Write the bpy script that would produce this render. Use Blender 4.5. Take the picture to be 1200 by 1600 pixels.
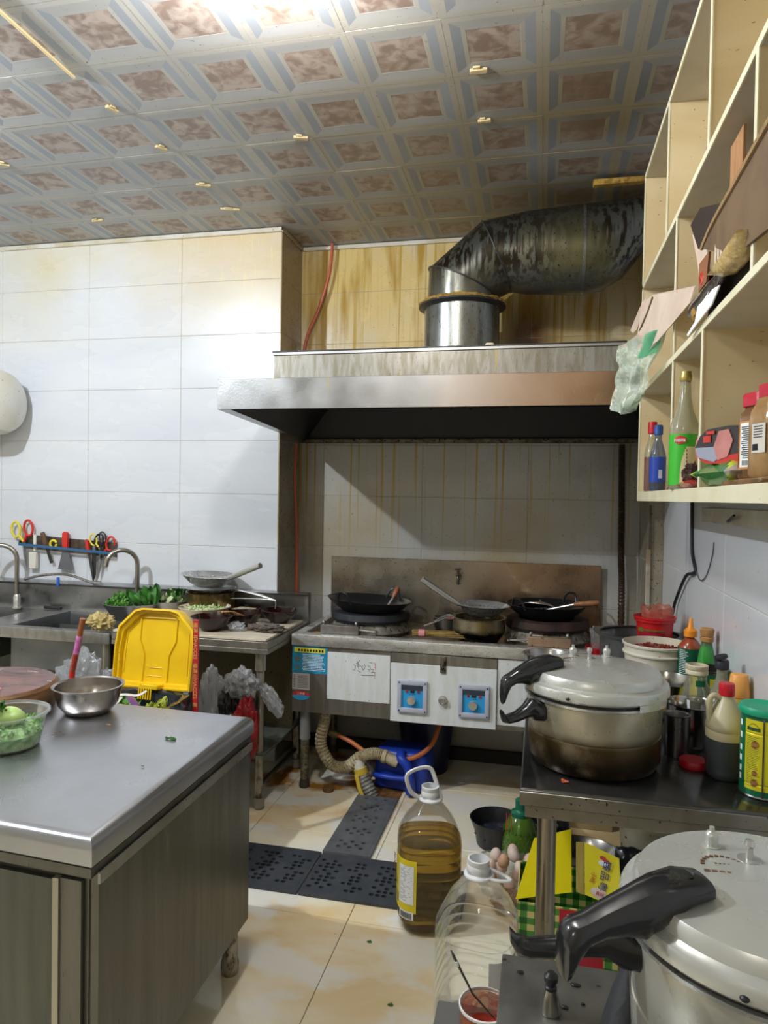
import bpy, bmesh, math, random
from mathutils import Vector, Matrix, noise
S = bpy.context.scene
for _o in list(bpy.data.objects):
    bpy.data.objects.remove(_o)
COL = S.collection
rad = math.radians
rnd = random.Random(7)

# ------------------------------------------------------------------ camera
cam = bpy.data.cameras.new('camera'); camo = bpy.data.objects.new('camera', cam); COL.objects.link(camo)
FPX = 1099.08
cam.sensor_fit = 'HORIZONTAL'; cam.sensor_width = 36.0; cam.lens = 36.0 * FPX / 1200.0
cam.clip_start = 0.02; cam.clip_end = 50
yaw, pit, rol = 0.22109436, -0.02198606, 0.01691819
f_ = Vector((-math.sin(yaw)*math.cos(pit), math.cos(yaw)*math.cos(pit), math.sin(pit)))
r_ = Vector((math.cos(yaw), math.sin(yaw), 0)); u_ = r_.cross(f_)
rr = math.cos(rol)*r_ + math.sin(rol)*u_; uu = -math.sin(rol)*r_ + math.cos(rol)*u_
camo.matrix_world = Matrix(((rr.x, uu.x, -f_.x, 0), (rr.y, uu.y, -f_.y, 0), (rr.z, uu.z, -f_.z, 1.5), (0, 0, 0, 1)))
S.camera = camo
# ------------------------------------------------------------------ exposure, world
S.view_settings.view_transform = 'Standard'; S.view_settings.look = 'None'
S.view_settings.gamma = 1.0; S.view_settings.use_curve_mapping = False
S.view_settings.exposure = 0.0
w = bpy.data.worlds.new('world'); S.world = w; w.use_nodes = True
w.node_tree.nodes['Background'].inputs[0].default_value = (0.75, 0.8, 0.9, 1)
w.node_tree.nodes['Background'].inputs[1].default_value = 0.3
# ------------------------------------------------------------------ lamps (the light of the ceiling lamps, and an added fill lamp)
def point(name, loc, power, col, r):
    l = bpy.data.lights.new(name, 'POINT'); l.energy = power; l.color = col; l.shadow_soft_size = r
    o = bpy.data.objects.new(name, l); o.location = loc; COL.objects.link(o); return o
LAMP_A = (-2.54, 1.35, 2.84); LAMP_B = (-0.78, 1.72, 2.83); FILL_LAMP = (-0.9, -1.3, 2.84)
point('lamp_light', LAMP_A, 178, (0.86, 0.93, 1.0), 0.03)
point('lamp_light', LAMP_B, 54, (1.0, 0.97, 0.93), 0.075)
point('lamp_light', FILL_LAMP, 24, (1.0, 0.93, 0.82), 0.12)  # weak fill lamp added behind the viewer, no known source there

# ------------------------------------------------------------------ materials
MATS = {}
def M(name, col, rough=0.5, metal=0.0, col2=None, scale=8.0, stretch=(1, 1, 1), lo=0.35, hi=0.65, spots=None,
      bump=0.0, bscale=60.0, trans=0.0, ior=1.45, coat=0.0, rvar=0.0, emit=None, world=False, grease_and_reflection=None, alpha=None):
    if name in MATS: return MATS[name]
    m = bpy.data.materials.new(name); m.use_nodes = True; nt = m.node_tree; N = nt.nodes; L = nt.links
    b = N['Principled BSDF']
    def ramp(src, a, c):
        r = N.new('ShaderNodeMapRange'); r.inputs[1].default_value = a; r.inputs[2].default_value = c; L.new(src, r.inputs[0]); return r.outputs[0]
    tc = N.new('ShaderNodeTexCoord'); geo = N.new('ShaderNodeNewGeometry')
    co = geo.outputs['Position'] if world else tc.outputs['Object']
    mp = N.new('ShaderNodeMapping'); mp.inputs['Scale'].default_value = stretch; L.new(co, mp.inputs[0])
    def nz(sc, det=4, vec=None, dist=0.0):
        n = N.new('ShaderNodeTexNoise'); n.inputs['Scale'].default_value = sc; n.inputs['Detail'].default_value = det
        n.inputs['Distortion'].default_value = dist; L.new(vec or mp.outputs[0], n.inputs[0]); return n.outputs[0]
    def mix(fac, a, c):
        x = N.new('ShaderNodeMix'); x.data_type = 'RGBA'; L.new(fac, x.inputs[0])
        for i, v in ((6, a), (7, c)):
            if isinstance(v, tuple): x.inputs[i].default_value = v + (1,) if len(v) == 3 else v
            else: L.new(v, x.inputs[i])
        return x.outputs[2]
    cur = tuple(col)
    if col2: cur = mix(ramp(nz(scale, 5, dist=0.6), lo, hi), cur, tuple(col2))
    if grease_and_reflection:  # list of (colour, axis, from, to, stretch, noise scale, amount): dirt and painted reflections, placed along a world axis
        sp = N.new('ShaderNodeSeparateXYZ'); L.new(geo.outputs['Position'], sp.inputs[0])
        for (gc, gs, st, a, c, axs) in grease_and_reflection:
            gm = N.new('ShaderNodeMapping'); gm.inputs['Scale'].default_value = st; L.new(geo.outputs['Position'], gm.inputs[0])
            fac = ramp(nz(gs, 4, gm.outputs[0]), a, c)
            for (ax, p, q) in axs:
                mm = N.new('ShaderNodeMath'); mm.operation = 'MULTIPLY'
                L.new(fac, mm.inputs[0]); L.new(ramp(sp.outputs['XYZ'.index(ax)], p, q), mm.inputs[1]); fac = mm.outputs[0]
            cur = mix(fac, cur, tuple(gc))
    if spots:
        sc, th, scol = spots
        cur = mix(ramp(nz(sc, 2), th, th + 0.03), cur, tuple(scol))
    if isinstance(cur, tuple): b.inputs['Base Color'].default_value = cur + (1,)
    else: L.new(cur, b.inputs['Base Color'])
    b.inputs['Metallic'].default_value = metal; b.inputs['Roughness'].default_value = rough
    if rvar:
        r = N.new('ShaderNodeMapRange'); r.inputs[3].default_value = max(0.03, rough - rvar); r.inputs[4].default_value = rough + rvar
        r.inputs[1].default_value = .3; r.inputs[2].default_value = .7
        L.new(nz(scale*1.7, 5), r.inputs[0]); L.new(r.outputs[0], b.inputs['Roughness'])
    b.inputs['IOR'].default_value = ior; b.inputs['Transmission Weight'].default_value = trans; b.inputs['Coat Weight'].default_value = coat
    if bump:
        bn = N.new('ShaderNodeBump'); bn.inputs['Strength'].default_value = min(1, bump); bn.inputs['Distance'].default_value = 0.004
        L.new(nz(bscale, 3), bn.inputs['Height']); L.new(bn.outputs[0], b.inputs['Normal'])
    if emit:
        b.inputs['Emission Color'].default_value = emit[0] + (1,); b.inputs['Emission Strength'].default_value = emit[1]
    MATS[name] = m; return m
def film(name, tint, rough=0.12, gloss=0.35, body=0.1, bodycol=(0.9, 0.9, 0.9), bump=0.0, bscale=40, refl=0.55):
    """thin clear plastic or glass wall: see-through with glossy edge reflections and a little milky body"""
    if name in MATS: return MATS[name]
    m = bpy.data.materials.new(name); m.use_nodes = True; N = m.node_tree.nodes; L = m.node_tree.links
    N.remove(N['Principled BSDF']); out = N['Material Output']
    t = N.new('ShaderNodeBsdfTransparent'); t.inputs[0].default_value = tint + (1,)
    g = N.new('ShaderNodeBsdfGlossy'); g.inputs['Roughness'].default_value = rough; g.inputs[0].default_value = (1, 1, 1, 1)
    d = N.new('ShaderNodeBsdfDiffuse'); d.inputs[0].default_value = bodycol + (1,)
    lw = N.new('ShaderNodeLayerWeight'); lw.inputs[0].default_value = gloss
    s1 = N.new('ShaderNodeMixShader'); s1.inputs[0].default_value = body; L.new(t.outputs[0], s1.inputs[1]); L.new(d.outputs[0], s1.inputs[2])
    s2 = N.new('ShaderNodeMixShader'); mu = N.new('ShaderNodeMath'); mu.operation = 'MULTIPLY'; mu.inputs[1].default_value = refl; L.new(lw.outputs['Fresnel'], mu.inputs[0]); L.new(mu.outputs[0], s2.inputs[0]); L.new(s1.outputs[0], s2.inputs[1]); L.new(g.outputs[0], s2.inputs[2])
    if bump:
        tc = N.new('ShaderNodeTexCoord'); n = N.new('ShaderNodeTexNoise'); n.inputs['Scale'].default_value = bscale; L.new(tc.outputs['Object'], n.inputs[0])
        bn = N.new('ShaderNodeBump'); bn.inputs['Strength'].default_value = bump; bn.inputs['Distance'].default_value = 0.02
        L.new(n.outputs[0], bn.inputs['Height']); L.new(bn.outputs[0], g.inputs['Normal']); L.new(bn.outputs[0], lw.inputs['Normal'])
    L.new(s2.outputs[0], out.inputs[0]); MATS[name] = m; return m

# ------------------------------------------------------------------ mesh helpers
class B:
    def __init__(s, off=(0, 0, 0)):
        s.bm = bmesh.new(); s.off = Vector(off); s.mi = 0; s.X = None
    def _fin(s, vs, n0f):
        if s.X is not None:
            for v in vs: v.co = s.X @ v.co
        s.bm.faces.index_update()
        for i, f in enumerate(s.bm.faces):
            if i >= n0f: f.material_index = s.mi
    def box(s, x0, x1, y0, y1, z0, z1, bev=0.0, seg=1):
        n0 = len(s.bm.faces)
        g = bmesh.ops.create_cube(s.bm, size=1.0); vs = g['verts']
        for v in vs: v.co = Vector(((x0+x1)/2 + v.co.x*(x1-x0), (y0+y1)/2 + v.co.y*(y1-y0), (z0+z1)/2 + v.co.z*(z1-z0)))
        if s.X is not None:
            for v in vs: v.co = s.X @ v.co
        if bev:
            es = list({e for v in vs for e in v.link_edges})
            bmesh.ops.bevel(s.bm, geom=es, offset=bev, segments=seg, profile=0.5, affect='EDGES')
        if s.mi:
            s.bm.faces.ensure_lookup_table()
            for i in range(n0, len(s.bm.faces)): s.bm.faces[i].material_index = s.mi
        return s
    def rings(s, rings, closed=True, cap0=False, cap1=False, loop=False):
        """skin a list of rings (equal point counts)"""
        n0 = len(s.bm.faces); R = [[s.bm.verts.new(p) for p in r] for r in rings]; n = len(R[0])
        prs = list(zip(R, R[1:])) + ([(R[-1], R[0])] if loop else [])
        for a, c in prs:
            for i in range(n if closed else n-1):
                j = (i+1) % n
                try: s.bm.faces.new((a[i], a[j], c[j], c[i]))
                except ValueError: pass
        if cap0: s.bm.faces.new(list(reversed(R[0])))
        if cap1: s.bm.faces.new(R[-1])
        s._fin([v for r in R for v in r], n0); return s
    def lathe(s, prof, c=(0, 0, 0), seg=28, a0=0.0, a1=None, sx=1.0, sy=1.0, pw=2.0, nfac=None):
        """profile [(radius, z)] turned round the vertical; pw>2 gives a rounded-square plan"""
        n = seg if a1 is None else seg+1; full = a1 is None
        rg = []
        for k in range(n):
            a = a0 + (2*math.pi*k/seg if full else (a1-a0)*k/seg)
            ca, sa = math.cos(a), math.sin(a); q = (abs(ca)**pw + abs(sa)**pw)**(-1.0/pw)
            rg.append([Vector((c[0]+r*q*ca*sx, c[1]+r*q*sa*sy, c[2]+z)) for r, z in prof])
        n0 = len(s.bm.faces)
        cols = [[s.bm.verts.new(p) for p in r] for r in rg]
        for k in range(seg):
            a, d = cols[k], cols[(k+1) % n]
            for i in range(len(prof)-1):
                s.bm.faces.new((a[i], d[i], d[i+1], a[i+1]))
        vs = [v for r in cols for v in r]; s._fin(vs, n0)
        bmesh.ops.remove_doubles(s.bm, verts=vs, dist=1e-5); return s
    def tube(s, pts, r, seg=10, caps=True, loop=False, flat=1.0):
        pts = [Vector(p) for p in pts]; n = len(pts); rg = []; up = None
        for i, p in enumerate(pts):
            if loop: t = pts[(i+1) % n]-pts[i-1]
            else: t = (pts[min(i+1, n-1)]-pts[max(i-1, 0)])
            t = t.normalized()
            if up is None: up = Vector((0, 0, 1)) if abs(t.z) < .9 else Vector((0, 1, 0))
            x = up.cross(t).normalized(); y = t.cross(x).normalized(); up = y
            rr_ = r[i] if isinstance(r, (list, tuple)) else r
            rg.append([p + x*rr_*math.cos(2*math.pi*k/seg) + y*rr_*flat*math.sin(2*math.pi*k/seg) for k in range(seg)])
        return s.rings(rg, True, caps and not loop, caps and not loop, loop)
    def prism(s, poly, t, plane='xy', at=0.0):
        """polygon in a plane, thickened by t from at"""
        f = {'xy': lambda p, h: (p[0], p[1], h), 'xz': lambda p, h: (p[0], h, p[1]), 'yz': lambda p, h: (h, p[0], p[1])}[plane]
        return s.rings([[Vector(f(p, at)) for p in poly], [Vector(f(p, at+t)) for p in poly]], True, True, True)
    def quad(s, *p):
        n0 = len(s.bm.faces); vs = [s.bm.verts.new(q) for q in p]; s.bm.faces.new(vs); s._fin(vs, n0); return s
    def sheet(s, grid, t=0.0):
        """grid of points -> surface"""
        n0 = len(s.bm.faces); V = [[s.bm.verts.new(p) for p in r] for r in grid]
        for a, c in zip(V, V[1:]):
            for i in range(len(a)-1): s.bm.faces.new((a[i], a[i+1], c[i+1], c[i]))
        s._fin([v for r in V for v in r], n0); return s
    def blob(s, c, size, amp=0.3, freq=3.0, seed=0.0, sub=3, crease=0.0, floor=None):
        n0 = len(s.bm.faces)
        g = bmesh.ops.create_icosphere(s.bm, subdivisions=sub, radius=1.0); sd = Vector((seed*7.3, seed*3.1, seed*5.7))
        for v in g['verts']:
            d = v.co.normalized(); k = 1 + amp*noise.noise(d*freq+sd)
            if crease: k += crease*abs(noise.noise(d*freq*2.7+sd*2)) - crease*.3
            v.co = Vector((c[0]+d.x*size[0]*k, c[1]+d.y*size[1]*k, c[2]+d.z*size[2]*k))
            if floor is not None and v.co.z < floor: v.co.z = floor
        s._fin(g['verts'], n0); return s
    def build(s, name, mat, parent=None, smooth=True, ang=38, loc=None, rz=0.0):
        bm = s.bm
        if s.off.length: bmesh.ops.translate(bm, verts=bm.verts, vec=-s.off)
        bmesh.ops.recalc_face_normals(bm, faces=bm.faces) if not getattr(s, 'norecalc', False) else None
        if smooth:
            la = rad(ang)
            for f in bm.faces: f.smooth = True
            for e in bm.edges: e.smooth = len(e.link_faces) != 2 or e.calc_face_angle(0) < la
        me = bpy.data.meshes.new(name); bm.to_mesh(me); bm.free()
        for m in (mat if isinstance(mat, (list, tuple)) else [mat]): me.materials.append(m)
        o = bpy.data.objects.new(name, me); COL.objects.link(o)
        if parent: o.parent = parent
        if loc is not None: o.location = loc
        elif parent is None and s.off.length: o.location = s.off
        if rz: o.rotation_euler = (0, 0, rz)
        return o
def thing(name, label, cat, loc=(0, 0, 0), rz=0.0, group=None, rot=None):
    o = bpy.data.objects.new(name, None); o.empty_display_size = .05; COL.objects.link(o); o.location = loc; o.rotation_euler = rot or (0, 0, rz)
    o['label'] = label; o['category'] = cat
    if group: o['group'] = group
    return o
def tag(o, label, cat, group=None, kind=None):
    o['label'] = label; o['category'] = cat
    if group: o['group'] = group
    if kind: o['kind'] = kind
    return o
def struct(o, label=None):
    o['kind'] = 'structure'
    if label: o['label'] = label
    return o
def dup(root, loc, rz=None, label=None, rot=None):
    r = root.copy(); COL.objects.link(r); r.location = loc
    if rz is not None: r.rotation_euler = (0, 0, rz)
    if rot is not None: r.rotation_euler = rot
    if label: r['label'] = label
    for ch in list(root.children):
        c = ch.copy(); COL.objects.link(c); c.parent = r
        for g in list(ch.children):
            d = g.copy(); COL.objects.link(d); d.parent = c
    return r
def text(name, body, size, mat, parent, loc, rot=(rad(90), 0, 0), ext=0.0003, align='CENTER', sx=1.0):
    c = bpy.data.curves.new(name, 'FONT'); c.body = body; c.size = size; c.extrude = ext; c.align_x = align; c.align_y = 'CENTER'
    c.resolution_u = 2; c.materials.append(mat)
    tmp = bpy.data.objects.new(name, c); COL.objects.link(tmp); dg = bpy.context.evaluated_depsgraph_get()
    me = bpy.data.meshes.new_from_object(tmp.evaluated_get(dg)); bpy.data.objects.remove(tmp); me.materials.clear(); me.materials.append(mat)
    o = bpy.data.objects.new(name, me); COL.objects.link(o); o.parent = parent; o.location = loc; o.rotation_euler = rot; o.scale = (sx, 1, 1)
    return o
def arc(c, r, a0, a1, n, plane='xz'):
    out = []
    for k in range(n+1):
        a = rad(a0+(a1-a0)*k/n); x, y = r*math.cos(a), r*math.sin(a)
        out.append(Vector({'xz': (c[0]+x, c[1], c[2]+y), 'yz': (c[0], c[1]+x, c[2]+y), 'xy': (c[0]+x, c[1]+y, c[2])}[plane]))
    return out
def spline(pts, n=6):
    P = [Vector(p) for p in pts]; P = [P[0]*2-P[1]] + P + [P[-1]*2-P[-2]]; out = []
    for i in range(1, len(P)-2):
        for k in range(n):
            t = k/n; a, b_, c, d = P[i-1:i+3]
            out.append(0.5*((2*b_)+(c-a)*t+(2*a-5*b_+4*c-d)*t*t+(3*b_-a-3*c+d)*t**3))
    out.append(P[-2]); return out
def shell(prof, t=0.0015):
    """outer wall profile bottom->top; returns it with an inner wall coming back down"""
    return prof + [(max(0.0, r-t), z) for r, z in reversed(prof[1:])] + [(0.0, prof[0][1]+t)]
# ================================================================== setting
XL, XR, YN, YW, YR, ZC = -1.435, 0.592, 4.03, 3.70, -2.2, 2.98
XFAR = -4.2
GY = (0.62, 0.42, 0.12); GB = (0.20, 0.10, 0.025)
tile_white = M('wall_tile_white', (0.66, 0.68, 0.71), 0.27, col2=(0.60, 0.63, 0.68), scale=1.3, stretch=(1, 1, 3), world=True, rvar=0.06,
    grease_and_reflection=[((0.60, 0.52, 0.30), 2.2, (1, 1, 1), 0.30, 0.75, [('Z', 2.25, 3.0)]), (GY, 1.6, (1, 1, 1.5), 0.05, 0.65, [('Z', 2.3, 3.0), ('X', -2.6, -1.4)]),
            ((0.70, 0.60, 0.35), 60, (1, 1, .12), 0.55, 0.7, [('Z', 2.2, 2.9), ('X', -2.6, -1.3)])], spots=(46, 0.74, (0.45, 0.42, 0.30)))
tile_niche = M('wall_tile_greasy', (0.52, 0.52, 0.50), 0.22, col2=(0.44, 0.44, 0.42), scale=2, world=True, rvar=0.1,
    grease_and_reflection=[((0.62, 0.47, 0.19), 2.0, (1, 1, 1), 0.05, 0.55, [('Z', 2.0, 2.2)]), ((0.42, 0.34, 0.20), 1.8, (1, 1, 1), 0.40, 0.75, [('Z', 2.0, 1.3)]),
            (GB, 3.0, (24, 24, .5), 0.60, 0.70, [('Z', 1.9, 2.5), ('X', -1.4, 0.1)]), ((.40, .25, .05), 2.0, (7, 7, .8), 0.46, 0.62, [('Z', 1.9, 2.4)]),
            ((0.45, 0.30, 0.06), 2.5, (20, 20, .25), 0.585, 0.63, [('Z', 1.1, 1.6)]),
            ((0.14, 0.06, 0.02), 1.5, (1, 1, .6), 0.2, 0.5, [('Z', 2.65, 2.45), ('Z', 1.9, 2.2), ('X', -0.27, -0.15), ('X', 0.10, -0.05)])],
    spots=(90, 0.70, (0.30, 0.22, 0.10)))
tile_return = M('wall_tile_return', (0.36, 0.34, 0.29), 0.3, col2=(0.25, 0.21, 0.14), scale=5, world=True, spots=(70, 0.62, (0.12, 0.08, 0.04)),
    grease_and_reflection=[((0.30, 0.22, 0.12), 2.0, (1, 1, 1), 0.1, 0.5, [('Z', 1.9, 2.2)])])
tile_right = M('wall_tile_right', (0.66, 0.68, 0.71), 0.14, col2=(0.62, 0.64, 0.68), scale=2, world=True, rvar=0.05, spots=(50, 0.74, (0.4, 0.38, 0.3)))
grout = M('grout', (0.50, 0.48, 0.42), 0.9, col2=(0.42, 0.37, 0.25), scale=3, world=True)
plaster = M('plaster', (0.55, 0.52, 0.45), 0.9)

def wall_panel(name, verts):
    b = B(); b.box(*verts); return struct(b.build(name, grout))
# the carcass of the room: walls stand 1 cm behind the tile faces
w_back = wall_panel('wall_back', (XFAR-.1, XL-.0015, YW+.0005, YN+.2, 0, ZC))
w_niche = wall_panel('wall_niche', (XL, XR+.1, YN+.0005, YN+.2, 0, ZC))
w_right = wall_panel('wall_right', (XR+.0005, XR+.11, YR, YN+.2, 0, ZC))
w_column = wall_panel('wall_column', (0.5205, XR+.0004, YW+.0025, YN+.0004, 0, ZC))
b = B(); b.box(XFAR-.1, XFAR, YR, YW+.1, 0, ZC); struct(b.build('wall_left', plaster))
b = B(); b.box(XFAR-.1, XR+.1, YR-.1, YR, 0, ZC); struct(b.build('wall_rear', plaster))
_tm = {}
def tile(kind, w_, h_, parent, loc, axis, mat):
    key = (kind, round(w_, 3), round(h_, 3), axis)
    if key not in _tm:
        b = B(); g = .0009
        if axis == 'y': b.box(-w_/2+g, w_/2-g, 0, .012, -h_/2+g, h_/2-g, bev=.002)
        else: b.box(0, .012, -w_/2+g, w_/2-g, -h_/2+g, h_/2-g, bev=.002)
        o = b.build('tile', mat, parent, smooth=False); _tm[key] = o.data
    else:
        o = bpy.data.objects.new('tile', _tm[key]); COL.objects.link(o); o.parent = parent
    o.location = loc; return o
rows = [(0.3*i, min(0.3*i+.3, ZC)) for i in range(10)]
for z0, z1 in rows:
    if z1 - z0 < .05: continue
    xs = [XL, -2.04, -2.64, -3.24, -3.84, XFAR]
    for a, c in zip(xs, xs[1:]): tile('b', a-c, z1-z0, w_back, ((a+c)/2, YW-.002, (z0+z1)/2), 'y', tile_white)
    xs = [XL, -1.28, -.68, -.08, .52]
    for a, c in zip(xs, xs[1:]): tile('n', c-a, z1-z0, w_niche, ((a+c)/2, YN-.002, (z0+z1)/2), 'y', tile_niche)
    ys = [3.70, 3.1, 2.5, 1.9, 1.3, .7, .1]
    for a, c in zip(ys, ys[1:]): tile('r', a-c, z1-z0, w_right, (XR-.002, (a+c)/2, (z0+z1)/2), 'x', tile_right)
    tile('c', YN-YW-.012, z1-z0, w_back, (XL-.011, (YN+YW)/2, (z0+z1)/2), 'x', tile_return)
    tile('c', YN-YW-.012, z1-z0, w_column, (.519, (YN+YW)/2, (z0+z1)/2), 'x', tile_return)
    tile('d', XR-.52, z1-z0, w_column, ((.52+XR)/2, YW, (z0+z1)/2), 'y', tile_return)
# ---- floor
floor_t = M('floor_marble', (0.90, 0.84, 0.66), 0.20, col2=(0.74, 0.48, 0.15), scale=1.6, lo=0.44, hi=0.74, world=True, rvar=0.08, stretch=(1, 1.6, 1),
    grease_and_reflection=[((0.85, 0.82, 0.74), 3.6, (1, 1.5, 1), 0.50, 0.60, [('Z', -1, 0.0)]), ((0.40, 0.18, 0.03), 5, (1, 1, 1), 0.50, 0.60, [('Y', 3.1, 3.4), ('X', -.55, -.8)])], spots=(60, 0.76, (0.2, 0.16, 0.1)))
struct_floor = struct(B().box(XFAR, XR, YR, YN, -.08, -.009).build('floor', grout))
fx = [-.64+.6*i for i in range(-6, 3)]; fy = [2.37+.6*i for i in range(-4, 4)]
for i in range(len(fx)-1):
    for j in range(len(fy)-1):
        x0, x1, y0, y1 = max(fx[i], XFAR), min(fx[i+1], XR), fy[j], min(fy[j+1], YN)
        if y0 < .5 and x1 < -1.5: continue
        b = B(off=((x0+x1)/2, (y0+y1)/2, 0)); b.box(x0+.0012, x1-.0012, y0+.0012, y1-.0012, -.01, 0, bev=.0012); o = b.build('tile', floor_t, struct_floor, smooth=False); o.location = ((x0+x1)/2, (y0+y1)/2, 0)
o = B().box(XFAR, XR, YR, fy[0], -.012, 0).build('floor_slab', floor_t, struct_floor)
# ---- ceiling: coffered plastic squares
ce_f = M('ceiling_plastic', (0.44, 0.44, 0.42), 0.42, col2=(0.38, 0.38, 0.37), scale=3, world=True,
    grease_and_reflection=[((0.24, 0.19, 0.10), 1.2, (1, 1, 1), 0.1, 0.5, [('X', -1.7, .1), ('Y', 1.6, 2.9)])], spots=(85, 0.70, (0.2, 0.17, 0.12)))
ce_s = M('ceiling_stripe', (0.30, 0.33, 0.37), 0.42, col2=(0.27, 0.30, 0.34), scale=4, world=True,
    grease_and_reflection=[((0.13, 0.125, 0.11), 1.2, (1, 1, 1), 0.2, 0.55, [('X', -1.5, .2), ('Y', 1.6, 2.9)])])
ce_c = M('ceiling_marble', (0.42, 0.36, 0.32), 0.4, col2=(0.24, 0.18, 0.15), scale=20, lo=0.40, hi=0.60, world=True,
    grease_and_reflection=[((0.15, 0.095, 0.05), 1.2, (1, 1, 1), 0.2, 0.6, [('X', -1.5, .2), ('Y', 1.6, 2.9)])])
ce_g = M('ceiling_grey', (0.385, 0.39, 0.385), 0.42, col2=(0.35, 0.36, 0.37), scale=3, world=True,
    grease_and_reflection=[((0.17, 0.15, 0.11), 1.2, (1, 1, 1), 0.2, 0.55, [('X', -1.5, .2), ('Y', 1.6, 2.9)])], spots=(85, 0.70, (0.2, 0.17, 0.12)))
ceil = struct(B().box(XFAR, XR+.05, YR, YN+.05, ZC+.012, ZC+.1).build('ceiling', M('ceiling_void', (0.12, 0.1, 0.08), .9)))
P = .3095
def ceil_tile(w0, w1, h0, h1):
    # a frame in steps: flat rim, blue-grey band, rim, sunk brown square
    b = B(); g = .0012
    hx, hy = P/2-.0002, P/2-g
    rg0 = [Vector((sx*hx, sy*hy, 0)) for sx, sy in ((-1, -1), (1, -1), (1, 1), (-1, 1))]
    def fr(x0, x1, y0, y1, m, z=.0): b.mi = m; b.quad((x0, y0, z), (x1, y0, z), (x1, y1, z), (x0, y1, z))
    # pale rim, blue-grey side bands, fainter cross bands, raised pale frame, brown square
    o_, i_, q_ = .133, .100, .086
    def trap(a, c, d, e, m, z): b.mi = m; b.quad((a[0], a[1], z), (c[0], c[1], z), (d[0], d[1], z), (e[0], e[1], z))
    rgO = [(-o_, -o_), (o_, -o_), (o_, o_), (-o_, o_)]; rgI = [(-i_, -i_), (i_, -i_), (i_, i_), (-i_, i_)]; rgQ = [(-q_, -q_), (q_, -q_), (q_, q_), (-q_, q_)]
    H4 = [(p.x, p.y) for p in rg0]
    for k in range(4):
        n = (k+1) % 4
        b.mi = 0; b.quad((*H4[k], 0), (*H4[n], 0), (*rgO[n], .0), (*rgO[k], .0))
        b.mi = 1 if k in (1, 3) else 3; b.quad((*rgO[k], 0), (*rgO[n], 0), (*rgI[n], .0012), (*rgI[k], .0012))
        b.mi = 0 if k in (1, 3) else 3; b.quad((*rgI[k], .0012), (*rgI[n], .0012), (*rgQ[n], .0014), (*rgQ[k], .0014))
        b.mi = 3; b.quad((*rgQ[k], .0014), (*rgQ[n], .0014), (rgQ[n][0]*.985, rgQ[n][1]*.985, .0018), (rgQ[k][0]*.985, rgQ[k][1]*.985, .0018))
    b.mi = 2; b.quad(*[(x*.985, y*.985, .0018) for x, y in rgQ]); b.mi = 0
    rg = [rg0]
    b.rings([[p + Vector((0, 0, .012)) for p in rg[0]], rg[0]])
    return b
cx0, cy0 = -.03, 2.50
cme = None
for i in range(-13, 3):
    for j in range(-5, 5):
        x, y = cx0+P*(i+.5)-P*0, cy0+P*(j+.5)
        x0, x1, y0, y1 = x-P/2, x+P/2, y-P/2, y+P/2
        if x0 < XFAR or y0 < 1.0: continue
        if x0 > XR-.02 or y0 > YN-.02 or (y0 > YW-.02 and x1 < XL+.02): continue
        if False:
            b = B(off=(x, y, ZC)); b.box(x0+.001, min(x1, XR)-.001, y0+.001, min(y1, YN if x0 > XL-.02 else YW)-.001, ZC, ZC+.01); o = b.build('panel', ce_f, ceil, smooth=False); o.location = (x, y, ZC)
            continue
        if cme is None: o = ceil_tile(0, 0, 0, 0).build('panel', [ce_f, ce_s, ce_c, ce_g], ceil, smooth=False); cme = o.data
        else:
            o = bpy.data.objects.new('panel', cme); COL.objects.link(o); o.parent = ceil
        o.location = (x, y, ZC + rnd.uniform(0, .0015))
B().box(XFAR, XR, YR, 1.0, ZC+.002, ZC+.012).build('rear_panels', ce_f, ceil)
# cornice strips
trim_w = M('cornice_white', (0.62, 0.60, 0.55), 0.4, col2=(0.5, 0.44, 0.3), scale=6, world=True, spots=(70, .68, (.2, .15, .08)))
struct(B().box(XFAR, XL+.012, YW-.016, YW-.002, ZC-.028, ZC-.002, bev=.003).build('trim_1', trim_w))
struct(B().box(XL+.012, .51, YN-.016, YN-.002, ZC-.026, ZC-.002, bev=.003).build('trim_2', trim_w))
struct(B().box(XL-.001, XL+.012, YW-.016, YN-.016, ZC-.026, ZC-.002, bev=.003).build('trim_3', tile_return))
struct(B().box(XL-.012, XL+.002, YW-.014, YW-.0025, 0.02, 1.22, bev=.002).build('trim_4', M('edge_strip', (0.6, 0.62, 0.66), .3)))
struct(B().box(XL-.004, XL+.004, YW-.008, YW-.0025, 1.22, ZC-.03, bev=.0015).build('trim_5', M('edge_strip_brown', (0.33, 0.25, 0.15), .4, col2=(.45, .38, .22), scale=6)))
struct(B().box(.508, .530, YW-.016, YW-.003, 0.3, 1.26, bev=.002).build('trim_6', M('edge_strip_grey', (0.40, 0.37, 0.30), .4, col2=(.25, .18, .1), scale=9)))
struct(B().box(.519, .529, YW-.015, YW-.003, 1.262, 1.48, bev=.001).build('trim_7', M('edge_strip_dark', (0.10, 0.07, 0.05), .5)))
# ---- ceiling lamps, and a holder added for the fill lamp
lamp_glow = M('lamp_glow', (1, 1, 1), .5, emit=((1.0, .98, .95), 14.0)); white_pl = M('white_plastic', (0.75, .75, .73), .35)
def bulb(label, loc):
    t = thing('ceiling_lamp', label, 'lamp', (loc[0], loc[1], ZC))
    B().lathe([(0, -.002), (.045, -.002), (.045, -.02), (.03, -.035), (.018, -.05), (.018, -.075), (0, -.075)]).build('lamp_holder', white_pl, t)
    return t
for lab, L_ in (('white lamp holder on the ceiling beyond the left edge', LAMP_A), ('white lamp holder on the ceiling just above the picture, over the aisle', LAMP_B), ('white lamp holder added on the ceiling behind the viewer for the fill light', FILL_LAMP)):
    bulb(lab, L_)
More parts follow.
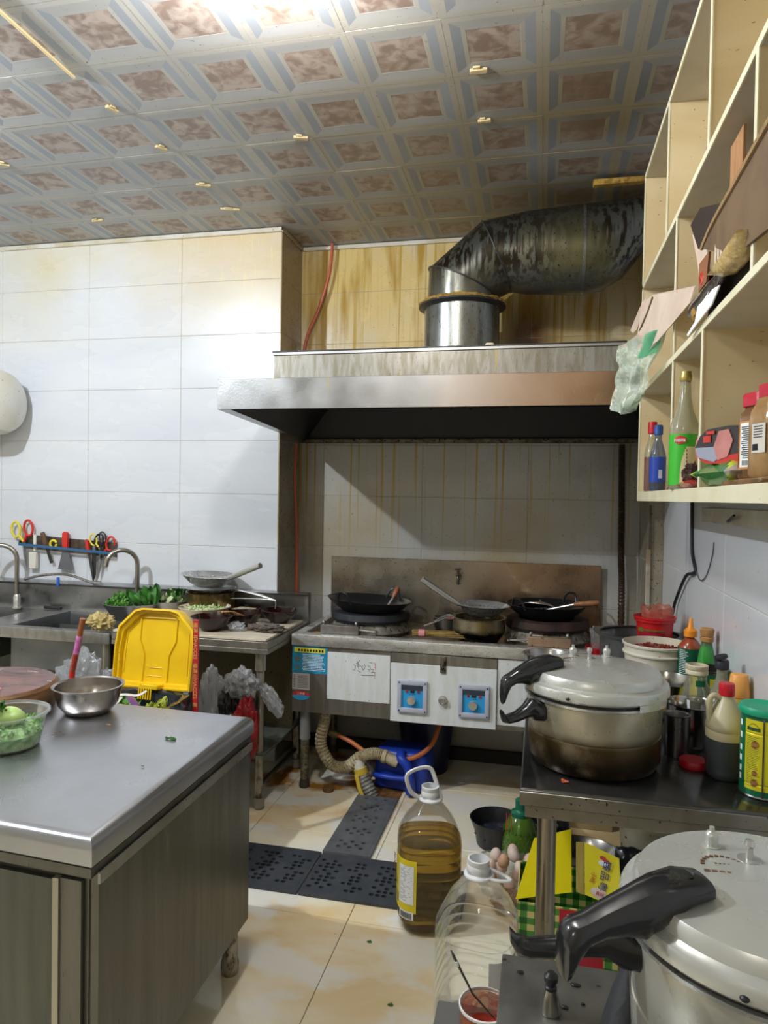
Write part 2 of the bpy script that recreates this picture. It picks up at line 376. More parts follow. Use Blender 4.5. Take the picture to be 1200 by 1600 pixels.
# ---- ceiling clips: scraps of cut plastic left on the ceiling
clip_m = M('clip_plastic', (0.66, 0.58, 0.38), .5, col2=(.45, .34, .16), scale=30)
def clip(px, py, rz, wx, lab, lw=.022):
    b = B(); b.box(-wx/2, wx/2, -lw/2, lw/2, -.012, -.001, bev=.002); b.box(-wx*.32, wx*.1, -lw, -lw/2+.001, -.008, -.001, bev=.001)
    o = b.build('ceiling_clip', clip_m); o.location = (px, py, ZC); o.rotation_euler = (0, 0, rz); tag(o, lab, 'clip'); return o
clip(-.246, 2.465, .05, .06, 'pale broken plastic clip on the ceiling above the duct, nearest the lamp')
clip(-.252, 2.792, -.05, .05, 'pale broken plastic clip on the ceiling just in front of the duct', .017)
clip(-1.004, 2.784, .3, .06, 'pale rectangular plastic clip on the ceiling above the red gas hose', .022)
clip(-1.623, 2.754, 1.0, .05, 'dark-edged plastic clip second in the row over the left wall', .02)
clip(-1.649, 2.44, 1.2, .05, 'grey plastic clip first in the row, near the wooden stick end', .017)
clip(-1.614, 3.122, .4, .07, 'pale plastic clip third in the row over the left wall', .02)
clip(-1.608, 3.406, .3, .10, 'long thin plastic clip in the row close to the left wall', .012)
clip(-2.391, 3.42, -.1, .07, 'tan plastic clip nearest the left wall cornice', .02)
clip(-2.418, 2.753, .9, .06, 'brown plastic clip at the left edge of the ceiling', .022)
o = B().tube([(-1.662, 1.70, ZC-.006), (-1.66, 2.23, ZC-.006)], .006, 8).build('ceiling_stick', M('bamboo', (.62, .5, .28), .5)); tag(o, 'long thin tan stick lying along the ceiling at upper left', 'stick')

# ================================================================== metals
steel = M('steel', (0.64, 0.64, 0.62), 0.26, .7, col2=(0.42, 0.42, 0.41), scale=3, stretch=(1, 8, 8), bump=.06, bscale=90, rvar=0.08)
steel_hood = M('steel_hood', (0.42, 0.42, 0.42), 0.34, 1.0, col2=(0.33, 0.33, 0.33), scale=3, bump=.08, bscale=120, rvar=0.1, world=True,
    grease_and_reflection=[((0.50, 0.42, 0.04), 3, (9, 9, .5), 0.66, 0.72, [('Z', 1.93, 2.02)]), ((0.48, 0.30, 0.18), 1.2, (1, 1, 1), .1, .5, [('X', -.5, .2)])])  # yellow drips are grease; copper towards the right is a painted reflection
steel_box = M('steel_hood_greasy', (0.34, 0.33, 0.30), 0.36, .5, col2=(0.22, 0.20, 0.15), scale=14, stretch=(3, 1, .6), bump=.1, bscale=60, world=True,
    grease_and_reflection=[((0.42, 0.34, 0.05), 3, (7, 7, .3), 0.68, 0.72, [('Z', 1.9, 2.0)])], spots=(90, .66, (.12, .1, .05)))
soot = M('soot', (0.012, 0.014, 0.019), 0.45, col2=(.02, .018, .015), scale=5, bump=.1)
soot_rib = M('soot_rib', (0.05, 0.042, 0.034), 0.4, .3)
galv = M('galvanised_duct', (0.10, 0.11, 0.105), 0.34, .6, col2=(0.14, 0.135, 0.10), scale=6, stretch=(1, 1, .5), world=True, rvar=.1, bump=.12, bscale=50,
    grease_and_reflection=[((0.018, 0.012, 0.006), 3, (15, 15, .8), 0.46, 0.54, [('Z', 2.5, 2.62)]), ((0.13, 0.12, 0.06), 1.4, (2, 2, .6), 0.45, 0.65, [('Z', 2.5, 2.6)]),
            ((.03, .03, .025), 1.0, (1, 1, 1), 0.3, .6, [('Z', 2.66, 2.9)])], spots=(90, .66, (.03, .025, .015)))
galv2 = M('galvanised_collar', (0.27, 0.29, 0.30), 0.30, .9, col2=(0.20, 0.20, 0.17), scale=6, stretch=(3, 3, .6), rvar=.08, bump=.08, bscale=50, spots=(75, .64, (.07, .06, .03)))
putty = M('yellow_putty', (0.42, 0.27, 0.06), .35, col2=(.2, .11, .02), scale=40, bump=.6, bscale=60)
black_rim = M('black_rim', (0.03, 0.03, 0.03), .4)
# ================================================================== extractor hood
HX0, HX1, HY0, HY1 = -1.43, 0.575, 2.92, 4.02
t = thing('extractor_hood', 'long stainless steel extractor hood with a black sooty inside over the wok stove', 'extractor hood', (-.42, 3.5, 1.85))
O = (-.42, 3.5, 1.85); zf0, zf1, zb = 1.878, 2.012, 1.822
b = B(O)
b.box(HX0, HX1, HY0, HY0+.003, zf0, zf1, bev=.001)
b.build('front_panel', steel_hood, t)
b = B(O)
b.prism([(HY0+.003, zf0), (YW-.004, zb+.02), (YW-.004, 2.03), (HY0+.003, zf1)], .003, 'yz', HX0); b.build('side_panel', steel_hood, t)
b = B(O)
b.prism([(HY0+.003, zf0), (HY1, zb), (HY1, 2.03), (HY0+.003, zf1)], .003, 'yz', HX1-.003); b.build('side_panel', steel_hood, t)
lip_m = M('hood_lip', (.5, .5, .5), .35, .9)
b = B(O); b.quad((HX0, HY0, zf0), (HX1, HY0, zf0), (HX1-.03, HY0+.028, zf0+.004), (HX0+.045, HY0+.028, zf0+.004))
b.quad((HX0, HY0, zf0), (HX0+.045, HY0+.028, zf0+.004), (HX0+.045, YW-.01, zb+.022), (HX0, YW-.01, zb+.02)); b.build('bottom_lip', lip_m, t)
b = B(O); b.box(XL+.02, HX1-.06, HY1-.05, HY1-.01, zb-.012, zb+.012, bev=.002); b.build('drip_channel', M('drip_channel', (.22, .19, .14), .45, .6, col2=(.08, .06, .04), scale=20, spots=(60, .6, (.02, .015, .01))), t)
# inner soot lining: sloped roof inside
b = B(O)
i0, i1, j0, j1, zt = HX0+.046, HX1-.03, HY0+.03, HY1-.02, 2.003
low = [Vector((i0, j0, zf0+.005)), Vector((i1, j0, zf0+.005)), Vector((i1, j1, zb+.004)), Vector((i0, YW-.02, zb+.02))]
upr = [Vector((i0+.15, j0+.12, zt)), Vector((i1-.1, j0+.12, zt)), Vector((i1-.1, j1-.05, zt)), Vector((i0+.15, j1-.05, zt))]
low2 = [low[0], low[1], low[2], Vector((XL+.05, j1, zb+.004)), low[3]]
upr2 = [upr[0], upr[1], upr[2], upr[3], Vector((i0+.15, YW-.05, zt))]
b.rings([low2, upr2]); b.bm.faces.new([b.bm.verts.new(p) for p in upr2]); b.build('inner_lining', soot, t, smooth=False)
b0 = B(O); b0.box(HX0+.003, HX1-.003, HY0+.003, HY0+.2, 2.008, 2.012); b0.box(HX0+.003, HX1-.003, HY0+.2, YW-.005, 2.010, 2.014); b0.box(XL+.01, HX1-.003, YW-.005, HY1, 2.010, 2.014); b0.build('top_plate', steel_box, t)
for k in range(5):
    x = -.62+k*.105
    b = B(O); b.prism([(x, 1.99), (x+.035, 1.96), (x+.07, 1.99)], .5, 'xz', 3.2); b.build('baffle', soot_rib, t)
b = B(O); b.box(-1.234, HX1, 3.10, HY1, 2.014, 2.148, bev=.002); b.build('upper_box', steel_box, t)
b = B(O); b.box(-1.240, HX1, 3.094, HY1, 2.148, 2.162, bev=.002); b.build('box_rim', lip_m, t)
b = B(O); b.box(-1.242, HX1, 3.092, 3.11, 2.162, 2.167); b.build('rim_bead', black_rim, t)
# ================================================================== duct
DX, DY = -.415, 3.56; DR = .188
t = thing('exhaust_duct', 'fat greasy galvanised exhaust duct rising from the hood and bending right', 'duct', (DX, DY, 2.163)); O = (DX, DY, 2.163)
B(O).lathe([(DR, 2.163), (DR, 2.44)], (DX, DY, 0), 48).build('collar', galv2, t)
rg = lambda z, r, n=48, tx=0, cx=DX, dz=0: [Vector((cx+r*math.cos(a), DY+r*math.sin(a), z+tx*math.cos(a))) for a in [2*math.pi*k/n for k in range(n)]]
b = B(O); b.lathe([(DR-.01, 2.462), (DR+.028, 2.462), (DR+.03, 2.452), (DR+.014, 2.447), (DR+.002, 2.44)], (DX, DY, 0), 48); b.build('flange', black_rim, t)
b = B(O)
pp = []
for k in range(96):
    a = 2*math.pi*k/96; j = rnd.uniform(-.003, .004); pp.append((DX+(DR+.02+j)*math.cos(a), DY+(DR+.02+j)*math.sin(a), 2.466+rnd.uniform(-.003, .004)))
b.tube(pp, [rnd.uniform(.007, .012) for _ in pp], 6, loop=True); b.build('putty_seal', putty, t)
# mitred elbow in three pieces; each seam is an oblique ring
er = DR-.014
def ring(c, tilt, r, n=48, sq=1.0):
    # ring whose plane normal is tilted from +z towards +x by tilt; section seen along its own axis stays round
    out = []
    for k in range(n):
        a = 2*math.pi*k/n; x, y = r*math.cos(a), r*math.sin(a)
        out.append(Vector((c[0]+x*math.cos(tilt), DY+y, c[2]-x*math.sin(tilt)*sq)))
    return out
r0 = ring((DX, DY, 2.455), 0, er); r1 = ring((DX+.0, DY, 2.575), rad(24), er*1.06); r2 = ring((DX+.165, DY, 2.70), rad(66), er*1.06)
b = B(O); b.rings([r0, r1]); b.build('elbow_segment', galv, t)
b = B(O); b.rings([r1, r2]); b.build('elbow_segment', galv, t)
rr0 = r2
def vring(x, top, bot, ry, n=48, lean=0.0):
    c = (top+bot)/2; h = (top-bot)/2
    return [Vector((x+lean*math.cos(2*math.pi*k/n), DY+ry*math.sin(2*math.pi*k/n), c-h*math.cos(2*math.pi*k/n))) for k in range(n)]
b = B(O); b.rings([rr0, vring(-.10, 2.905, 2.515, .185), vring(.16, 2.92, 2.50, .19)]); b.build('horizontal_run', galv, t)
b = B(O); b.rings([vring(.158, 2.924, 2.498, .192), vring(.172, 2.924, 2.498, .192)]); b.build('seam_band', galv2, t)
b = B(O); b.rings([vring(.172, 2.92, 2.50, .19), vring(.26, 2.925, 2.515, .19), vring(.35, 2.93, 2.57, .185), vring(.43, 2.935, 2.67, .18), vring(.50, 2.94, 2.79, .17), vring(.56, 2.94, 2.86, .16)], cap1=True); b.build('outlet_bend', galv, t)
for rgx in (r1, r2):
    b = B(O); c_ = sum(rgx, Vector())/len(rgx); b.tube([c_+(p-c_)*1.012 for p in rgx], .004, 6, loop=True); b.build('seam_bead', black_rim, t)
o = B((.30, 3.40, 2.90)).box(.195, .42, 3.36, 3.40, 2.935, 2.962, bev=.004).build('foam_strip', putty); tag(o, 'yellowed foam strip wedged between the duct and the ceiling', 'foam strip')
# scraps on the hood top
o = B().box(-.02, .02, -.01, .01, 0, .035, bev=.006).build('paper_scrap', M('paper', (.75, .68, .5), .7)); o.location = (-.245, 3.2, 2.163); tag(o, 'small torn cream scrap standing on the hood before the duct', 'scrap')
t = thing('rag_bundle', 'small dark and red rag on the hood to the right of the duct', 'rag', (-.13, 3.9, 2.163))
B().blob((0, 0, .05), (.05, .03, .05), .5, 3, 1, 2).build('dark_cloth', M('dark_cloth', (.03, .02, .02), .8), t)
B().blob((.03, -.025, .035), (.05, .02, .035), .5, 3, 4, 2).build('red_cloth', M('rag_red', (.25, .02, .02), .6), t)

# ================================================================== hoses on the wall
rubber_red = M('gas_hose', (0.45, 0.10, 0.05), .4)
o = B().tube(spline([(-1.232, 3.985, 2.978), (-1.25, 3.985, 2.8), (-1.31, 3.985, 2.6), (-1.38, 3.985, 2.44), (-1.405, 3.985, 2.30), (-1.408, 3.985, 2.18)], 6), .009, 10).build('gas_hose', rubber_red); tag(o, 'red gas hose hanging from the ceiling down behind the hood', 'hose')
o = B().tube(spline([(-1.395, 3.86, 1.80), (-1.40, 3.86, 1.6), (-1.385, 3.86, 1.3), (-1.38, 3.86, 1.0), (-1.39, 3.86, .5)], 6), .010, 10).build('gas_hose', rubber_red); tag(o, 'red gas hose in the corner below the hood, left of the stove', 'hose')
pts = [(.411, 3.975, 1.80), (.414, 3.975, 1.6), (.418, 3.975, 1.4), (.42, 3.975, 1.2), (.427, 3.975, .99), (.43, 3.975, .3)]
sp = spline(pts, 50); o = B().tube(sp, [(.019 if i % 2 else .015) for i in range(len(sp))], 10).build('corrugated_hose', M('hose_brown', (.05, .03, .02), .4, spots=(150, .62, (.25, .16, .06)))); tag(o, 'dark brown corrugated hose running down the wall right of the stove', 'hose')

# ================================================================== wok stove
ssw = M('stove_white_film', (0.76, 0.80, 0.82), .35, .0, col2=(.67, .70, .68), scale=6, stretch=(4, 1, .6), spots=(80, .71, (.12, .09, .05)), bump=.05)
ssg = M('stove_steel', (0.34, 0.32, 0.29), .38, .8, col2=(0.25, 0.235, 0.20), scale=5, stretch=(6, 1, .5), spots=(70, .70, (.1, .07, .04)), bump=.08, bscale=80)
ss_lip = M('stove_lip', (0.66, 0.66, 0.64), .28, .55, col2=(0.50, 0.48, 0.43), scale=6, stretch=(1, 1, 3), spots=(110, .66, (.08, .06, .04)), rvar=.1)
splash_m = M('splashback_steel', (0.36, 0.33, 0.28), .30, .9, col2=(0.26, 0.22, 0.17), scale=4, rvar=.12, world=True, spots=(100, .68, (.12, .08, .04)),
    grease_and_reflection=[((0.40, 0.24, 0.13), 1.3, (1, 1, 1), .2, .5, [('X', -.5, -.15)])])  # warm reflection painted into the right part of the steel
t = thing('wok_stove', 'wide stainless steel gas wok stove with blue control panels and a splashback', 'stove', (-.45, 3.7, 0)); O = (-.45, 3.7, 0)
SX0, SX1, SY0, SY1, SZ = -1.222, .32, 3.35, 4.0, .80
well = M('stove_well', (.10, .09, .075), .4, .4, col2=(.2, .14, .06), scale=9, spots=(50, .6, (.03, .02, .015)))
b = B(O); b.box(SX0, SX1+.16, SY0, SY0+.075, .742, SZ, bev=.006, seg=2); b.build('front_lip', ss_lip, t)
b = B(O); b.box(SX0, SX0+.05, SY0+.076, SY1, .742, SZ, bev=.004); b.build('side_rail', ss_lip, t)
b = B(O); b.box(SX0+.051, SX1+.16, SY0+.076, SY1, .745, .775); b.build('well', well, t)
b = B(O); b.box(SX0+.004, SX0+.18, SY0+.012, SY0+.018, .405, .741); b.build('corner_panel', ssg, t)
b = B(O); b.box(SX0+.181, -.710, SY0+.012, SY0+.018, .405, .741); b.build('left_panel', ssg, t)
b = B(O); b.box(-1.032, -.712, SY0+.010, SY0+.013, .482, .719); b.build('white_sheet', ssw, t)
b = B(O); b.box(-.706, -.192, SY0+.004, SY0+.016, .690, .738, bev=.001); b.build('rail_strip', ssg, t)
b = B(O); b.box(-.706, -.192, SY0+.000, SY0+.016, .402, .689, bev=.002); b.build('control_door', ssw, t)
b = B(O); b.box(-.189, SX1+.15, SY0+.010, SY0+.018, .425, .738); b.build('right_panel', ssw, t)
b = B(O); b.box(-.189, SX1+.15, SY0+.008, SY0+.016, .402, .424); b.build('bottom_strip', ssg, t)
b = B(O); b.box(SX0+.004, SX0+.010, SY0+.02, SY1, .405, .741); b.build('side_panel', soot, t)
b = B(O); b.box(SX0+.01, SX1, SY0+.25, SY0+.26, .405, .741); b.build('inner_panel', soot, t)
b = B(O); b.box(-1.211, .322, 3.993, 3.999, .775, 1.142, bev=.002); b.build('splashback', splash_m, t)
for x in (-1.165, .22):
    for y in (3.42, 3.93):
        lg = B(O); lg.lathe([(.027, .25), (.027, .42)], (x, y, 0), 16); lo_ = lg.build('leg', M('leg_grey', (.25, .26, .26), .45, .5), t)
        lg = B(O); lg.lathe([(.022, .03), (.022, .26)], (x, y, 0), 16); lg.build('leg_post', M('leg_dirty', (.28, .25, .17), .45, .5, col2=(.12, .1, .06), scale=30, spots=(120, .6, (.03, .02, .02))), lo_)
        lg = B(O); lg.lathe([(0, 0), (.026, 0), (.028, .012), (.022, .045), (0, .045)], (x, y, 0), 16); lg.build('foot', M('foot_dark', (.06, .05, .04), .5), lo_)
# latch and round button
b = B(O); b.box(-.462, -.434, SY0-.008, SY0+.01, .655, .735, bev=.002); b.box(-.452, -.444, SY0-.014, SY0-.006, .66, .73, bev=.002); b.build('latch', M('latch', (.2, .18, .15), .4, .8, spots=(60, .55, (.03, .02, .01))), t)
b = B(O); b.X = Matrix.Translation((-.447, SY0, .525)) @ Matrix.Rotation(rad(90), 4, 'X'); b.lathe([(.022, 0), (.022, .01), (.018, .022), (.012, .024), (.012, .02), (0, .02)]); b.build('round_knob', M('button_metal', (.45, .44, .42), .35, .7), t)
pan_f = M('control_frame', (.48, .51, .62), .4, spots=(60, .7, (.2, .2, .2))); blue = M('panel_blue', (.03, .35, .72), .4); knob_m = M('knob_metal', (.75, .73, .68), .3, .8, bump=.1)
dk = M('dark_plastic', (.015, .015, .018), .4); red_d = M('red_button', (.35, .03, .03), .4)
for cx in (-.5955, -.298):
    y = SY0; zc = .532; q = B(O); wx, hz = .074, .079
    fr = q
    fr.box(cx-wx, cx+wx, y-.016, y-.001, zc+.055, zc+hz, bev=.005, seg=2); fr.box(cx-wx, cx+wx, y-.016, y-.001, zc-hz, zc-.055, bev=.005, seg=2)
    fr.box(cx-wx, cx-.053, y-.0155, y-.001, zc-.07, zc+.07, bev=.004, seg=2); fr.box(cx+.053, cx+wx, y-.0155, y-.001, zc-.07, zc+.07, bev=.004, seg=2)
    p = fr.build('control_frame', pan_f, t)
    q = B(O); q.box(cx-.054, cx+.054, y-.003, y-.001, zc-.056, zc+.056); q.build('face', blue, p)
    q = B(O); q.prism([(y-.003, zc+.056), (y-.015, zc+.056), (y-.003, zc+.028)], .104, 'yz', cx-.052); q.build('hood', M('panel_shade', (.06, .09, .12), .5), p)
    q = B(O); q.X = Matrix.Translation((cx-.003, y-.003, zc-.019)) @ Matrix.Rotation(rad(90), 4, 'X'); q.lathe([(.021, 0), (.021, .017), (.019, .02), (.004, .019), (0, .0192)]); q.build('knob', knob_m, p)
    for dx in (-.027, .03):
        q = B(O); q.X = Matrix.Translation((cx+dx, y-.003, zc+.023)) @ Matrix.Rotation(rad(90), 4, 'X'); q.lathe([(.007, 0), (.007, .004), (0, .005)], seg=12); q.build('button', red_d, p)
    q = B(O); q.box(cx-.011, cx+.011, y-.006, y-.003, zc+.017, zc+.029, bev=.001); q.build('display', dk, p)
    q = B(O)
    for dx in (-.012, -.001, .01): q.box(cx+dx-.003, cx+dx+.003, y-.0035, y-.003, zc+.007, zc+.010)
    q.build('marks', dk, p)
    for dx in (-1, 1):
        for dz in (-1, 1):
            q = B(O); q.X = Matrix.Translation((cx+dx*.0635, y-.016, zc+dz*.068)) @ Matrix.Rotation(rad(90), 4, 'X'); q.lathe([(.004, 0), (.0035, .0015), (0, .0015)], seg=8); q.build('screw', dk, p)
# stickers
lab_y = M('label_yellow', (.75, .66, .02), .5); lab_b = M('label_blue', (.02, .30, .55), .4, col2=(.02, .2, .35), scale=30); lab_w = M('label_white', (.75, .78, .8), .5); lab_g = M('label_grey', (.48, .47, .45), .5); lab_r = M('label_red', (.55, .04, .04), .5)
ink = M('ink', (.02, .02, .03), .6); ink_w = M('ink_white', (.8, .85, .9), .6)
y = SY0+.012
q = B(O); q.box(-1.219, -1.034, y-.0008, y, .603, .740); p = q.build('blue_notice', lab_b, t); p['label'] = 'blue notice sticker with white lines'
q = B(O); q.box(-1.208, -1.045, y-.0014, y-.0008, .707, .731); q.build('yellow_band', lab_y, p)
q = B(O)
for k in range(9): q.box(-1.188+k*.0155, -1.188+k*.0155+.010, y-.0018, y-.0014, .712, .7245)
q.build('title_lettering', ink, p)
q = B(O)
for r in range(11):
    x = -1.165+(.004 if r % 3 else 0); z = .697-r*.0078; e = -1.045-rnd.uniform(0, .03)
    while x < e: l = rnd.uniform(.004, .012); q.box(x, min(x+l, -1.042), y-.0014, y-.0008, z-.002, z+.0012); x += l+.0018
q.build('small_lettering', ink_w, p)
q = B(O)
for z, r in ((.672, .015), (.633, .013)): q.X = Matrix.Translation((-1.190, y-.0008, z)) @ Matrix.Rotation(rad(90), 4, 'X'); q.lathe([(r, 0), (r, .0006), (0, .0006)], seg=14)
q.build('burnt_spot', M('sticker_worn', (.12, .16, .16), .6), p)
q = B(O); q.box(-1.217, -1.125, y-.0008, y, .518, .600); p = q.build('rating_label', lab_g, t); p['label'] = 'grey rating label'
q = B(O)
for r in range(9): q.box(-1.193, -1.130, y-.0012, y-.0008, .592-r*.0082, .5932-r*.0082)
for r in range(8): q.box(-1.212, -1.200, y-.0012, y-.0008, .589-r*.0085, .592-r*.0085)
for r in range(8):
    x = -1.185
    while x < -1.14: l = rnd.uniform(.003, .008); q.box(x, x+l, y-.0012, y-.0008, .5865-r*.0082, .5885-r*.0082); x += l+.003
q.build('small_lettering', ink, p)
for nm, mt, a0, a1 in (('red_half', lab_r, 0, 180), ('blue_half', blue, 180, 360)):
    q = B(O); q.prism([(-1.171+.047*math.cos(rad(a)), .488+.024*math.sin(rad(a))) for a in range(a0, a1+1, 12)], .001, 'xz', y-.001)
    p2 = q.build('oval_sticker', mt, t); p2['label'] = nm.replace('_', ' ')+' of the oval sticker'
    if a0 == 0: text('lettering', '工商银', .014, ink_w, p2, (-1.171+.45, y-.0014-3.7, .497))
# handwriting strokes on the white sheet
y = SY0+.0098
q = B(O); W0, Z0 = -.93, .715; sc = .0272/100
def stroke(*pt): q.tube([(-.945+px*.000187, y, .747-py*.000187) for px, py in pt], .0011, 5)
for s_ in (((255, 440), (310, 480), (300, 560)), ((240, 590), (310, 590)), ((345, 350), (365, 370)), ((430, 310), (380, 380), (320, 420)), ((350, 420), (400, 430), (410, 490), (370, 500), (350, 450)), ((380, 390), (400, 570)),
           ((365, 600), (460, 645)), ((545, 415), (575, 470), (560, 530), (500, 580)), ((455, 460), (520, 560), (550, 575)), ((500, 455), (515, 485)), ((650, 430), (670, 490)), ((690, 370), (740, 350), (770, 400)), ((700, 440), (715, 540)), ((650, 550), (700, 560), (690, 600)), ((735, 550), (810, 540), (780, 610)), ((730, 630), (850, 615)), ((480, 715), (640, 710), (820, 700))):
    stroke(*s_)
q.build('handwriting', ink, t)
q = B(O)
for s_ in (((790, 370), (850, 370), (850, 550)), ((800, 420), (845, 425)), ((800, 480), (840, 485)), ((845, 630), (850, 700), (830, 765))): stroke(*s_)
q.build('red_lettering', lab_r, t)
# tap on splashback
t = thing('wall_tap', 'small dark brass tap on the steel splashback', 'tap', (-.457, 3.993, 1.064))
tapm = M('tap_metal', (.14, .12, .10), .35, .8)
q = B(); q.tube([(0, 0, 0), (0, -.05, 0)], .009, 10); q.tube(spline([(0, -.04, 0), (.004, -.06, -.01), (.006, -.062, -.05)], 5), .008, 10); q.build('spout', tapm, t)
q = B(); q.tube([(0, -.04, .005), (0, -.04, .03)], .006, 8); q.box(-.018, .018, -.046, -.034, .028, .036, bev=.003); q.build('handle', tapm, t)

# ---- burners
cast = M('cast_iron', (.016, .018, .024), .55, col2=(.03, .03, .035), scale=20, bump=.4, bscale=50)
rust = M('rusty_ring', (.055, .02, .014), .7, col2=(.015, .012, .012), scale=12, bump=.5, bscale=50)
ashy = M('burner_skirt', (.28, .26, .22), .6, .3, col2=(.09, .08, .06), scale=18, bump=.4, bscale=40, spots=(60, .6, (.04, .03, .02)))
for nm, x, y_, mt, lab in (('a', -.885, 3.66, cast, 'black cast iron ring burner under the left wok'), ('b', .035, 3.70, rust, 'rusty ring burner under the right wok')):
    t = thing('ring_burner', lab, 'burner', (x, y_, .775))
    B().lathe([(.20, 0), (.215, .02), (.19, .07), (.17, .075)], seg=36).build('skirt', ashy, t)
    B().lathe([(.14, .07), (.205, .07), (.212, .085), (.205, .115), (.19, .122), (.14, .118), (.13, .09)], seg=36).build('ring', mt, t)
bm_ = M('bracket_steel', (.33, .32, .30), .4, .7, col2=(.22, .2, .17), scale=15); bm2 = M('bracket_tan', (.40, .27, .17), .45, .3, col2=(.3, .2, .13), scale=15, spots=(60, .64, (.1, .05, .03)))
for x, y_, mt, lab, sd in ((-.985, 3.41, bm_, 'steel valve box with small round studs in front of the left wok burner', 1), (.045, 3.41, bm2, 'tan valve box with small round studs in front of the right wok burner', -1)):
    t = thing('valve_box', lab, 'valve box', (x, y_, .80))
    B().box(-.10, .10, -.012, .02, 0.001, .045, bev=.002).build('cover', mt, t)
    for dx in (-.085, .085):
        q = B(); q.lathe([(0, .045), (.005, .045), (.005, .052), (.009, .058), (.006, .067), (0, .068)], (dx, 0, 0), 10); q.build('stud', bm_, t)
    q = B(); e = .10*sd if sd > 0 else -.10; q.tube([(e, .0, .028), (e+.09*sd, .0, .022)], .005, 8); q.lathe([(0, -.008), (.007, -.004), (.008, .004), (0, .008)], (e+.09*sd, 0, .022), 10); q.build('lever', bm_, t)
# ---- woks
wokm = M('wok_iron', (.012, .014, .017), .36, .4, col2=(.02, .02, .022), scale=8, rvar=.08)
def wok(lab, loc, R, dep, tilt, hs, group=None):
    t = thing('wok', lab, 'wok', loc, rot=(tilt[0], tilt[1], 0))
    B().lathe([(0, 0), (R*.3, dep*.06), (R*.6, dep*.28), (R*.85, dep*.66), (R, dep), (R-.004, dep+.001), (R*.83, dep*.66+.004), (R*.58, dep*.28+.004), (R*.3, dep*.06+.004), (0, .004)], seg=40).build('pan', wokm, t)
    for a in hs:
        q = B(); pt = []
        for k in range(9):
            u = -1+2*k/8; pt.append((R*.92*math.cos(a)+u*.045*-math.sin(a)+(.02*(1-u*u))*math.cos(a), R*.92*math.sin(a)+u*.045*math.cos(a)+(.02*(1-u*u))*math.sin(a), dep*.85+.055*(1-u**4)))
        q.tube(pt, .0055, 8); q.build('handle', wokm, t)
    return t
wok('black iron wok with two loop handles on the left burner', (-.89, 3.62, .862), .225, .095, (rad(-2), rad(3)), (rad(-115), rad(65)))
wok('black iron wok piled with lids on the right burner', (.03, 3.70, .865), .205, .10, (0, 0), (rad(-135), rad(50)))
wood_red = M('handle_wood', (.30, .10, .05), .45, col2=(.16, .05, .03), scale=30)
def ladle(lab, p0, p1, p2, mw, rb, cat='ladle', name='ladle'):
    t = thing(name, lab, cat, p0); O = p0
    B(O).tube([p0, p1], .006, 8).build('shaft', steel, t)
    B(O).tube([p1, Vector(p1).lerp(Vector(p2), .3), Vector(p1).lerp(Vector(p2), .9), p2], [.010, .014, .015, .010], 10).build('grip', mw, t)
    if rb: B(O).lathe([(0, -.012), (rb*.6, -.008), (rb, .008), (rb-.002, .009), (rb*.6, -.006), (0, -.01)], p0, 20).build('bowl', steel, t)
    return t
ladle('wooden gripped ladle standing in the left wok', (-.80, 3.62, .90), (-.765, 3.66, .962), (-.745, 3.69, 1.015), wood_red, .05)
ladle('steel ladle with a reddish wooden handle lying across the right wok', (.02, 3.66, .935), (.165, 3.64, .975), (.285, 3.62, .992), M('handle_wood2', (.32, .14, .06), .4, col2=(.2, .08, .03), scale=25), .05)
t = thing('pan_cover', 'small grey steel lid leaning inside the right wok', 'lid', (.0, 3.74, .93), rot=(rad(-22), rad(6), 0))
q = B(); q.lathe([(0, .03), (.06, .024), (.105, 0), (.112, -.002), (.112, .002)], seg=30); q.build('disc', M('lid_grey', (.3, .3, .3), .3, .9), t)
q = B(); q.lathe([(0, .03), (.012, .03), (.015, .045), (0, .05)], seg=14); q.build('knob', dk, t)
# ---- pot with colander on stove
burnt = M('burnt_pot', (.34, .30, .22), .3, .8, col2=(.22, .16, .06), scale=10, grease_and_reflection=[((.012, .012, .012), 25, (1, 1, 1), .2, .5, [('Z', .855, .835)])], rvar=.1)
def pot(name, lab, cat, loc, R, H, mat, R2=None, rim=.006, bul=0.0, group=None, rot=None):
    R2 = R2 or R*.85; t = thing(name, lab, cat, loc, group=group, rot=rot)
    pr = [(0, 0), (R2*.93, 0), (R2, .008), (R2+(R-R2)*.5+bul, H*.45), (R, H*.97), (R+rim, H), (R, H+.001), (R-.003, H*.96), (R2+(R-R2)*.5+bul-.003, H*.45), (R2-.004, .01), (0, .004)]
    B().lathe(pr, seg=36).build('body', mat, t); return t
t = pot('cooking_pot', 'steel pot with a burnt black bottom on the stove between the woks', 'pot', (-.30, 3.56, .777), .128, .125, burnt, .10, .01, .02)
q = B(); q.tube(spline([(-.12, 0, .12), (-.16, -.03, .115), (-.21, -.08, .10), (-.26, -.12, .085)], 5), .004, 8); q.tube(spline([(-.12, .02, .12), (-.17, -.02, .12), (-.215, -.075, .103)], 5), .004, 8); q.build('wire_handle', steel, t)
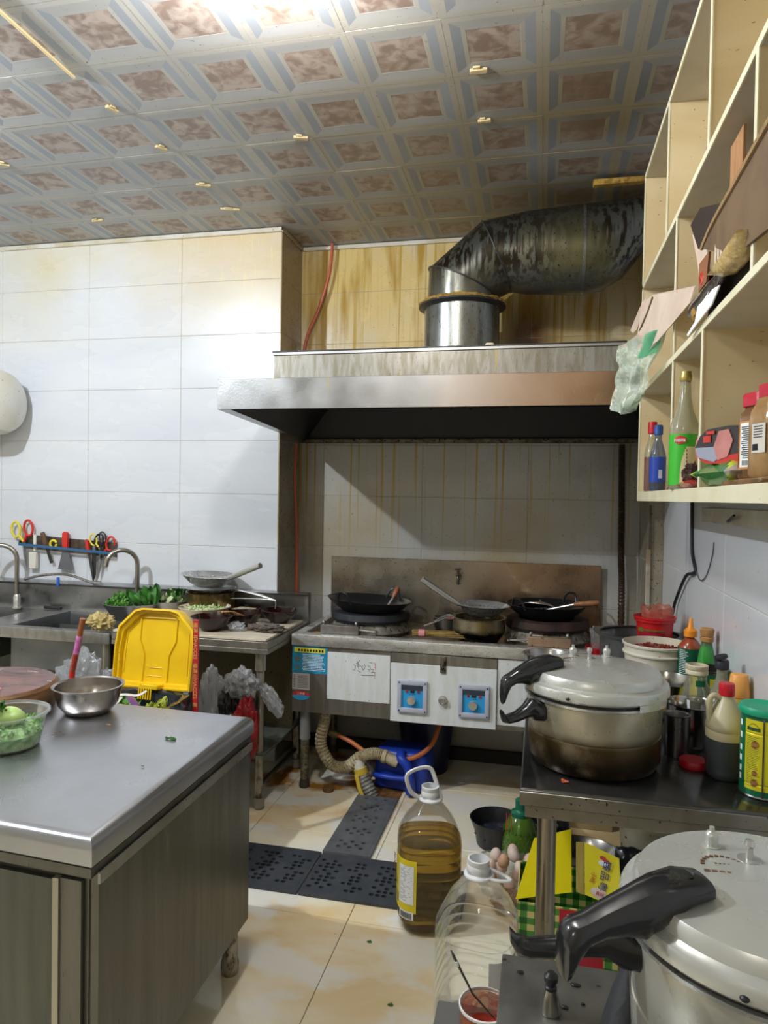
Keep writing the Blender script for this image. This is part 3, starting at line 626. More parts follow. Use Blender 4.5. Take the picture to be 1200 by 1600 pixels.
def colander(lab, loc, R, H, ang, hl, tilt, rise=.55, hr=.015):
    t = thing('colander', lab, 'colander', loc, rot=tilt)
    q = B(); q.lathe([(0, 0), (R*.45, .002), (R*.7, H*.35), (R, H), (R+.008, H+.002), (R, H+.004), (R*.68, H*.35+.003), (R*.44, .005), (0, .004)], seg=36); q.build('bowl', steel, t)
    q = B()
    for rr_, n in ((R*.74, 30), (R*.80, 32), (R*.60, 22)):
        z = H*.35+(rr_-R*.7)/(R*.3)*H*.65 if rr_ > R*.7 else H*.35*(rr_-R*.45)/(R*.25)
        for k in range(n):
            a = 2*math.pi*k/n; p = Vector((rr_*math.cos(a), rr_*math.sin(a), z+.0045)); nrm = Vector((-math.cos(a)*.7, -math.sin(a)*.7, .75)).normalized(); x = nrm.cross(Vector((0, 0, 1))).normalized(); y2 = nrm.cross(x)
            q.rings([[p+nrm*.0008+x*.0032*math.cos(c)+y2*.0032*math.sin(c) for c in [math.pi*m/3 for m in range(6)]]], True, True)
    q.build('drain_holes', dk, t)
    d = Vector((math.cos(ang), math.sin(ang), rise)).normalized(); p0 = Vector((math.cos(ang)*R*.9, math.sin(ang)*R*.9, H*.9))
    q = B(); q.tube([p0, p0+d*.04, p0+d*hl], [hr*.5, hr, hr*1.05], 14); q.build('handle', M('tube_handle', (.62, .62, .6), .3, .85), t)
    return t
colander('steel colander with a thick tube handle pointing up left on the burnt pot', (-.285, 3.56, .902), .130, .062, rad(200), .235, (0, rad(2), 0), .62)
t = pot('small_saucepan', 'small steel saucepan holding a red lid behind the twig brush', 'pot', (-.49, 3.80, .777), .075, .075, M('pan_dull', (.22, .21, .2), .35, .9), .07)
o = B().lathe([(0, 0), (.05, 0), (.052, .008), (.045, .012), (0, .012)], seg=24).build('red_plastic_cover', M('red_plastic', (.45, .015, .02), .35)); o.location = (-.47, 3.79, .825); o.rotation_euler = (rad(-25), 0, 0); tag(o, 'red plastic lid inside the small saucepan on the stove', 'lid')
# twig brush
t = thing('twig_brush', 'bundle of bamboo twigs tied with pink band on the stove edge', 'brush', (-.62, 3.455, .80), rz=rad(8))
q = B()
for k in range(26):
    a, r = rnd.uniform(0, 6.28), .016*math.sqrt(rnd.random()); a2 = a+rnd.uniform(-.5, .5); r2 = r*2.0
    q.tube([(0, r*math.cos(a), .02+r*math.sin(a)), (.1, r*math.cos(a), .02+r*math.sin(a)*.9), (rnd.uniform(.24, .3), r2*1.3*math.cos(a2), .018+r2*.5*math.sin(a2))], .0025, 5)
o2 = q.build('twigs', M('twig', (.36, .25, .07), .6, col2=(.22, .14, .04), scale=40), t); o2['kind'] = 'stuff'
B().tube([(.03, 0, .02), (.06, 0, .02)], .0205, 12).build('band', M('pink_band', (.65, .25, .28), .5), t)
o = B().blob((0, 0, .008), (.03, .012, .008), .5, 3, 2, 2).build('food_scrap', M('scrap_orange', (.6, .22, .03), .6)); o.location = (-1.13, 3.48, .776); tag(o, 'orange food scrap in the left corner of the stove top', 'scrap')
# ================================================================== sink counter and prep table
ss_top = M('counter_steel', (.48, .48, .48), .34, .95, col2=(.38, .38, .38), scale=5, rvar=.1, bump=.05, spots=(80, .7, (.15, .14, .12)))
ss_dark = M('sink_steel', (.22, .23, .24), .35, .9, col2=(.15, .16, .17), scale=5, rvar=.1)
apron_m = M('apron_steel', (.36, .35, .33), .42, .8, col2=(.26, .25, .22), scale=7, stretch=(3, 1, 1), bump=.1, spots=(70, .68, (.12, .1, .07)))
olive = M('olive_panel', (.115, .125, .105), .5, .3, col2=(.08, .085, .07), scale=5, bump=.1, spots=(60, .68, (.04, .04, .03)))
leg_s = M('table_leg', (.42, .39, .33), .4, .8, col2=(.3, .27, .2), scale=12, stretch=(1, 1, .4), grease_and_reflection=[((.08, .06, .04), 50, (1, 1, .6), .45, .6, [('Z', .35, .05)])])
t = thing('sink_counter', 'long stainless steel double sink counter along the tiled wall', 'sink counter', (-2.9, 3.37, 0)); O = (-2.9, 3.37, 0)
CZ = .80; cy0_, cy1_ = 3.06, 3.69; X0, X1 = -4.0, -2.06
basins = [(-3.45, -2.90), (-2.68, -2.12)]; by0, by1 = 3.14, 3.60
b = B(O)
xs = [X0, basins[0][0], basins[0][1], basins[1][0], basins[1][1], X1]
for i in range(0, 6, 2): b.box(xs[i], xs[i+1], cy0_+.012, cy1_, CZ-.01, CZ, bev=.001)
for bx0, bx1 in basins: b.box(bx0-.001, bx1+.001, cy0_+.012, by0, CZ-.01, CZ, bev=.001); b.box(bx0-.001, bx1+.001, by1, cy1_, CZ-.01, CZ, bev=.001)
b.build('top', ss_top, t)
b = B(O); b.box(X0, X1, cy0_, cy0_+.013, CZ-.05, CZ+.006, bev=.003, seg=2); b.build('front_edge', apron_m, t)
for bx0, bx1 in basins:
    b = B(O); r4 = lambda i, z: [Vector(p) for p in ((bx0+i, by0+i, z), (bx1-i, by0+i, z), (bx1-i, by1-i, z), (bx0+i, by1-i, z))]
    b.norecalc = True; b.rings([r4(.0, CZ), r4(.006, CZ-.02), r4(.01, CZ-.19), r4(.04, CZ-.21)], cap1=True); b.rings([r4(-.004, CZ-.012), r4(-.004, CZ-.22)], cap1=True); b.build('basin', ss_dark, t)
b = B(O); b.prism([(3.605, .955), (3.66, .965), (3.69, .965), (3.69, .80), (3.64, .80), (3.63, .94)], X1-X0, 'yz', X0); b.build('splash_rail', ss_top, t)
b = B(O); b.box(X0, X1, 3.50, 3.51, .10, CZ-.06); b.build('back_panel', olive, t)
for x in (-3.95, -2.80, -2.10):
    for y in (3.10, 3.60):
        b = B(O); b.lathe([(.02, .04), (.02, CZ-.05)], (x, y, 0), 14); lo_ = b.build('leg', leg_s, t)
        b = B(O); b.lathe([(0, 0), (.018, 0), (.024, .01), (.024, .045), (0, .05)], (x, y, 0), 14); b.build('foot', leg_s, lo_)
t = thing('prep_table', 'stainless steel prep table with a cream board on top, right of the sinks', 'table', (-1.65, 3.38, 0)); O = (-1.65, 3.38, 0)
X0, X1 = -2.055, -1.235
b = B(O); b.box(X0, X1, 3.07, 3.69, .775, .810, bev=.003); b.box(X0, X1, 3.07, 3.082, .752, .776, bev=.002); b.box(X1-.012, X1, 3.083, 3.69, .752, .776, bev=.002); b.build('top', apron_m, t)
b = B(O); b.prism([(3.62, .96), (3.655, .965), (3.69, .965), (3.69, .81), (3.655, .81), (3.645, .95)], X1-X0, 'yz', X0); b.build('upstand', ss_top, t)
b = B(O); b.box(X0+.03, X1-.03, 3.5, 3.51, .2, .75); b.build('back_panel', M('brown_panel', (.13, .10, .05), .5, .3, col2=(.09, .08, .05), scale=5, bump=.1, spots=(60, .66, (.04, .03, .02))), t)
b = B(O); b.box(X0+.02, X1-.02, 3.10, 3.66, .26, .275, bev=.002); b.build('undershelf', olive, t)
for x in (X0+.04, X1-.055):
    for y in (3.12, 3.64):
        b = B(O); b.lathe([(.019, .05), (.019, .66), (.026, .665), (.026, .772)], (x, y, 0), 16); lo_ = b.build('leg', leg_s, t)
        b = B(O); b.lathe([(0, 0), (.016, 0), (.026, .012), (.026, .055), (0, .058)], (x, y, 0), 16); b.build('foot', M('foot_grey', (.3, .29, .26), .5, .5), lo_)
b = B(O); b.tube([(X1-.055, 3.14, .11), (X1-.055, 3.62, .11)], .011, 10); b.build('stretcher', M('dark_bar', (.05, .04, .03), .5, .5), t)
o = B((-1.65, 3.38, .811)).box(-2.05, -1.245, 3.075, 3.60, .8115, .824, bev=.002).build('cutting_board', M('board_cream', (.66, .60, .49), .45, col2=(.55, .46, .34), scale=9, stretch=(1, 4, 4), spots=(60, .7, (.3, .22, .13)))); tag(o, 'cream plastic board covering the prep table', 'board')
BZ = .8245
# ---- faucets
def faucet(lab, loc, rz):
    t = thing('faucet', lab, 'faucet', loc, rz=rz)
    B().lathe([(0, 0), (.026, 0), (.026, .008), (.02, .02), (.02, .075), (.014, .085), (0, .085)], seg=18).build('base', steel, t)
    q = B(); q.tube([(0, 0, .07), (0, 0, .29)] + arc((0, -.085, .29), .085, 0, 160, 12, 'yz') + [(0, -.172, .285)], .0135, 12); q.build('spout', M('faucet_tube', (.42, .40, .36), .25, 1), t)
    q = B(); q.tube([(0, 0, .045), (-.06, -.02, .055)], .011, 10); q.tube([(-.058, -.02, .05), (-.062, -.021, .10)], .005, 8); q.build('lever', steel, t); return t
f0 = faucet('tall gooseneck faucet between the sink and the pot stack', (-2.235, 3.585, CZ), rad(-45))
dup(f0, (-3.03, 3.585, CZ), rad(-62), 'tall gooseneck faucet at the left edge over the left sink')
o = B().tube(spline([(-2.98, 3.585, .975), (-2.88, 3.61, 1.0), (-2.76, 3.62, 1.01), (-2.66, 3.60, 1.005), (-2.56, 3.61, .975), (-2.50, 3.63, .972)], 6), .008, 8).build('braided_hose', M('braid', (.2, .18, .16), .4, .6, spots=(120, .6, (.4, .38, .35)))); tag(o, 'dark braided hose lying along the sink rail behind the faucets', 'hose')
o = B().box(-.009, .009, -.006, .006, -.045, .01, bev=.003).build('blue_clip', M('blue_plastic', (.03, .12, .5), .4)); o.location = (-2.76, 3.597, .985); tag(o, 'small blue plastic clip hanging on the sink rail', 'clip')
o = B().tube([(-2.86, 3.61, .812), (-2.74, 3.60, .812)], .009, 10).build('knife_handle', M('black_rubber', (.02, .02, .022), .5)); tag(o, 'short black handle lying on the ledge behind the sinks', 'handle')  # only the black handle of a knife, no blade
# ---- knife rack
t = thing('knife_rack', 'narrow wall rack with a blue front rail holding scissors and knives', 'knife rack', (-2.77, 3.698, 1.17)); O = (-2.77, 3.698, 1.17)
sl = lambda x: 1.163-(x+2.77)*.055
q = B(O)
def slab(q, x0, x1, y0, y1, dz0, dz1):
    q.rings([[Vector((x0, y, sl(x0)+z)) for y, z in ((y0, dz0), (y1, dz0), (y1, dz1), (y0, dz1))], [Vector((x1, y, sl(x1)+z)) for y, z in ((y0, dz0), (y1, dz0), (y1, dz1), (y0, dz1))]], True, True, True)
slab(q, -3.07, -2.44, 3.640, 3.644, -.010, .005); q.build('front_rail', M('rail_blue', (.03, .12, .26), .4), t)
q = B(O); slab(q, -3.07, -2.44, 3.694, 3.697, -.03, .055); slab(q, -3.07, -3.067, 3.645, 3.693, -.008, .02); slab(q, -2.443, -2.44, 3.645, 3.693, -.008, .045); q.build('back_plate', M('rack_steel', (.22, .19, .17), .4, .8, col2=(.12, .09, .07), scale=20), t)
yel = M('yellow_grip', (.75, .62, .03), .4); redp = M('red_grip', (.62, .03, .02), .35); blk = M('black_grip', (.015, .015, .018), .4); blade = M('blade', (.30, .31, .33), .35, .9)
def scissors(lab, x, z, m1, m2, tilt, s=1.0):
    t = thing('scissors', lab, 'scissors', (x, 3.667, z), rot=(0, tilt, 0))
    for sg, mt in ((-1, m1), (1, m2)):
        q = B(); c = (sg*.033*s, 0, .055*s)
        pts = [(c[0]+.024*s*math.cos(a), sg*.003, c[2]+.037*s*math.sin(a)) for a in [2*math.pi*k/18 for k in range(18)]]
        q.tube(pts, .0055*s, 8, loop=True); q.tube([(sg*.018*s, sg*.003, .025*s), (0, sg*.003, -.01)], .006*s, 8); q.build('handle', mt, t)
        q = B(); q.prism([(-.002*sg, 0), (.010*sg, -.005), (.012*sg, -.07*s), (.001*sg, -.15*s), (-.003*sg, -.05*s)], .0012, 'xz', sg*.001); q.build('blade', blade, t)
    return t
scissors('yellow and red handled scissors at the left end of the knife rack', -3.055, 1.20, yel, redp, rad(-8), 1.25)
scissors('black and red handled scissors at the right end of the knife rack', -2.515, 1.145, blk, redp, rad(12), 1.1)
scissors('yellow and dark handled scissors behind the black ones at the rack right end', -2.535, 1.175, yel, blk, rad(-14), .9)
for lab, x, z, h, wd, mt in (('white plastic block stuck in the knife rack beside the left scissors', -2.985, 1.03, .10, .05, M('ivory', (.70, .68, .60), .5)), ):
    o = B((x, 3.667, z)).box(x-wd/2, x+wd/2, 3.655, 3.68, z, z+h, bev=.003).build('white_block', mt); tag(o, lab, 'block')
o = B((-2.975, 3.667, 1.16)).box(-2.985, -2.965, 3.66, 3.672, 1.135, 1.235, bev=.004).build('ivory_handle', M('ivory', (.7, .68, .6), .5)); tag(o, 'ivory knife handle standing up in the knife rack', 'handle')
t = thing('cleaver', 'brown wooden handled tool with a yellow grip in the rack', 'knife', (-2.90, 3.667, 1.18), rot=(0, rad(-20), 0))
B().box(-.014, .014, -.01, .01, -.02, .075, bev=.005).build('handle', M('brown_wood', (.12, .06, .03), .5), t); B().tube(arc((.05, 0, -.015), .022, 0, 340, 12), .007, 8).build('grip', yel, t)
B().box(-.010, .012, -.002, .002, -.12, -.02, bev=.001).build('blade', M('dark_blade', (.06, .06, .06), .4, .7), t)
t = thing('scraper', 'red handled scraper with a wide grey steel blade hanging in the rack', 'scraper', (-2.765, 3.667, 1.15))
B().prism([(-.015, 0), (.015, 0), (.018, .05), (.016, .10), (.008, .108), (-.008, .108), (-.017, .10), (-.018, .05)], .018, 'xz', -.009).build('handle', redp, t)
B().prism([(-.022, -.01), (.022, -.01), (.050, -.12), (-.050, -.115)], .002, 'xz', -.001).build('blade', M('scraper_blade', (.18, .19, .22), .4, .6), t)
t = thing('paring_knife', 'thin red handled knife pointing down in the rack', 'knife', (-2.61, 3.667, 1.155), rot=(0, rad(-9), 0))
B().prism([(-.008, -.02), (.010, -.02), (.006, .055), (-.004, .065), (-.012, .05)], .014, 'xz', -.007).build('handle', redp, t)
B().prism([(-.009, -.02), (.012, -.02), (.014, -.12), (.002, -.2), (-.004, -.12)], .0015, 'xz', -.0007).build('blade', M('dark_blade2', (.08, .08, .09), .4, .7), t)
t = thing('kitchen_knife', 'dark bladed knife hanging beside the thin red one in the rack', 'knife', (-2.575, 3.672, 1.14))
B().prism([(-.014, 0), (.014, 0), (.012, -.13), (-.002, -.17), (-.012, -.1)], .0015, 'xz', -.0007).build('blade', M('dark_blade', (.06, .06, .06), .4, .7), t); B().box(-.01, .01, -.006, .006, 0, .05, bev=.003).build('handle', M('grey_grip', (.16, .17, .18), .5), t)
# ---- water heater at the left edge
t = thing('water_heater', 'round ended white water heater on the wall at the left edge', 'water heater', (-3.30, 3.50, 2.01))
q = B(); q.X = Matrix.Rotation(rad(90), 4, 'Y'); q.lathe([(0, -.40), (.10, -.395), (.165, -.36), (.187, -.31), (.19, -.27), (.19, .18), (.187, .22), (.168, .265), (.10, .297), (0, .30)], seg=40)
q.build('tank', M('heater_white', (.72, .72, .68), .3, col2=(.66, .62, .48), scale=3, spots=(90, .72, (.1, .08, .05))), t)
q = B(); n_ = 6
def hp(ang, x, e=.0015): return Vector((x, -(.1905+e)*math.cos(ang), (.1905+e)*math.sin(ang)))
for nm, a0, a1, x0, x1, mt, e in (('label', -52, -30, -.1, .215, lab_b, .001), ('label_white', -44, -32, .03, .07, lab_w, .002), ('label_white', -44, -32, .12, .20, lab_w, .002)):
    q = B(); q.sheet([[hp(rad(a0+(a1-a0)*i/n_), x, e) for i in range(n_+1)] for x in (x0, x1)]); p_ = q.build(nm if nm != 'label' else 'rating_sticker', mt, t)
q = B()
for k in range(4): q.sheet([[hp(rad(-43+2.6*k+d), x, .003) for d in (0, 1.2)] for x in (.125, .19-.01*k)])
q.build('lettering', ink, t)
q = B(); q.box(-.2, -.1, .16, .198, .05, .12); q.box(.02, .1, .16, .198, .05, .12); q.build('bracket', steel, t)

# ================================================================== things on the prep table
brown = M('brown_glaze', (.022, .006, .005), .12, coat=.3, col2=(.014, .004, .003), scale=6)
def bowl(name, lab, cat, loc, R, H, mat, foot=.45, group=None, inner=None, seg=36, th=.003):
    t = thing(name, lab, cat, loc, group=group)
    pr = [(0, 0), (R*foot, 0), (R*foot*1.04, .006), (R*.80, H*.5), (R, H), (R-th*.6, H+.001), (R*.78, H*.5+.002), (R*foot, .010), (0, .008)]
    B().lathe(pr, seg=seg).build('body', mat, t); return t
bowl('bowl', 'shiny dark brown bowl at the front edge of the board, nearest the bin lid', 'bowl', (-1.585, 3.20, BZ), .103, .070, brown)
bowl('bowl', 'dark brown bowl with chopsticks resting on its rim', 'bowl', (-1.49, 3.36, BZ), .100, .068, brown)
t = bowl('bowl', 'dark brown bowl holding chopped white garlic', 'bowl', (-1.56, 3.53, BZ), .095, .065, brown)
o = B().blob((0, 0, 0), (.065, .065, .012), .4, 8, 3, 3).build('chopped_garlic', M('garlic', (.6, .55, .4), .6, col2=(.3, .25, .15), scale=60, bump=.6, bscale=80)); o.location = (-1.56, 3.53, BZ+.052); tag(o, 'chopped garlic in the dark brown bowl', 'food', kind='stuff')
bowl('bowl', 'dark brown empty bowl near the back right corner of the board', 'bowl', (-1.345, 3.50, BZ), .098, .068, brown)
for dx, lab in ((0, 'thin tan chopstick over the bowl rim, left of its pair'), (.022, 'thin tan chopstick over the bowl rim, right of its pair')):
    o = B().tube([(-1.585+dx, 3.27, BZ+.078), (-1.555+dx, 3.33, BZ+.074-.0), (-1.51+dx, 3.41, BZ+.035)], .004, 8).build('chopstick', M('chopstick_wood', (.5, .27, .10), .5)); tag(o, lab, 'chopstick')
cream = M('cream_glaze', (.64, .57, .42), .25, coat=.3); 
t = bowl('wide_bowl', 'wide cream bowl with a speckled rim holding chopped scallions', 'bowl', (-1.715, 3.38, BZ), .135, .085, cream, .4)
o_ = t.children[0]; o_.name = 'body'
q = B(); q.lathe([(.107, .052), (.1325, .0840)], seg=36); q.build('speckled_rim', M('speckle', (.70, .66, .55), .3, spots=(75, .56, (.25, .03, .02))), t)
def leaves(b, c, n, r, h, size, seed=1, up=.5):
    rn = random.Random(seed)
    for k in range(n):
        a = rn.uniform(0, 6.28); d = r*math.sqrt(rn.random()); p = Vector((c[0]+d*math.cos(a), c[1]+d*math.sin(a), c[2]+h*(1-(d/r)**2)*rn.random()))
        ax = Vector((rn.uniform(-1, 1), rn.uniform(-1, 1), rn.uniform(0, 2)*up)).normalized(); sd = ax.cross(Vector((rn.uniform(-1, 1), rn.uniform(-1, 1), .4))).normalized(); s_ = size*rn.uniform(.6, 1.3)
        nn = ax.cross(sd)*s_*.18
        b.sheet([[p, p], [p+ax*s_*.4+sd*s_*.28, p+ax*s_*.4+nn, ][:2], [p+ax*s_*.75+sd*s_*.2, p+ax*s_*.8+nn], [p+ax*s_, p+ax*s_]])
        b.sheet([[p+ax*s_*.02, p+ax*s_*.021], [p+ax*s_*.4+nn, p+ax*s_*.4-sd*s_*.28], [p+ax*s_*.8+nn, p+ax*s_*.75-sd*s_*.2], [p+ax*s_*.99, p+ax*s_]])
green = M('leaf_green', (.07, .24, .03), .45, col2=(.16, .38, .07), scale=25); green2 = M('leaf_dark', (.035, .15, .025), .4, col2=(.07, .24, .04), scale=20); pale = M('pale_green', (.45, .58, .25), .5, col2=(.62, .68, .45), scale=30)
q = B(); q.blob((-1.715, 3.38, BZ+.062), (.10, .10, .014), .4, 8, 5, 3); leaves(q, (-1.715, 3.38, BZ+.070), 160, .095, .015, .018, 4)
o = q.build('chopped_scallion', pale); tag(o, 'chopped pale green scallions heaped in the wide cream bowl', 'food', kind='stuff')
t = bowl('mixing_bowl', 'steel basin of leafy greens partly behind the yellow bin lid', 'bowl', (-2.16, 3.42, .812), .155, .09, M('bowl_steel', (.42, .42, .41), .28, .95), .6)
q = B(); leaves(q, (-2.23, 3.42, .885), 420, .075, .06, .022, 5, 1.0); o = q.build('coriander', green); tag(o, 'fine leaved coriander in the left half of the steel basin', 'vegetable', kind='stuff')
q = B(); leaves(q, (-2.07, 3.44, .885), 45, .06, .055, .085, 6, 1.2); o = q.build('leafy_greens', green2); tag(o, 'broad dark green leaves in the right half of the steel basin', 'vegetable', kind='stuff')
o = B((-2.14, 3.47, .88)).lathe(shell([(0, .885), (.04, .885), (.05, .935), (.052, .94)], .002), (-2.14, 3.47, 0), 24).build('white_dish', M('white_ceramic', (.7, .7, .68), .25)); tag(o, 'small pale dish among the greens in the steel basin', 'dish')
t = bowl('mixing_bowl', 'smaller steel bowl of pale cut leaves left of the pot stack', 'bowl', (-1.985, 3.50, BZ), .095, .085, M('bowl_steel', (.42, .42, .41), .28, .95), .7)
q = B(); leaves(q, (-1.985, 3.50, .895), 30, .07, .035, .06, 8, .5); o = q.build('cut_leaves', pale); tag(o, 'pale cut leaves filling the smaller steel bowl', 'vegetable', kind='stuff')
q = B(); leaves(q, (-1.93, 3.52, .90), 10, .03, .05, .08, 9, 1.5); o = q.build('dark_leaf', green2); tag(o, 'dark green leaf standing up in the smaller steel bowl', 'vegetable')
goldp = M('stained_pot', (.28, .20, .07), .25, .9, col2=(.16, .12, .05), scale=9, stretch=(1, 1, .5), rvar=.08, bump=.1)
t = pot('stock_pot', 'brown stained steel pot at the bottom of the stack by the wall', 'pot', (-1.755, 3.535, BZ), .128, .142, goldp, .115, .007, .006)
t = pot('sieve_pot', 'thin steel pan nested on the stained pot with a long wire handle', 'pan', (-1.755, 3.535, .970), .13, .018, steel, .10, .008)
q = B(); q.tube([(.13, 0, .015), (.30, -.03, -.01), (.39, -.04, -.03)], .004, 8); q.tube([(.13, .015, .015), (.30, -.01, -.008), (.39, -.04, -.03)], .003, 8); q.build('wire_handle', steel, t)
colander('steel colander with a tube handle pointing up right on the pot stack', (-1.765, 3.525, .992), .148, .065, rad(-22), .265, (0, rad(3), 0), .42, .014)
t = thing('wire_skimmer', 'curved steel wire handle resting over the dark bowl on the board', 'skimmer', (-1.45, 3.5, .93))
B().tube(spline([(-.25, .02, 0), (-.1, .0, .012), (.06, -.02, .015), (.09, -.02, .005), (.09, -.02, -.03)], 6), .003, 8).build('wire_handle', steel, t)
o = B().blob((0, 0, .017), (.10, .05, .02), .5, 4, 11, 4, .3, floor=0).build('rag', M('rag_grey', (.16, .13, .11), .9, col2=(.09, .07, .06), scale=15, bump=.5)); o.location = (-1.32, 3.26, BZ); o.rotation_euler = (0, 0, rad(-12)); tag(o, 'crumpled dark grey rag on the right edge of the prep table', 'rag')
clear_bag = film('clear_bag', (.88, .89, .90), .16, .38, .30, (.62, .64, .67), .7, 22, .6); clear_bag2 = film('clear_bag_milky', (.86, .87, .88), .18, .35, .32, (.62, .64, .67), .7, 20, .5)
blackbag = M('black_bag', (.012, .012, .014), .25, coat=.3, bump=.8, bscale=16); redbag = M('red_bag', (.26, .008, .012), .3, bump=.7, bscale=18)
o = B().blob((0, 0, .02), (.045, .03, .024), .6, 4, 3, 3, .4, floor=0).build('plastic_wrap', clear_bag2); o.location = (-1.46, 3.22, BZ); tag(o, 'crumpled clear plastic wrap between the front bowl and the rag', 'plastic wrap')
t = thing('scouring_cloth', 'yellowish scrunched cloth on the counter edge left of the bin lid', 'cloth', (-2.13, 3.10, .81))
B().blob((0, 0, .04), (.065, .045, .045), .5, 4, 21, 4, .5, floor=0).build('folds', M('cloth_ochre', (.52, .42, .18), .9, col2=(.36, .26, .10), scale=14, bump=.6, bscale=30), t)

# ================================================================== bags behind the island
def bag(name, lab, loc, size, mat, seed, amp=.38, fr=2.6, crease=.20, cat='plastic bag', sub=5):
    o = B().blob((0, 0, size[2]*.95), size, amp, fr, seed, sub, crease, floor=0).build(name, mat, ang=70); o.location = loc; tag(o, lab, cat); return o
crate = M('crate_grey', (.12, .12, .11), .7)
t = thing('stool', 'low grey plastic stool hidden under the bags', 'stool', (-2.05, 2.85, 0)); B().box(-.22, .22, -.14, .14, .40, .43, bev=.006).build('seat', crate, t)
for sx in (-1, 1):
    for sy in (-1, 1): B().box(sx*.19-.018, sx*.19+.018, sy*.12-.018, sy*.12+.018, 0, .40).build('leg', crate, t)
bag('clear_bag', 'tall crumpled clear plastic bag behind the pale steel bowl', (-2.03, 2.82, .431), (.12, .07, .17), clear_bag, 1)
bag('clear_bag', 'open white-edged clear bag left of the red stick', (-2.14, 2.84, .431), (.09, .08, .125), clear_bag2, 2)
bag('clear_bag', 'whitish crumpled bag right beside the yellow bin lid', (-1.89, 2.84, .431), (.075, .07, .135), clear_bag2, 5)
bag('dark_bag', 'small dark plastic bag between the clear bags by the bin', (-1.95, 2.76, .431), (.05, .035, .09), blackbag, 7)
t = thing('red_stick', 'red and purple plastic wrapped stick standing behind the steel bowl', 'stick', (-1.93, 2.66, 0)); 
B().tube([(-.12, .04, 0), (-.045, .01, .72)], .012, 10).build('lower_wrap', redp, t); B().tube([(-.045, .01, .72), (-.02, 0, .80)], .0125, 10).build('middle', M('stick_brown', (.35, .15, .08), .4, col2=(.45, .03, .03), scale=20), t); B().tube([(-.02, 0, .80), (.0, -.005, .88)], .0128, 10).build('purple_wrap', M('purple_film', (.50, .08, .35), .25, col2=(.7, .3, .55), scale=30), t); B().tube([(0, -.005, .88), (.02, -.01, .955)], .012, 10).build('top', M('stick_rust', (.30, .10, .04), .5), t)
bag('clear_bag', 'clear plastic bag right of the red printed strip', (-1.49, 3.02, .275), (.065, .07, .20), clear_bag2, 9)
bag('black_bag', 'shiny black plastic bag under the prep table', (-1.385, 3.04, .275), (.085, .08, .18), blackbag, 12)
bag('clear_bag', 'white tinted clear bag on top of the black and red bags', (-1.335, 3.0, .56), (.075, .06, .07), clear_bag2, 14)
bag('red_bag', 'red plastic bag below the clear one, beside the table leg', (-1.30, 2.98, .275), (.055, .06, .15), redbag, 15)
o = B().blob((0, 0, 0), (.035, .03, .085), .3, 3, 16, 4, .2).build('bag_end', clear_bag2); o.location = (-1.215, 3.08, .54); o.rotation_euler = (0, rad(-35), 0); tag(o, 'small clear bag end poking out right of the table leg', 'plastic bag')

# ================================================================== yellow bin
byel = M('bin_yellow', (.86, .57, .008), .33, col2=(.76, .47, .008), scale=4, spots=(38, .74, (.10, .05, .01)), bump=.04)
bdark = M('bin_dark', (.03, .035, .04), .45); liner = M('bin_liner', (.02, .022, .028), .22, coat=.3, bump=.7, bscale=14)
t = thing('pedal_bin', 'big black pedal bin with its yellow lid standing open', 'bin', (-1.585, 2.50, 0)); O = (-1.52, 2.50, 0)
def rsq(cx, cy, hx, hy, z, n=32, pw=5): 
    out = []
    for k in range(n):
        a = 2*math.pi*k/n; ca, sa = math.cos(a), math.sin(a); q = (abs(ca)**pw+abs(sa)**pw)**(-1/pw); out.append(Vector((cx+hx*q*ca, cy+hy*q*sa, z)))
    return out
BX, BY = -1.52, 2.47
b = B(O); b.norecalc = True; b.rings([rsq(BX, BY, .14, .13, 0), rsq(BX, BY, .175, .175, .64), rsq(BX, BY, .19, .19, .645), rsq(BX, BY, .19, .19, .665), rsq(BX, BY, .175, .175, .665), rsq(BX, BY, .165, .165, .52), rsq(BX, BY, .15, .15, .5)], cap0=True, cap1=True); b.build('body', bdark, t)
b = B(O); rgs = []
for k, (h_, z, j) in enumerate(((.205, .60, .012), (.207, .64, .008), (.200, .672, .005), (.178, .668, .006), (.162, .60, .012), (.14, .57, .01))):
    r_g = rsq(BX, BY, h_, h_, z, 48)
    rgs.append([p+Vector((rnd.uniform(-j, j), rnd.uniform(-j, j), rnd.uniform(-j, j))) for p in r_g])
b.rings(rgs, cap1=True); b.build('liner', liner, t)
# lid: rounded panel standing up and leaning back a little, seen from its hollow inner side
LX, LY, LZ, LW, LH = -1.535, 2.665, .672, .182, .335
tiltb = rad(9)
Lm = Matrix.Translation((LX, LY, LZ)) @ Matrix.Rotation(-tiltb, 4, 'X')
out_ = [(-LW, 0), (-LW-.003, .17), (-LW+.006, .255), (-LW+.075, LH-.01), (-LW+.11, LH), (LW-.11, LH), (LW-.075, LH-.01), (LW-.006, .255), (LW+.003, .17), (LW, 0)]
def lring(sh, d): 
    c = Vector((0, LH*.5)); o_ = []
    for x, z in out_:
        v = Vector((x, z))-c; s_ = 1-sh/max(abs(v.x), .01)*.9; s2 = 1-sh/max(abs(v.y), .05)*.9
        o_.append(Vector((c.x+v.x*max(s_, .1), d, c.y+v.y*max(s2, .1) if abs(v.y) > .05 else c.y+v.y)))
    return o_
b = B(O); b.X = Lm; b.rings([lring(.0, .05), lring(0, 0), lring(.008, -.002), lring(.010, .012), lring(.022, .014), lring(.026, .032)], True, True, True); b.build('lid', byel, t)
b = B(O); b.X = Lm
for sg in (-1, 1):
    b.tube([(sg*.085, .030, LH-.045), (sg*.085, .030, .20), (sg*.058, .030, .14), (sg*.058, .030, .03)], .005, 6)
    b.tube([(sg*.145, .031, LH-.10), (sg*.150, .031, .06)], .003, 6)
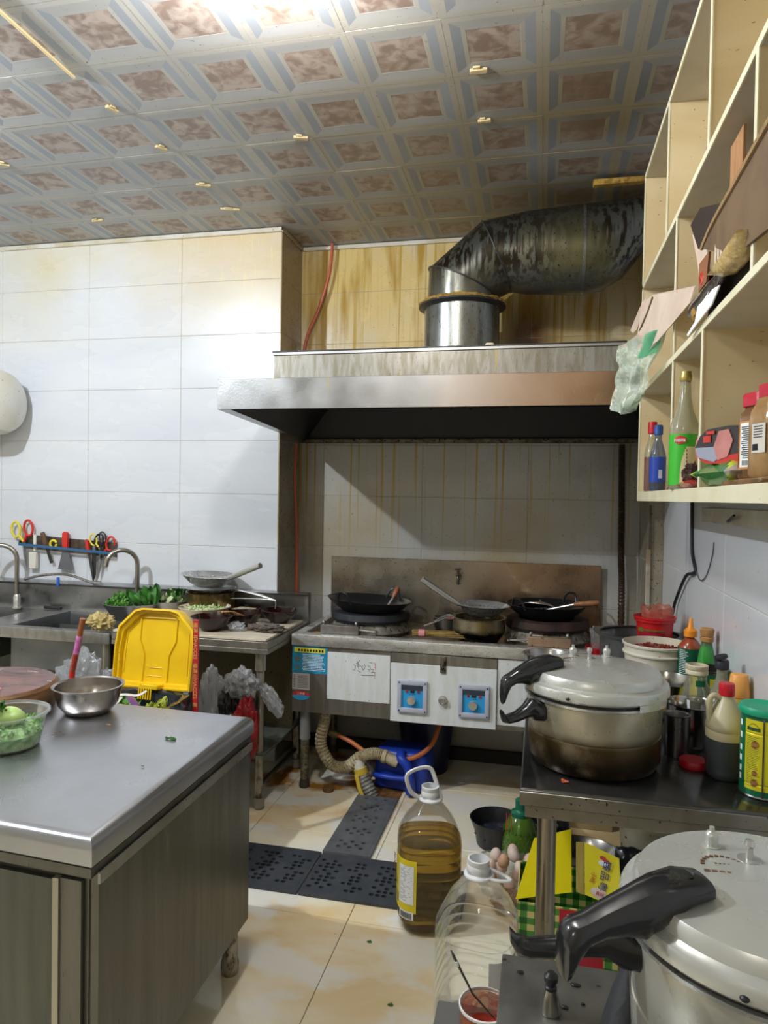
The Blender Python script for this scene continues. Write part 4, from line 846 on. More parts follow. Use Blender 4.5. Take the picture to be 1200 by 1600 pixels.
b.tube([(-.11, .030, LH-.04), (.11, .030, LH-.04)], .004, 6); b.tube([(-.03, .031, .085), (.03, .031, .085)], .002, 6); b.tube([(-.03, .031, .05), (.03, .031, .05)], .002, 6)
b.build('moulded_ribs', byel, t)
b = B(O); b.X = Lm; b.box(-.03, .055, -.035, .03, .0, .022, bev=.004)
for k in range(6): b.box(-.032+k*.011, -.027+k*.011, -.035, -.030, -.04, .004)
b.build('inner_basket', byel, t)
for sg in (-1, 1): b = B(O); b.tube([(LX+sg*.17, LY-.02, .668), (LX+sg*.195, LY-.02, .668)], .012, 10); b.build('hinge', bdark, t)
q = B(); leaves(q, (-1.665, 2.50, .615), 260, .10, .06, .035, 31, .6); o = q.build('vegetable_scraps', green); tag(o, 'green vegetable scraps filling the open bin', 'food waste', kind='stuff')
q = B(); leaves(q, (-1.485, 2.55, .615), 60, .06, .04, .03, 32, .6); o = q.build('leaf_scraps', M('leaf_yellow', (.35, .40, .04), .5)); tag(o, 'yellowish leaf scraps at the right side of the bin', 'food waste', kind='stuff')
wp = M('peel_white', (.68, .66, .60), .4); pp_ = M('peel_purple', (.12, .03, .16), .35)
for k, (mt, lab, pts) in enumerate(((wp, 'white strip of aubergine peel hanging over the bin left side', [(-1.52, 2.42, .68), (-1.56, 2.34, .705), (-1.60, 2.28, .69), (-1.615, 2.262, .655), (-1.615, 2.255, .61)]),
        (wp, 'white strip of peel hanging down the middle of the bin front', [(-1.50, 2.40, .70), (-1.47, 2.32, .70), (-1.45, 2.265, .685), (-1.45, 2.258, .65), (-1.44, 2.255, .62)]),
        (wp, 'white strip of peel lying across toward the lid', [(-1.56, 2.40, .69), (-1.50, 2.42, .705), (-1.45, 2.44, .70), (-1.42, 2.46, .715)]),
        (pp_, 'purple aubergine peel curling over the left of the bin', [(-1.53, 2.38, .69), (-1.56, 2.32, .70), (-1.585, 2.27, .68), (-1.59, 2.258, .65)]),
        (pp_, 'purple peel at the right of the bin front', [(-1.47, 2.42, .70), (-1.42, 2.36, .705), (-1.38, 2.33, .695)]))):
    o = B().tube(spline([(a_-.065, b_-.006, c_+.014) for a_, b_, c_ in pts], 5), .014, 8, flat=.18).build('peel', mt); tag(o, lab, 'peel')
# red strip
t = thing('printed_strip', 'upright red packing strip with gold lettering beside the bin lid', 'strip', (-1.362, 2.615, 0)); 
B().box(-.011, .011, -.006, .006, 0, .985, bev=.001).build('board', M('strip_red', (.50, .02, .03), .35), t)
gold = M('gold_ink', (.72, .45, .12), .4)
for z, s_ in ((.955, '福满'), (.915, '印'), (.865, 'FIACCES'), (.79, '福满'), (.755, '印'), (.705, 'VIACCES'), (.64, '喜')):
    text('lettering', s_, .021, gold, t, (-.001, -.0065, z), rot=(rad(90), rad(90), 0))

# ================================================================== island
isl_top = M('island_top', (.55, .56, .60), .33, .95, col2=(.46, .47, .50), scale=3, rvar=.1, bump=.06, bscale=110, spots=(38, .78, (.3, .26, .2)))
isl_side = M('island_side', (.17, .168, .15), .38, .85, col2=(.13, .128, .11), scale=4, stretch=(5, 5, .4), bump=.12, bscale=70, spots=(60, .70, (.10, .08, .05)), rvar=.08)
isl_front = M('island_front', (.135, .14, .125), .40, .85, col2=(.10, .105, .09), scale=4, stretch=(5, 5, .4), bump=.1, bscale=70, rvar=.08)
t = thing('steel_island', 'stainless steel work island with a rounded top edge at lower left', 'work table', (-1.5, 1.66, 0)); O = (-1.5, 1.66, 0)
Tc = [(-.866, 1.235), (-.876, 2.070), (-2.6, 2.135), (-2.6, 1.345)]
cx = sum(p[0] for p in Tc)/4; cy = sum(p[1] for p in Tc)/4
def ins(d, z): 
    n = len(Tc); o_ = []
    for i in range(n):
        p0, p1, p2 = Vector(Tc[i-1]), Vector(Tc[i]), Vector(Tc[(i+1) % n]); e1 = (p1-p0).normalized(); e2 = (p2-p1).normalized(); n1 = Vector((-e1.y, e1.x)); n2 = Vector((-e2.y, e2.x))
        if (Vector((cx, cy))-p1).dot(n1) < 0: n1 = -n1
        if (Vector((cx, cy))-p1).dot(n2) < 0: n2 = -n2
        q = p1+(n1+n2)*d/(1+n1.dot(n2)); o_.append(Vector((q.x, q.y, z)))
    return o_
b = B(O); b.rings([ins(.03, .742), ins(.004, .742), ins(0, .746), ins(0, .776), ins(.002, .786), ins(.008, .794), ins(.017, .7985), ins(.028, .80)], cap0=True, cap1=True); b.build('worktop', isl_top, t)
b = B(O); b.rings([ins(.012, .716), ins(.006, .718), ins(.006, .738), ins(.012, .741)], cap0=True, cap1=True); b.build('top_band', isl_side, t)
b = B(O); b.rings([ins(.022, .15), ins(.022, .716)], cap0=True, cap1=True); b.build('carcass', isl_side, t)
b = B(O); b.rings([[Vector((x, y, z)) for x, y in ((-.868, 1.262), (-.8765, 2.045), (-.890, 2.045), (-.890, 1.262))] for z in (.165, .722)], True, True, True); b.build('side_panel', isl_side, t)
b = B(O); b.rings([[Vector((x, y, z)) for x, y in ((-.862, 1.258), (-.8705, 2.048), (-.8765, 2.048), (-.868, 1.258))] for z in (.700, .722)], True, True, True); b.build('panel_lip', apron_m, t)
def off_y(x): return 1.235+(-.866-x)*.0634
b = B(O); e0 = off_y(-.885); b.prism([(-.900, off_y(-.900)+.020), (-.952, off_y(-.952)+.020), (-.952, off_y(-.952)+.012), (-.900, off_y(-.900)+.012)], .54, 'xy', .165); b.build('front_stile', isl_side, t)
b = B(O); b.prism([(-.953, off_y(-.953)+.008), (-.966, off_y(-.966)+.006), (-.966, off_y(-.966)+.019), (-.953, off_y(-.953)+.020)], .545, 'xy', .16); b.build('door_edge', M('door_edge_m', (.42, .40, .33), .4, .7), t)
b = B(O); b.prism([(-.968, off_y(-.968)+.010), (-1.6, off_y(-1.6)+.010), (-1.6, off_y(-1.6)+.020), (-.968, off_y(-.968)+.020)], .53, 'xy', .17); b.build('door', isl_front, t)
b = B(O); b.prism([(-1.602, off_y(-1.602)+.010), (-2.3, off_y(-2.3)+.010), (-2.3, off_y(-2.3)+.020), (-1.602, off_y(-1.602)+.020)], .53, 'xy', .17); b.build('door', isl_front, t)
for x, y in ((-.925, 2.02), (-.925, 1.30), (-2.5, 2.05), (-2.5, 1.42)):
    b = B(O); b.lathe([(0, 0), (.026, 0), (.028, .01), (.028, .035), (.024, .05), (.024, .15), (0, .15)], (x, y, 0), 16); b.build('leg', leg_s, t)
TZ = .8005
# chopping block
t = thing('chopping_block', 'thick round wooden chopping block stained purplish on the island', 'chopping board', (-1.74, 1.915, TZ))
R = .215; H = .082
B().lathe([(0, 0), (R-.008, 0), (R, .01), (R+.002, H-.012), (R-.006, H-.002)], seg=48).build('rim', M('block_side', (.26, .13, .05), .55, col2=(.10, .045, .02), scale=8, stretch=(1, 1, 4), bump=.4, bscale=25), t)
B().lathe([(R-.006, H-.002), (R-.015, H), (R*.6, H-.004), (R*.3, H-.010), (0, H-.012)], seg=48).build('top_face', M('block_top', (.085, .052, .054), .36, col2=(.19, .10, .09), scale=7, stretch=(1, 3, 1), bump=.3, bscale=22, spots=(18, .70, (.5, .35, .28)), rvar=.1), t)
o = B().blob((0, 0, .006), (.035, .02, .012), .5, 4, 41, 3, .3, floor=0).build('meat_scrap', M('meat', (.5, .22, .2), .35)); o.location = (-1.66, 1.85, TZ+H-.005); tag(o, 'small pink meat scrap on the chopping block', 'meat')
t = thing('steel_bowl', 'round steel mixing bowl standing on the island beside the chopping block', 'bowl', (-1.395, 1.965, TZ))
B().lathe([(0, 0), (.062, 0), (.070, .004), (.090, .030), (.098, .060), (.1005, .080), (.108, .083), (.109, .087), (.104, .088), (.0985, .084), (.096, .060), (.088, .031), (.066, .008), (0, .005)], seg=48).build('body', M('bowl_brushed', (.46, .43, .40), .24, 1, rvar=.05), t)
o = B().blob((0, 0, .02), (.055, .045, .028), .35, 4, 43, 3, .2, floor=0).build('raw_meat', M('meat2', (.55, .28, .24), .35)); o.location = (-1.385, 1.965, TZ+.006); tag(o, 'pale raw meat lying in the steel mixing bowl', 'meat')
tubm = film('tub_plastic', (.90, .92, .92), .2, .25, .14, (.75, .78, .78))
t = thing('plastic_tub', 'translucent plastic tub of green vegetables at the left edge of the island', 'tub', (-1.415, 1.640, TZ))
B().lathe([(0, .002), (.078, .002), (.082, .006), (.100, .088), (.108, .090), (.108, .096), (.101, .096), (.098, .088)], seg=44).build('wall', tubm, t)
q = B(); q.lathe([(0, .004), (.079, .006), (.088, .04), (.07, .062), (0, .070)], seg=30); leaves(q, (0, 0, .045), 420, .085, .03, .02, 51, .8); o = q.build('chopped_greens', M('greens_pale', (.10, .32, .05), .45, col2=(.40, .56, .26), scale=45, lo=.4, hi=.6, bump=.5)); o.location = (-1.415, 1.64, TZ); tag(o, 'chopped green vegetables inside the translucent tub', 'vegetable', kind='stuff')
o = B().blob((0, 0, 0), (.045, .04, .028), .1, 2, 52, 3).build('cabbage_piece', M('cabbage', (.42, .60, .20), .35)); o.location = (-1.405, 1.63, TZ+.083); tag(o, 'smooth pale green cabbage piece on top in the tub', 'vegetable')
q = B(); leaves(q, (-1.425, 1.60, TZ+.105), 60, .03, .04, .018, 53, 1); o = q.build('parsley_sprig', green2); tag(o, 'dark green parsley sprig standing in the tub', 'vegetable')
for lab, x, y, s_, mt in (('dark green leaf scrap near the middle of the island top', -1.02, 1.80, .014, green2), ('tiny green crumb on the island top near its right edge', -.98, 1.60, .004, green), ('small orange crumb in front of the steel bowl', -1.255, 1.86, .006, M('crumb_orange', (.6, .35, .1), .6)), ('small green scrap beside the chopping block', -1.50, 1.85, .008, green)):
    q = B(); leaves(q, (0, 0, .003), 4, s_*.6, .003, s_*1.6, 60, 0); o = q.build('crumb', mt); o.location = (x, y, TZ); tag(o, lab, 'crumb')
# ================================================================== under the stove
flexm = M('flex_hose', (.48, .42, .28), .5, col2=(.30, .24, .13), scale=20, spots=(130, .6, (.10, .07, .03)))
pvc = M('pvc_dirty', (.55, .48, .33), .4, col2=(.4, .32, .18), scale=14, spots=(60, .66, (.15, .1, .05)))
t = thing('drain_hose', 'dirty ribbed drain hose curving under the stove into a cream elbow', 'hose', (-1.06, 3.44, .02)); O = (-1.06, 3.44, .02)
sp = spline([(-1.05, 3.44, .43), (-1.07, 3.44, .33), (-1.085, 3.44, .22), (-1.03, 3.44, .125), (-.95, 3.44, .115), (-.875, 3.44, .175), (-.80, 3.44, .20), (-.745, 3.44, .19)], 12)
B(O).tube(sp, [(.031 if i % 2 else .027) for i in range(len(sp))], 14).build('ribbed_tube', flexm, t)
B(O).tube([(-.76, 3.44, .192), (-.74, 3.44, .188), (-.739, 3.44, .188), (-.70, 3.44, .172), (-.68, 3.44, .165)], [.034, .034, .028, .030, .026], 14).build('elbow', pvc, t)
t = thing('drain_stub', 'ribbed grey drain tube with white top and yellow tape standing in the floor drain', 'drain pipe', (-.80, 3.42, 0)); O = (-.80, 3.42, 0)
sp = [Vector((-.865, 3.43, .10)).lerp(Vector((-.785, 3.40, -.03)), k/18) for k in range(19)]
B(O).tube(sp, [(.034 if i % 2 else .030) for i in range(19)], 14).build('ribbed_tube', M('flex_grey', (.26, .25, .23), .5, col2=(.15, .13, .10), scale=25, spots=(120, .6, (.05, .04, .03))), t)
B(O).tube([(-.885, 3.435, .165), (-.866, 3.43, .10)], [.027, .030], 14).build('white_top', M('pvc_white', (.66, .63, .55), .4, spots=(60, .68, (.3, .25, .15))), t)
B(O).tube([(-.873, 3.432, .122), (-.862, 3.43, .092)], .0355, 14).build('yellow_tape', M('tape_yellow', (.60, .42, .05), .45), t)
B(O).tube([(-.885, 3.40, .10), (-.865, 3.385, .04), (-.845, 3.38, .002)], .010, 8, flat=.4).build('tape_tail', M('tape_yellow', (.60, .42, .05), .45), t)
jb = M('jug_blue', (.015, .05, .42), .35, bump=.05)
t = thing('blue_jerrycan', 'blue plastic jerrycan lying under the stove with its white cap to the left', 'jerrycan', (-.68, 3.56, 0), rz=rad(-6))
b = B(); b.box(-.13, .15, -.085, .10, 0.0, .21, bev=.035, seg=3); b.build('body', jb, t)
b = B(); b.tube(spline([(-.12, -.09, .075), (-.07, -.12, .085), (.02, -.12, .085), (.10, -.10, .09)], 4), .014, 10); b.tube(spline([(.02, -.08, .20), (.03, -.125, .19), (.07, -.13, .15), (.085, -.13, .06), (.08, -.12, .02)], 4), .024, 10); b.build('handle', jb, t)
b = B(); b.X = Matrix.Translation((-.165, -.06, .075)) @ Matrix.Rotation(rad(70), 4, 'X') @ Matrix.Rotation(rad(-25), 4, 'Y'); b.lathe([(0, 0), (.042, 0), (.045, .01), (.045, .03), (.036, .036), (0, .034)], seg=22); b.build('cap', M('cap_white', (.50, .48, .42), .4, col2=(.35, .32, .25), scale=20), t)
t = thing('dark_bucket', 'dark blue plastic barrel standing behind the jerrycan under the stove', 'bucket', (-.60, 3.83, 0))
B().lathe(shell([(0, 0), (.12, 0), (.16, .33), (.168, .335), (.168, .345)], .004), seg=32).build('body', M('bucket_navy', (.008, .012, .045), .4), t)
o = B().tube(spline([(-1.02, 3.50, .258), (-.93, 3.47, .235), (-.82, 3.44, .190), (-.70, 3.44, .18), (-.60, 3.45, .195), (-.52, 3.50, .25), (-.485, 3.56, .35)], 8), .0115, 12).build('orange_gas_hose', M('orange_hose', (.50, .14, .04), .35)); tag(o, 'orange gas hose drooping across the space under the stove', 'hose')
o = B().tube(spline([(-1.06, 3.5, .262), (-1.04, 3.5, .262), (-1.01, 3.497, .255)], 3), .017, 12).build('hose_joint', M('brass_dirty', (.26, .20, .09), .5, .5, spots=(80, .6, (.08, .06, .03)))); tag(o, 'dirty brass joint at the left end of the orange hose', 'hose joint')
o = B().tube(spline([(-.40, 3.95, .36), (-.25, 3.93, .29), (-.12, 3.93, .25), (.05, 3.93, .235)], 6), .006, 8).build('black_cable', M('black_rubber', (.02, .02, .022), .5)); tag(o, 'thin black cable sagging along the wall under the stove', 'cable')
struct(B().box(-1.42, .51, 3.99, 4.02, 0.001, .07).build('dark_strip_back', M('dark_strip', (.03, .025, .02), .6)))  # near-black strip along the foot of the niche wall

# ================================================================== floor mats
matm = M('mat_rubber', (.035, .042, .052), .45, col2=(.055, .06, .07), scale=14, bump=.2); matg = M('mat_grey', (.13, .14, .15), .45, col2=(.09, .095, .10), scale=14, bump=.2); under = M('drain_dark', (.015, .012, .01), .7)
def grate(lab, x0, x1, y0, y1, mat, pat, z=.006, rz=0.0, ctr=None):
    c = ((x0+x1)/2, (y0+y1)/2, 0); t = thing('floor_mat', lab, 'floor mat', c, rz=rz)
    b = B(c); s_ = .0245; nx = int((x1-x0-.02)/s_); ny = int((y1-y0-.02)/s_); ox = (x0+x1)/2-nx*s_/2; oy = (y0+y1)/2-ny*s_/2; zt, zb_ = .012, .001
    b.box(x0, ox, y0, y1, zb_, zt, bev=.001); b.box(ox+nx*s_, x1, y0, y1, zb_, zt, bev=.001); b.box(ox, ox+nx*s_, y0, oy, zb_, zt); b.box(ox, ox+nx*s_, oy+ny*s_, y1, zb_, zt)
    for i in range(nx):
        for j in range(ny):
            cx, cy = ox+(i+.5)*s_, oy+(j+.5)*s_
            if pat(i, j, nx, ny):
                n0 = len(b.bm.faces); O8, I8, D8 = [], [], []
                for k in range(8):
                    a = math.pi/4*k; ca, sa = math.cos(a), math.sin(a); q = 1/max(abs(ca), abs(sa)); O8.append(b.bm.verts.new((cx+ca*q*s_/2, cy+sa*q*s_/2, zt))); I8.append(b.bm.verts.new((cx+ca*.0105, cy+sa*.0096, zt))); D8.append(b.bm.verts.new((cx+ca*.0098, cy+sa*.009, zb_)))
                for k in range(8): m_ = (k+1) % 8; b.bm.faces.new((O8[k], O8[m_], I8[m_], I8[k])); b.bm.faces.new((I8[k], I8[m_], D8[m_], D8[k]))
            else: b.quad((cx-s_/2, cy-s_/2, zt), (cx+s_/2, cy-s_/2, zt), (cx+s_/2, cy+s_/2, zt), (cx-s_/2, cy+s_/2, zt))
    b.norecalc = True; b.build('perforated_plate', mat, t)
    b = B(c); b.box(x0+.004, x1-.004, y0+.004, y1-.004, 0.0002, .0009); b.build('drain_channel', under, t)
patA = lambda i, j, nx, ny: 1 <= j < ny-1 and (i+(j % 2)) % 5 in (1, 2, 3) and (i*3+j) % 4 != 0
patB = lambda i, j, nx, ny: 1 <= i < nx-1 and (j % 5) in (1, 2, 3) and (i+j) % 2 == 0
grate('dark perforated drain mat, the right one of the row on the floor', -.862, -.25, 2.475, 2.780, matm, patA)
grate('dark perforated drain mat beside the island, left in the row', -1.36, -.868, 2.475, 2.785, matm, patA)
grate('narrow grey perforated mat running toward the stove drain', -.868, -.662, 2.795, 3.370, matg, patB)
o = B((-.765, 3.46, 0)).box(-.87, -.66, 3.376, 3.54, .0005, .003).build('drain_sludge', M('sludge', (.07, .03, .01), .5, col2=(.22, .10, .03), scale=30, bump=.8, bscale=50)); tag(o, 'brown greasy sludge round the foot of the drain tube', 'sludge', kind='stuff')
o = B().lathe([(0, 0), (.028, 0), (.03, .02), (.024, .024), (0, .02)], seg=18).build('rusty_cap', M('rust_cap', (.18, .08, .03), .6)); o.location = (-1.03, 3.40, 0); tag(o, 'small rusty cap on the floor beside the stove leg', 'cap')
for lab, x, y in (('green leaf crumb on the floor tile before the drain mats', -.53, 2.27), ('tiny green crumb on the floor left of the empty bottle', -.40, 2.0)):
    q = B(); leaves(q, (0, 0, .003), 3, .008, .002, .016, 70, 0); o = q.build('crumb', green2); o.location = (x, y, 0); tag(o, lab, 'crumb')

# ================================================================== right table
rt_top = M('right_table_top', (.12, .118, .115), .20, .85, col2=(.065, .065, .065), scale=3, rvar=.1, spots=(70, .70, (.06, .05, .04)))
rt_edge = M('right_table_edge', (.30, .28, .24), .36, .9, col2=(.18, .16, .12), scale=6, spots=(70, .66, (.05, .03, .02)), rvar=.1)
t = thing('side_table', 'dark greasy stainless steel table along the right wall', 'table', (.28, 2.5, 0)); O = (.28, 2.5, 0)
b = B(O); b.box(-.038, .580, 1.722, 3.30, .757, .80, bev=.007, seg=3); b.build('top', rt_top, t)
b = B(O); b.box(-.0385, .580, 1.7195, 1.7225, .760, .793, bev=.001); b.box(-.026, .57, 1.730, 1.742, .727, .757, bev=.002); b.box(-.026, -.014, 1.742, 3.29, .727, .757, bev=.002); b.build('apron', rt_edge, t)
pole_m = M('pole_steel', (.33, .29, .22), .28, .95, col2=(.25, .22, .17), scale=8, stretch=(1, 1, .3), rvar=.06)
for x, y in ((.028, 1.785), (.54, 1.785), (.028, 3.22), (.54, 3.22)):
    b = B(O); b.lathe([(0, 0), (.022, 0), (.0235, .01), (.0235, .727)], (x, y, 0), 20); b.build('leg', pole_m, t)
b = B(O); b.box(-.01, .56, 1.83, 3.2, .055, .068, bev=.002); b.build('undershelf', M('undershelf_m', (.08, .075, .065), .5, .5), t) if False else b.bm.free()
RZ = .8003
# ---- pressure cookers
alu = M('cooker_alu', (.58, .59, .56), .27, .45, col2=(.52, .53, .49), scale=4, rvar=.05, spots=(60, .76, (.2, .16, .1)))
alu_body = M('cooker_body_burnt', (.48, .45, .36), .30, .5, col2=(.38, .34, .24), scale=5, rvar=.07,
    grease_and_reflection=[((.10, .065, .02), 12, (1, 1, 1), .1, .45, [('Z', .915, .885)]), ((.022, .014, .008), 16, (1, 1, 1), .15, .45, [('Z', .905, .835)])], spots=(90, .72, (.15, .1, .05)))
alu_body2 = M('cooker_body', (.60, .59, .53), .30, .5, col2=(.50, .49, .42), scale=4, rvar=.06)
bake = M('bakelite', (.014, .015, .018), .22, coat=.4, rvar=.05); seal = M('rubber_seal', (.006, .006, .006), .45)
def cooker(lab, loc, R, H, bodym, aU, aL, kx, hs=1.0):
    ex = 0
    t = thing('pressure_cooker', lab, 'pressure cooker', loc)
    rb = R*.90
    B().lathe([(0, .004), (rb-.035, .0), (rb-.010, .008), (rb, .030), (rb, H*.47), (rb-.003, H*.475), (rb-.001, H*.49), (rb+.003, H-.018)], seg=64).build('body', bodym, t)
    B().lathe([(rb+.003, H-.018), (R*.955, H-.014), (R*.96, H-.008), (rb+.004, H-.006)], seg=64).build('body_rim', steel, t)
    B().lathe([(rb+.003, H-.0065), (rb+.010, H-.004), (rb+.010, H+.004)], seg=64).build('seal', seal, t)
    B().lathe([(rb-.02, H+.002), (R*.975, H+.002), (R, H+.007), (R, H+.022), (R*.985, H+.028), (R*.945, H+.030), (R*.915, H+.034), (R*.905, H+.046), (R*.875, H+.055), (R*.6, H+.063), (R*.3, H+.067), (0, H+.068)], seg=64).build('lid', alu, t)
    # lugs under the lid rim
    for a0 in (aU+95, aU+200, aU+280):
        q = B(); q.lathe([(R-.004, H-.012), (R+.001, H-.011), (R+.002, H+.006), (R-.003, H+.008)], (0, 0, 0), 8, rad(a0), rad(a0+32)); q.build('lid_lug', alu, t)
    # upper handle, lofted: stations (distance, centre height, half width, half height)
    def loft(q, ang, st, n=14):
        ca, sa = math.cos(ang), math.sin(ang); rg = []
        for d, z, hw, hh, side in st:
            if d > R: d = R+(d-R)*kx
            r_g = []
            for k in range(n):
                c, s2 = math.cos(2*math.pi*k/n), math.sin(2*math.pi*k/n); qq = (abs(c)**3+abs(s2)**3)**(-1/3)
                l = side+hw*hs*qq*c; r_g.append(Vector((d*ca-l*sa, d*sa+l*ca, z+hh*(hs if hh > .003 else 1)*qq*s2)))
            rg.append(r_g)
        q.rings(rg, True, True, True)
    aU, aL = rad(aU), rad(aL); q = B()
    loft(q, aU, [(R*.50, H+.070, .010, .004, 0), (R*.54, H+.075, .024, .011, 0), (R*.72, H+.074, .027, .017, 0), (R*.90, H+.058, .026, .026, 0), (R*1.02, H+.048, .023, .028, 0), (R*1.15, H+.046, .020, .021, 0), (R*1.3, H+.040, .018, .016, 0), (R*1.42+ex, H+.031, .018, .015, 0), (R*1.49+ex, H+.020, .0185, .022, 0), (R*1.545+ex, H+.007, .0185, .029, 0), (R*1.575+ex, H+.001, .017, .028, 0), (R*1.59+ex, H-.004, .012, .018, 0)])
    up = q.build('lid_handle', bake, t)
    q = B(); ca, sa = math.cos(aU), math.sin(aU)
    loft(q, aU, [(R*.62, H+.0885+(hs-1)*.016, .003, .0008, 0), (R*.66, H+.0905+(hs-1)*.016, .012, .0012, 0), (R*.80, H+.0865+(hs-1)*.020, .015, .0012, 0), (R*.94, H+.0795+(hs-1)*.025, .012, .0012, 0), (R*.98, H+.0755+(hs-1)*.025, .003, .0008, 0)]); q.build('handle_inset', bake, up)
    q = B(); q.X = Matrix.Translation((R*.62*ca, R*.62*sa, H+.0885)); q.lathe([(.0045, 0), (.0045, .0015), (0, .0015)], seg=12); q.build('screw', dk, up)
    q = B()
    loft(q, aL, [(rb-.01, H-.045, .024, .022, 0), (R*1.02, H-.038, .024, .024, 0), (R*1.12, H-.030, .020, .020, 0), (R*1.25, H-.040, .016, .014, 0), (R*1.45+ex, H-.050, .015, .010, 0), (R*1.66+ex, H-.054, .014, .009, 0), (R*1.75+ex, H-.050, .012, .010, 0), (R*1.80+ex, H-.036, .009, .007, 0)])
    q.build('body_handle', bake, t)
    # valves
    for a, d, kind in ((aU-rad(85), R*.55, 1), (aU-rad(105), R*.30, 0), (aU-rad(135), R*.62, 1)):
        x, y = d*math.cos(a), d*math.sin(a); zt = H+.063
        q = B()
        if kind: q.lathe([(.014, zt), (.015, zt+.003), (.009, zt+.004), (.011, zt+.018), (.008, zt+.024), (.004, zt+.026), (.004, zt+.032), (0, zt+.033)], (x, y, 0), 14)
        else: q.lathe([(.018, zt+.001), (.018, zt+.005), (.006, zt+.006), (.005, zt+.022), (.008, zt+.026), (.006, zt+.034), (0, zt+.036)], (x, y, 0), 14)
        q.build('valve', alu if kind else steel, t)
    # stamped mark: ring of small dark marks and a short line
    q = B(); mx, my = R*.30*math.cos(aU-rad(55)), R*.30*math.sin(aU-rad(55)); zz = H+.0668
    for k in range(13):
        a = rad(-10+k*15.5); q.box(mx+.030*math.cos(a)-.0028, mx+.030*math.cos(a)+.0028, my+.030*math.sin(a)-.002, my+.030*math.sin(a)+.002, zz-.002, zz+.0003)
    for k in range(6): q.box(mx-.032+k*.0105, mx-.032+k*.0105+.008, my-.022, my-.017, zz-.002, zz+.0004)
    for k in range(4): q.box(mx-.012+k*.006, mx-.009+k*.006, my+.004, my+.007, zz-.002, zz+.0003)
    q.build('stamped_mark', M('stamp_brown', (.16, .09, .05), .6), t)
    q = B(); a = aU+rad(42); q.X = Matrix.Translation((R*1.0*math.cos(a), R*1.0*math.sin(a), H+.013)); q.blob((0, 0, 0), (.006, .006, .004), 0, 1, 0, 2); q.build('lid_hole', dk, t)
    return t
cooker('closed pressure cooker with a burnt brown lower body on the dark side table', (.146, 1.958, RZ), .190, .195, alu_body, 205, 216, .66, 1.12)
cooker('pressure cooker in the lower right corner with a clean pale body', (.332, 1.105, .6515), .205, .235, alu_body2, 205, 188, 1.0, 1.22)
t = thing('low_stand', 'low steel stand in the lower right corner carrying the nearest cooker', 'stand', (.27, .85, 0)); O = (.27, .85, 0)
ls = M('low_stand_m', (.30, .30, .28), .38, .9, col2=(.18, .18, .165), scale=7, rvar=.12, spots=(28, .70, (.09, .07, .05)), bump=.1)
b = B(O); b.box(-.055, .58, .35, 1.318, .60, .65, bev=.003, seg=2); b.build('top', ls, t)
for x, y in ((-.02, .40), (.54, .40), (-.02, 1.28), (.54, 1.28)): b = B(O); b.lathe([(0, 0), (.02, 0), (.02, .6)], (x, y, 0), 14); b.build('leg', leg_s, t)
t = thing('pressure_weight', 'small steel pressure weight with a black cap on the low stand', 'pressure weight', (.031, 1.185, .6505))
B().lathe([(0, 0), (.017, 0), (.0175, .004), (.010, .038), (0, .038)], seg=22).build('weight', M('weight_steel', (.35, .33, .29), .25, .95), t)
B().lathe([(.0095, .034), (.010, .042), (.0075, .044), (.0075, .047), (.0115, .052), (.0115, .060), (.006, .066), (0, .067)], seg=20).build('cap', dk, t)
q = B(); q.tube([(x, y, z) for x, y, z in spline([(.105, 1.10, .655), (.115, 1.18, .70), (.135, 1.215, .72), (.15, 1.23, .70)], 5)], .004, 6); 
o = B((.12, 1.15, .651)).sheet([[Vector((.095, 1.02, .652)), Vector((.13, 1.03, .66)), Vector((.150, 1.06, .652))], [Vector((.088, 1.09, .653)), Vector((.115, 1.11, .72)), Vector((.148, 1.13, .745))], [Vector((.105, 1.16, .653)), Vector((.130, 1.175, .74)), Vector((.152, 1.19, .765))], [Vector((.135, 1.215, .652)), Vector((.148, 1.22, .71)), Vector((.160, 1.225, .72))]])
oo = o.build('gasket_cloth', M('cloth_black', (.02, .022, .025), .7, bump=.4, bscale=120), None); m_ = oo.modifiers.new('s', 'SOLIDIFY'); m_.thickness = .006; m_.offset = 0; m2 = oo.modifiers.new('b', 'SUBSURF'); m2.levels = m2.render_levels = 2; tag(oo, 'black padded mitt propped against the nearest cooker on the low stand', 'mitt'); q.bm.free()
for k, (x, y, s_) in enumerate(((-.02, 1.27, .006), (.075, 1.26, .008), (.005, 1.14, .004), (.055, 1.20, .006), (.085, 1.215, .004), (.07, 1.15, .007))):
    o = B().blob((0, 0, .001), (s_, s_*.6, .0015), .6, 3, 80+k, 2).build('soot_flake', dk); o.location = (x, y, .6505); tag(o, ['black soot flake near the back left corner of the low stand', 'largest black soot flake at the back edge of the low stand', 'tiny black soot flake left of the pressure weight', 'black soot flake just behind the pressure weight', 'small black soot flake between the weight and the mitt', 'black soot flake in front of the mitt on the low stand'][k], 'flake', 'soot flakes on the low stand')

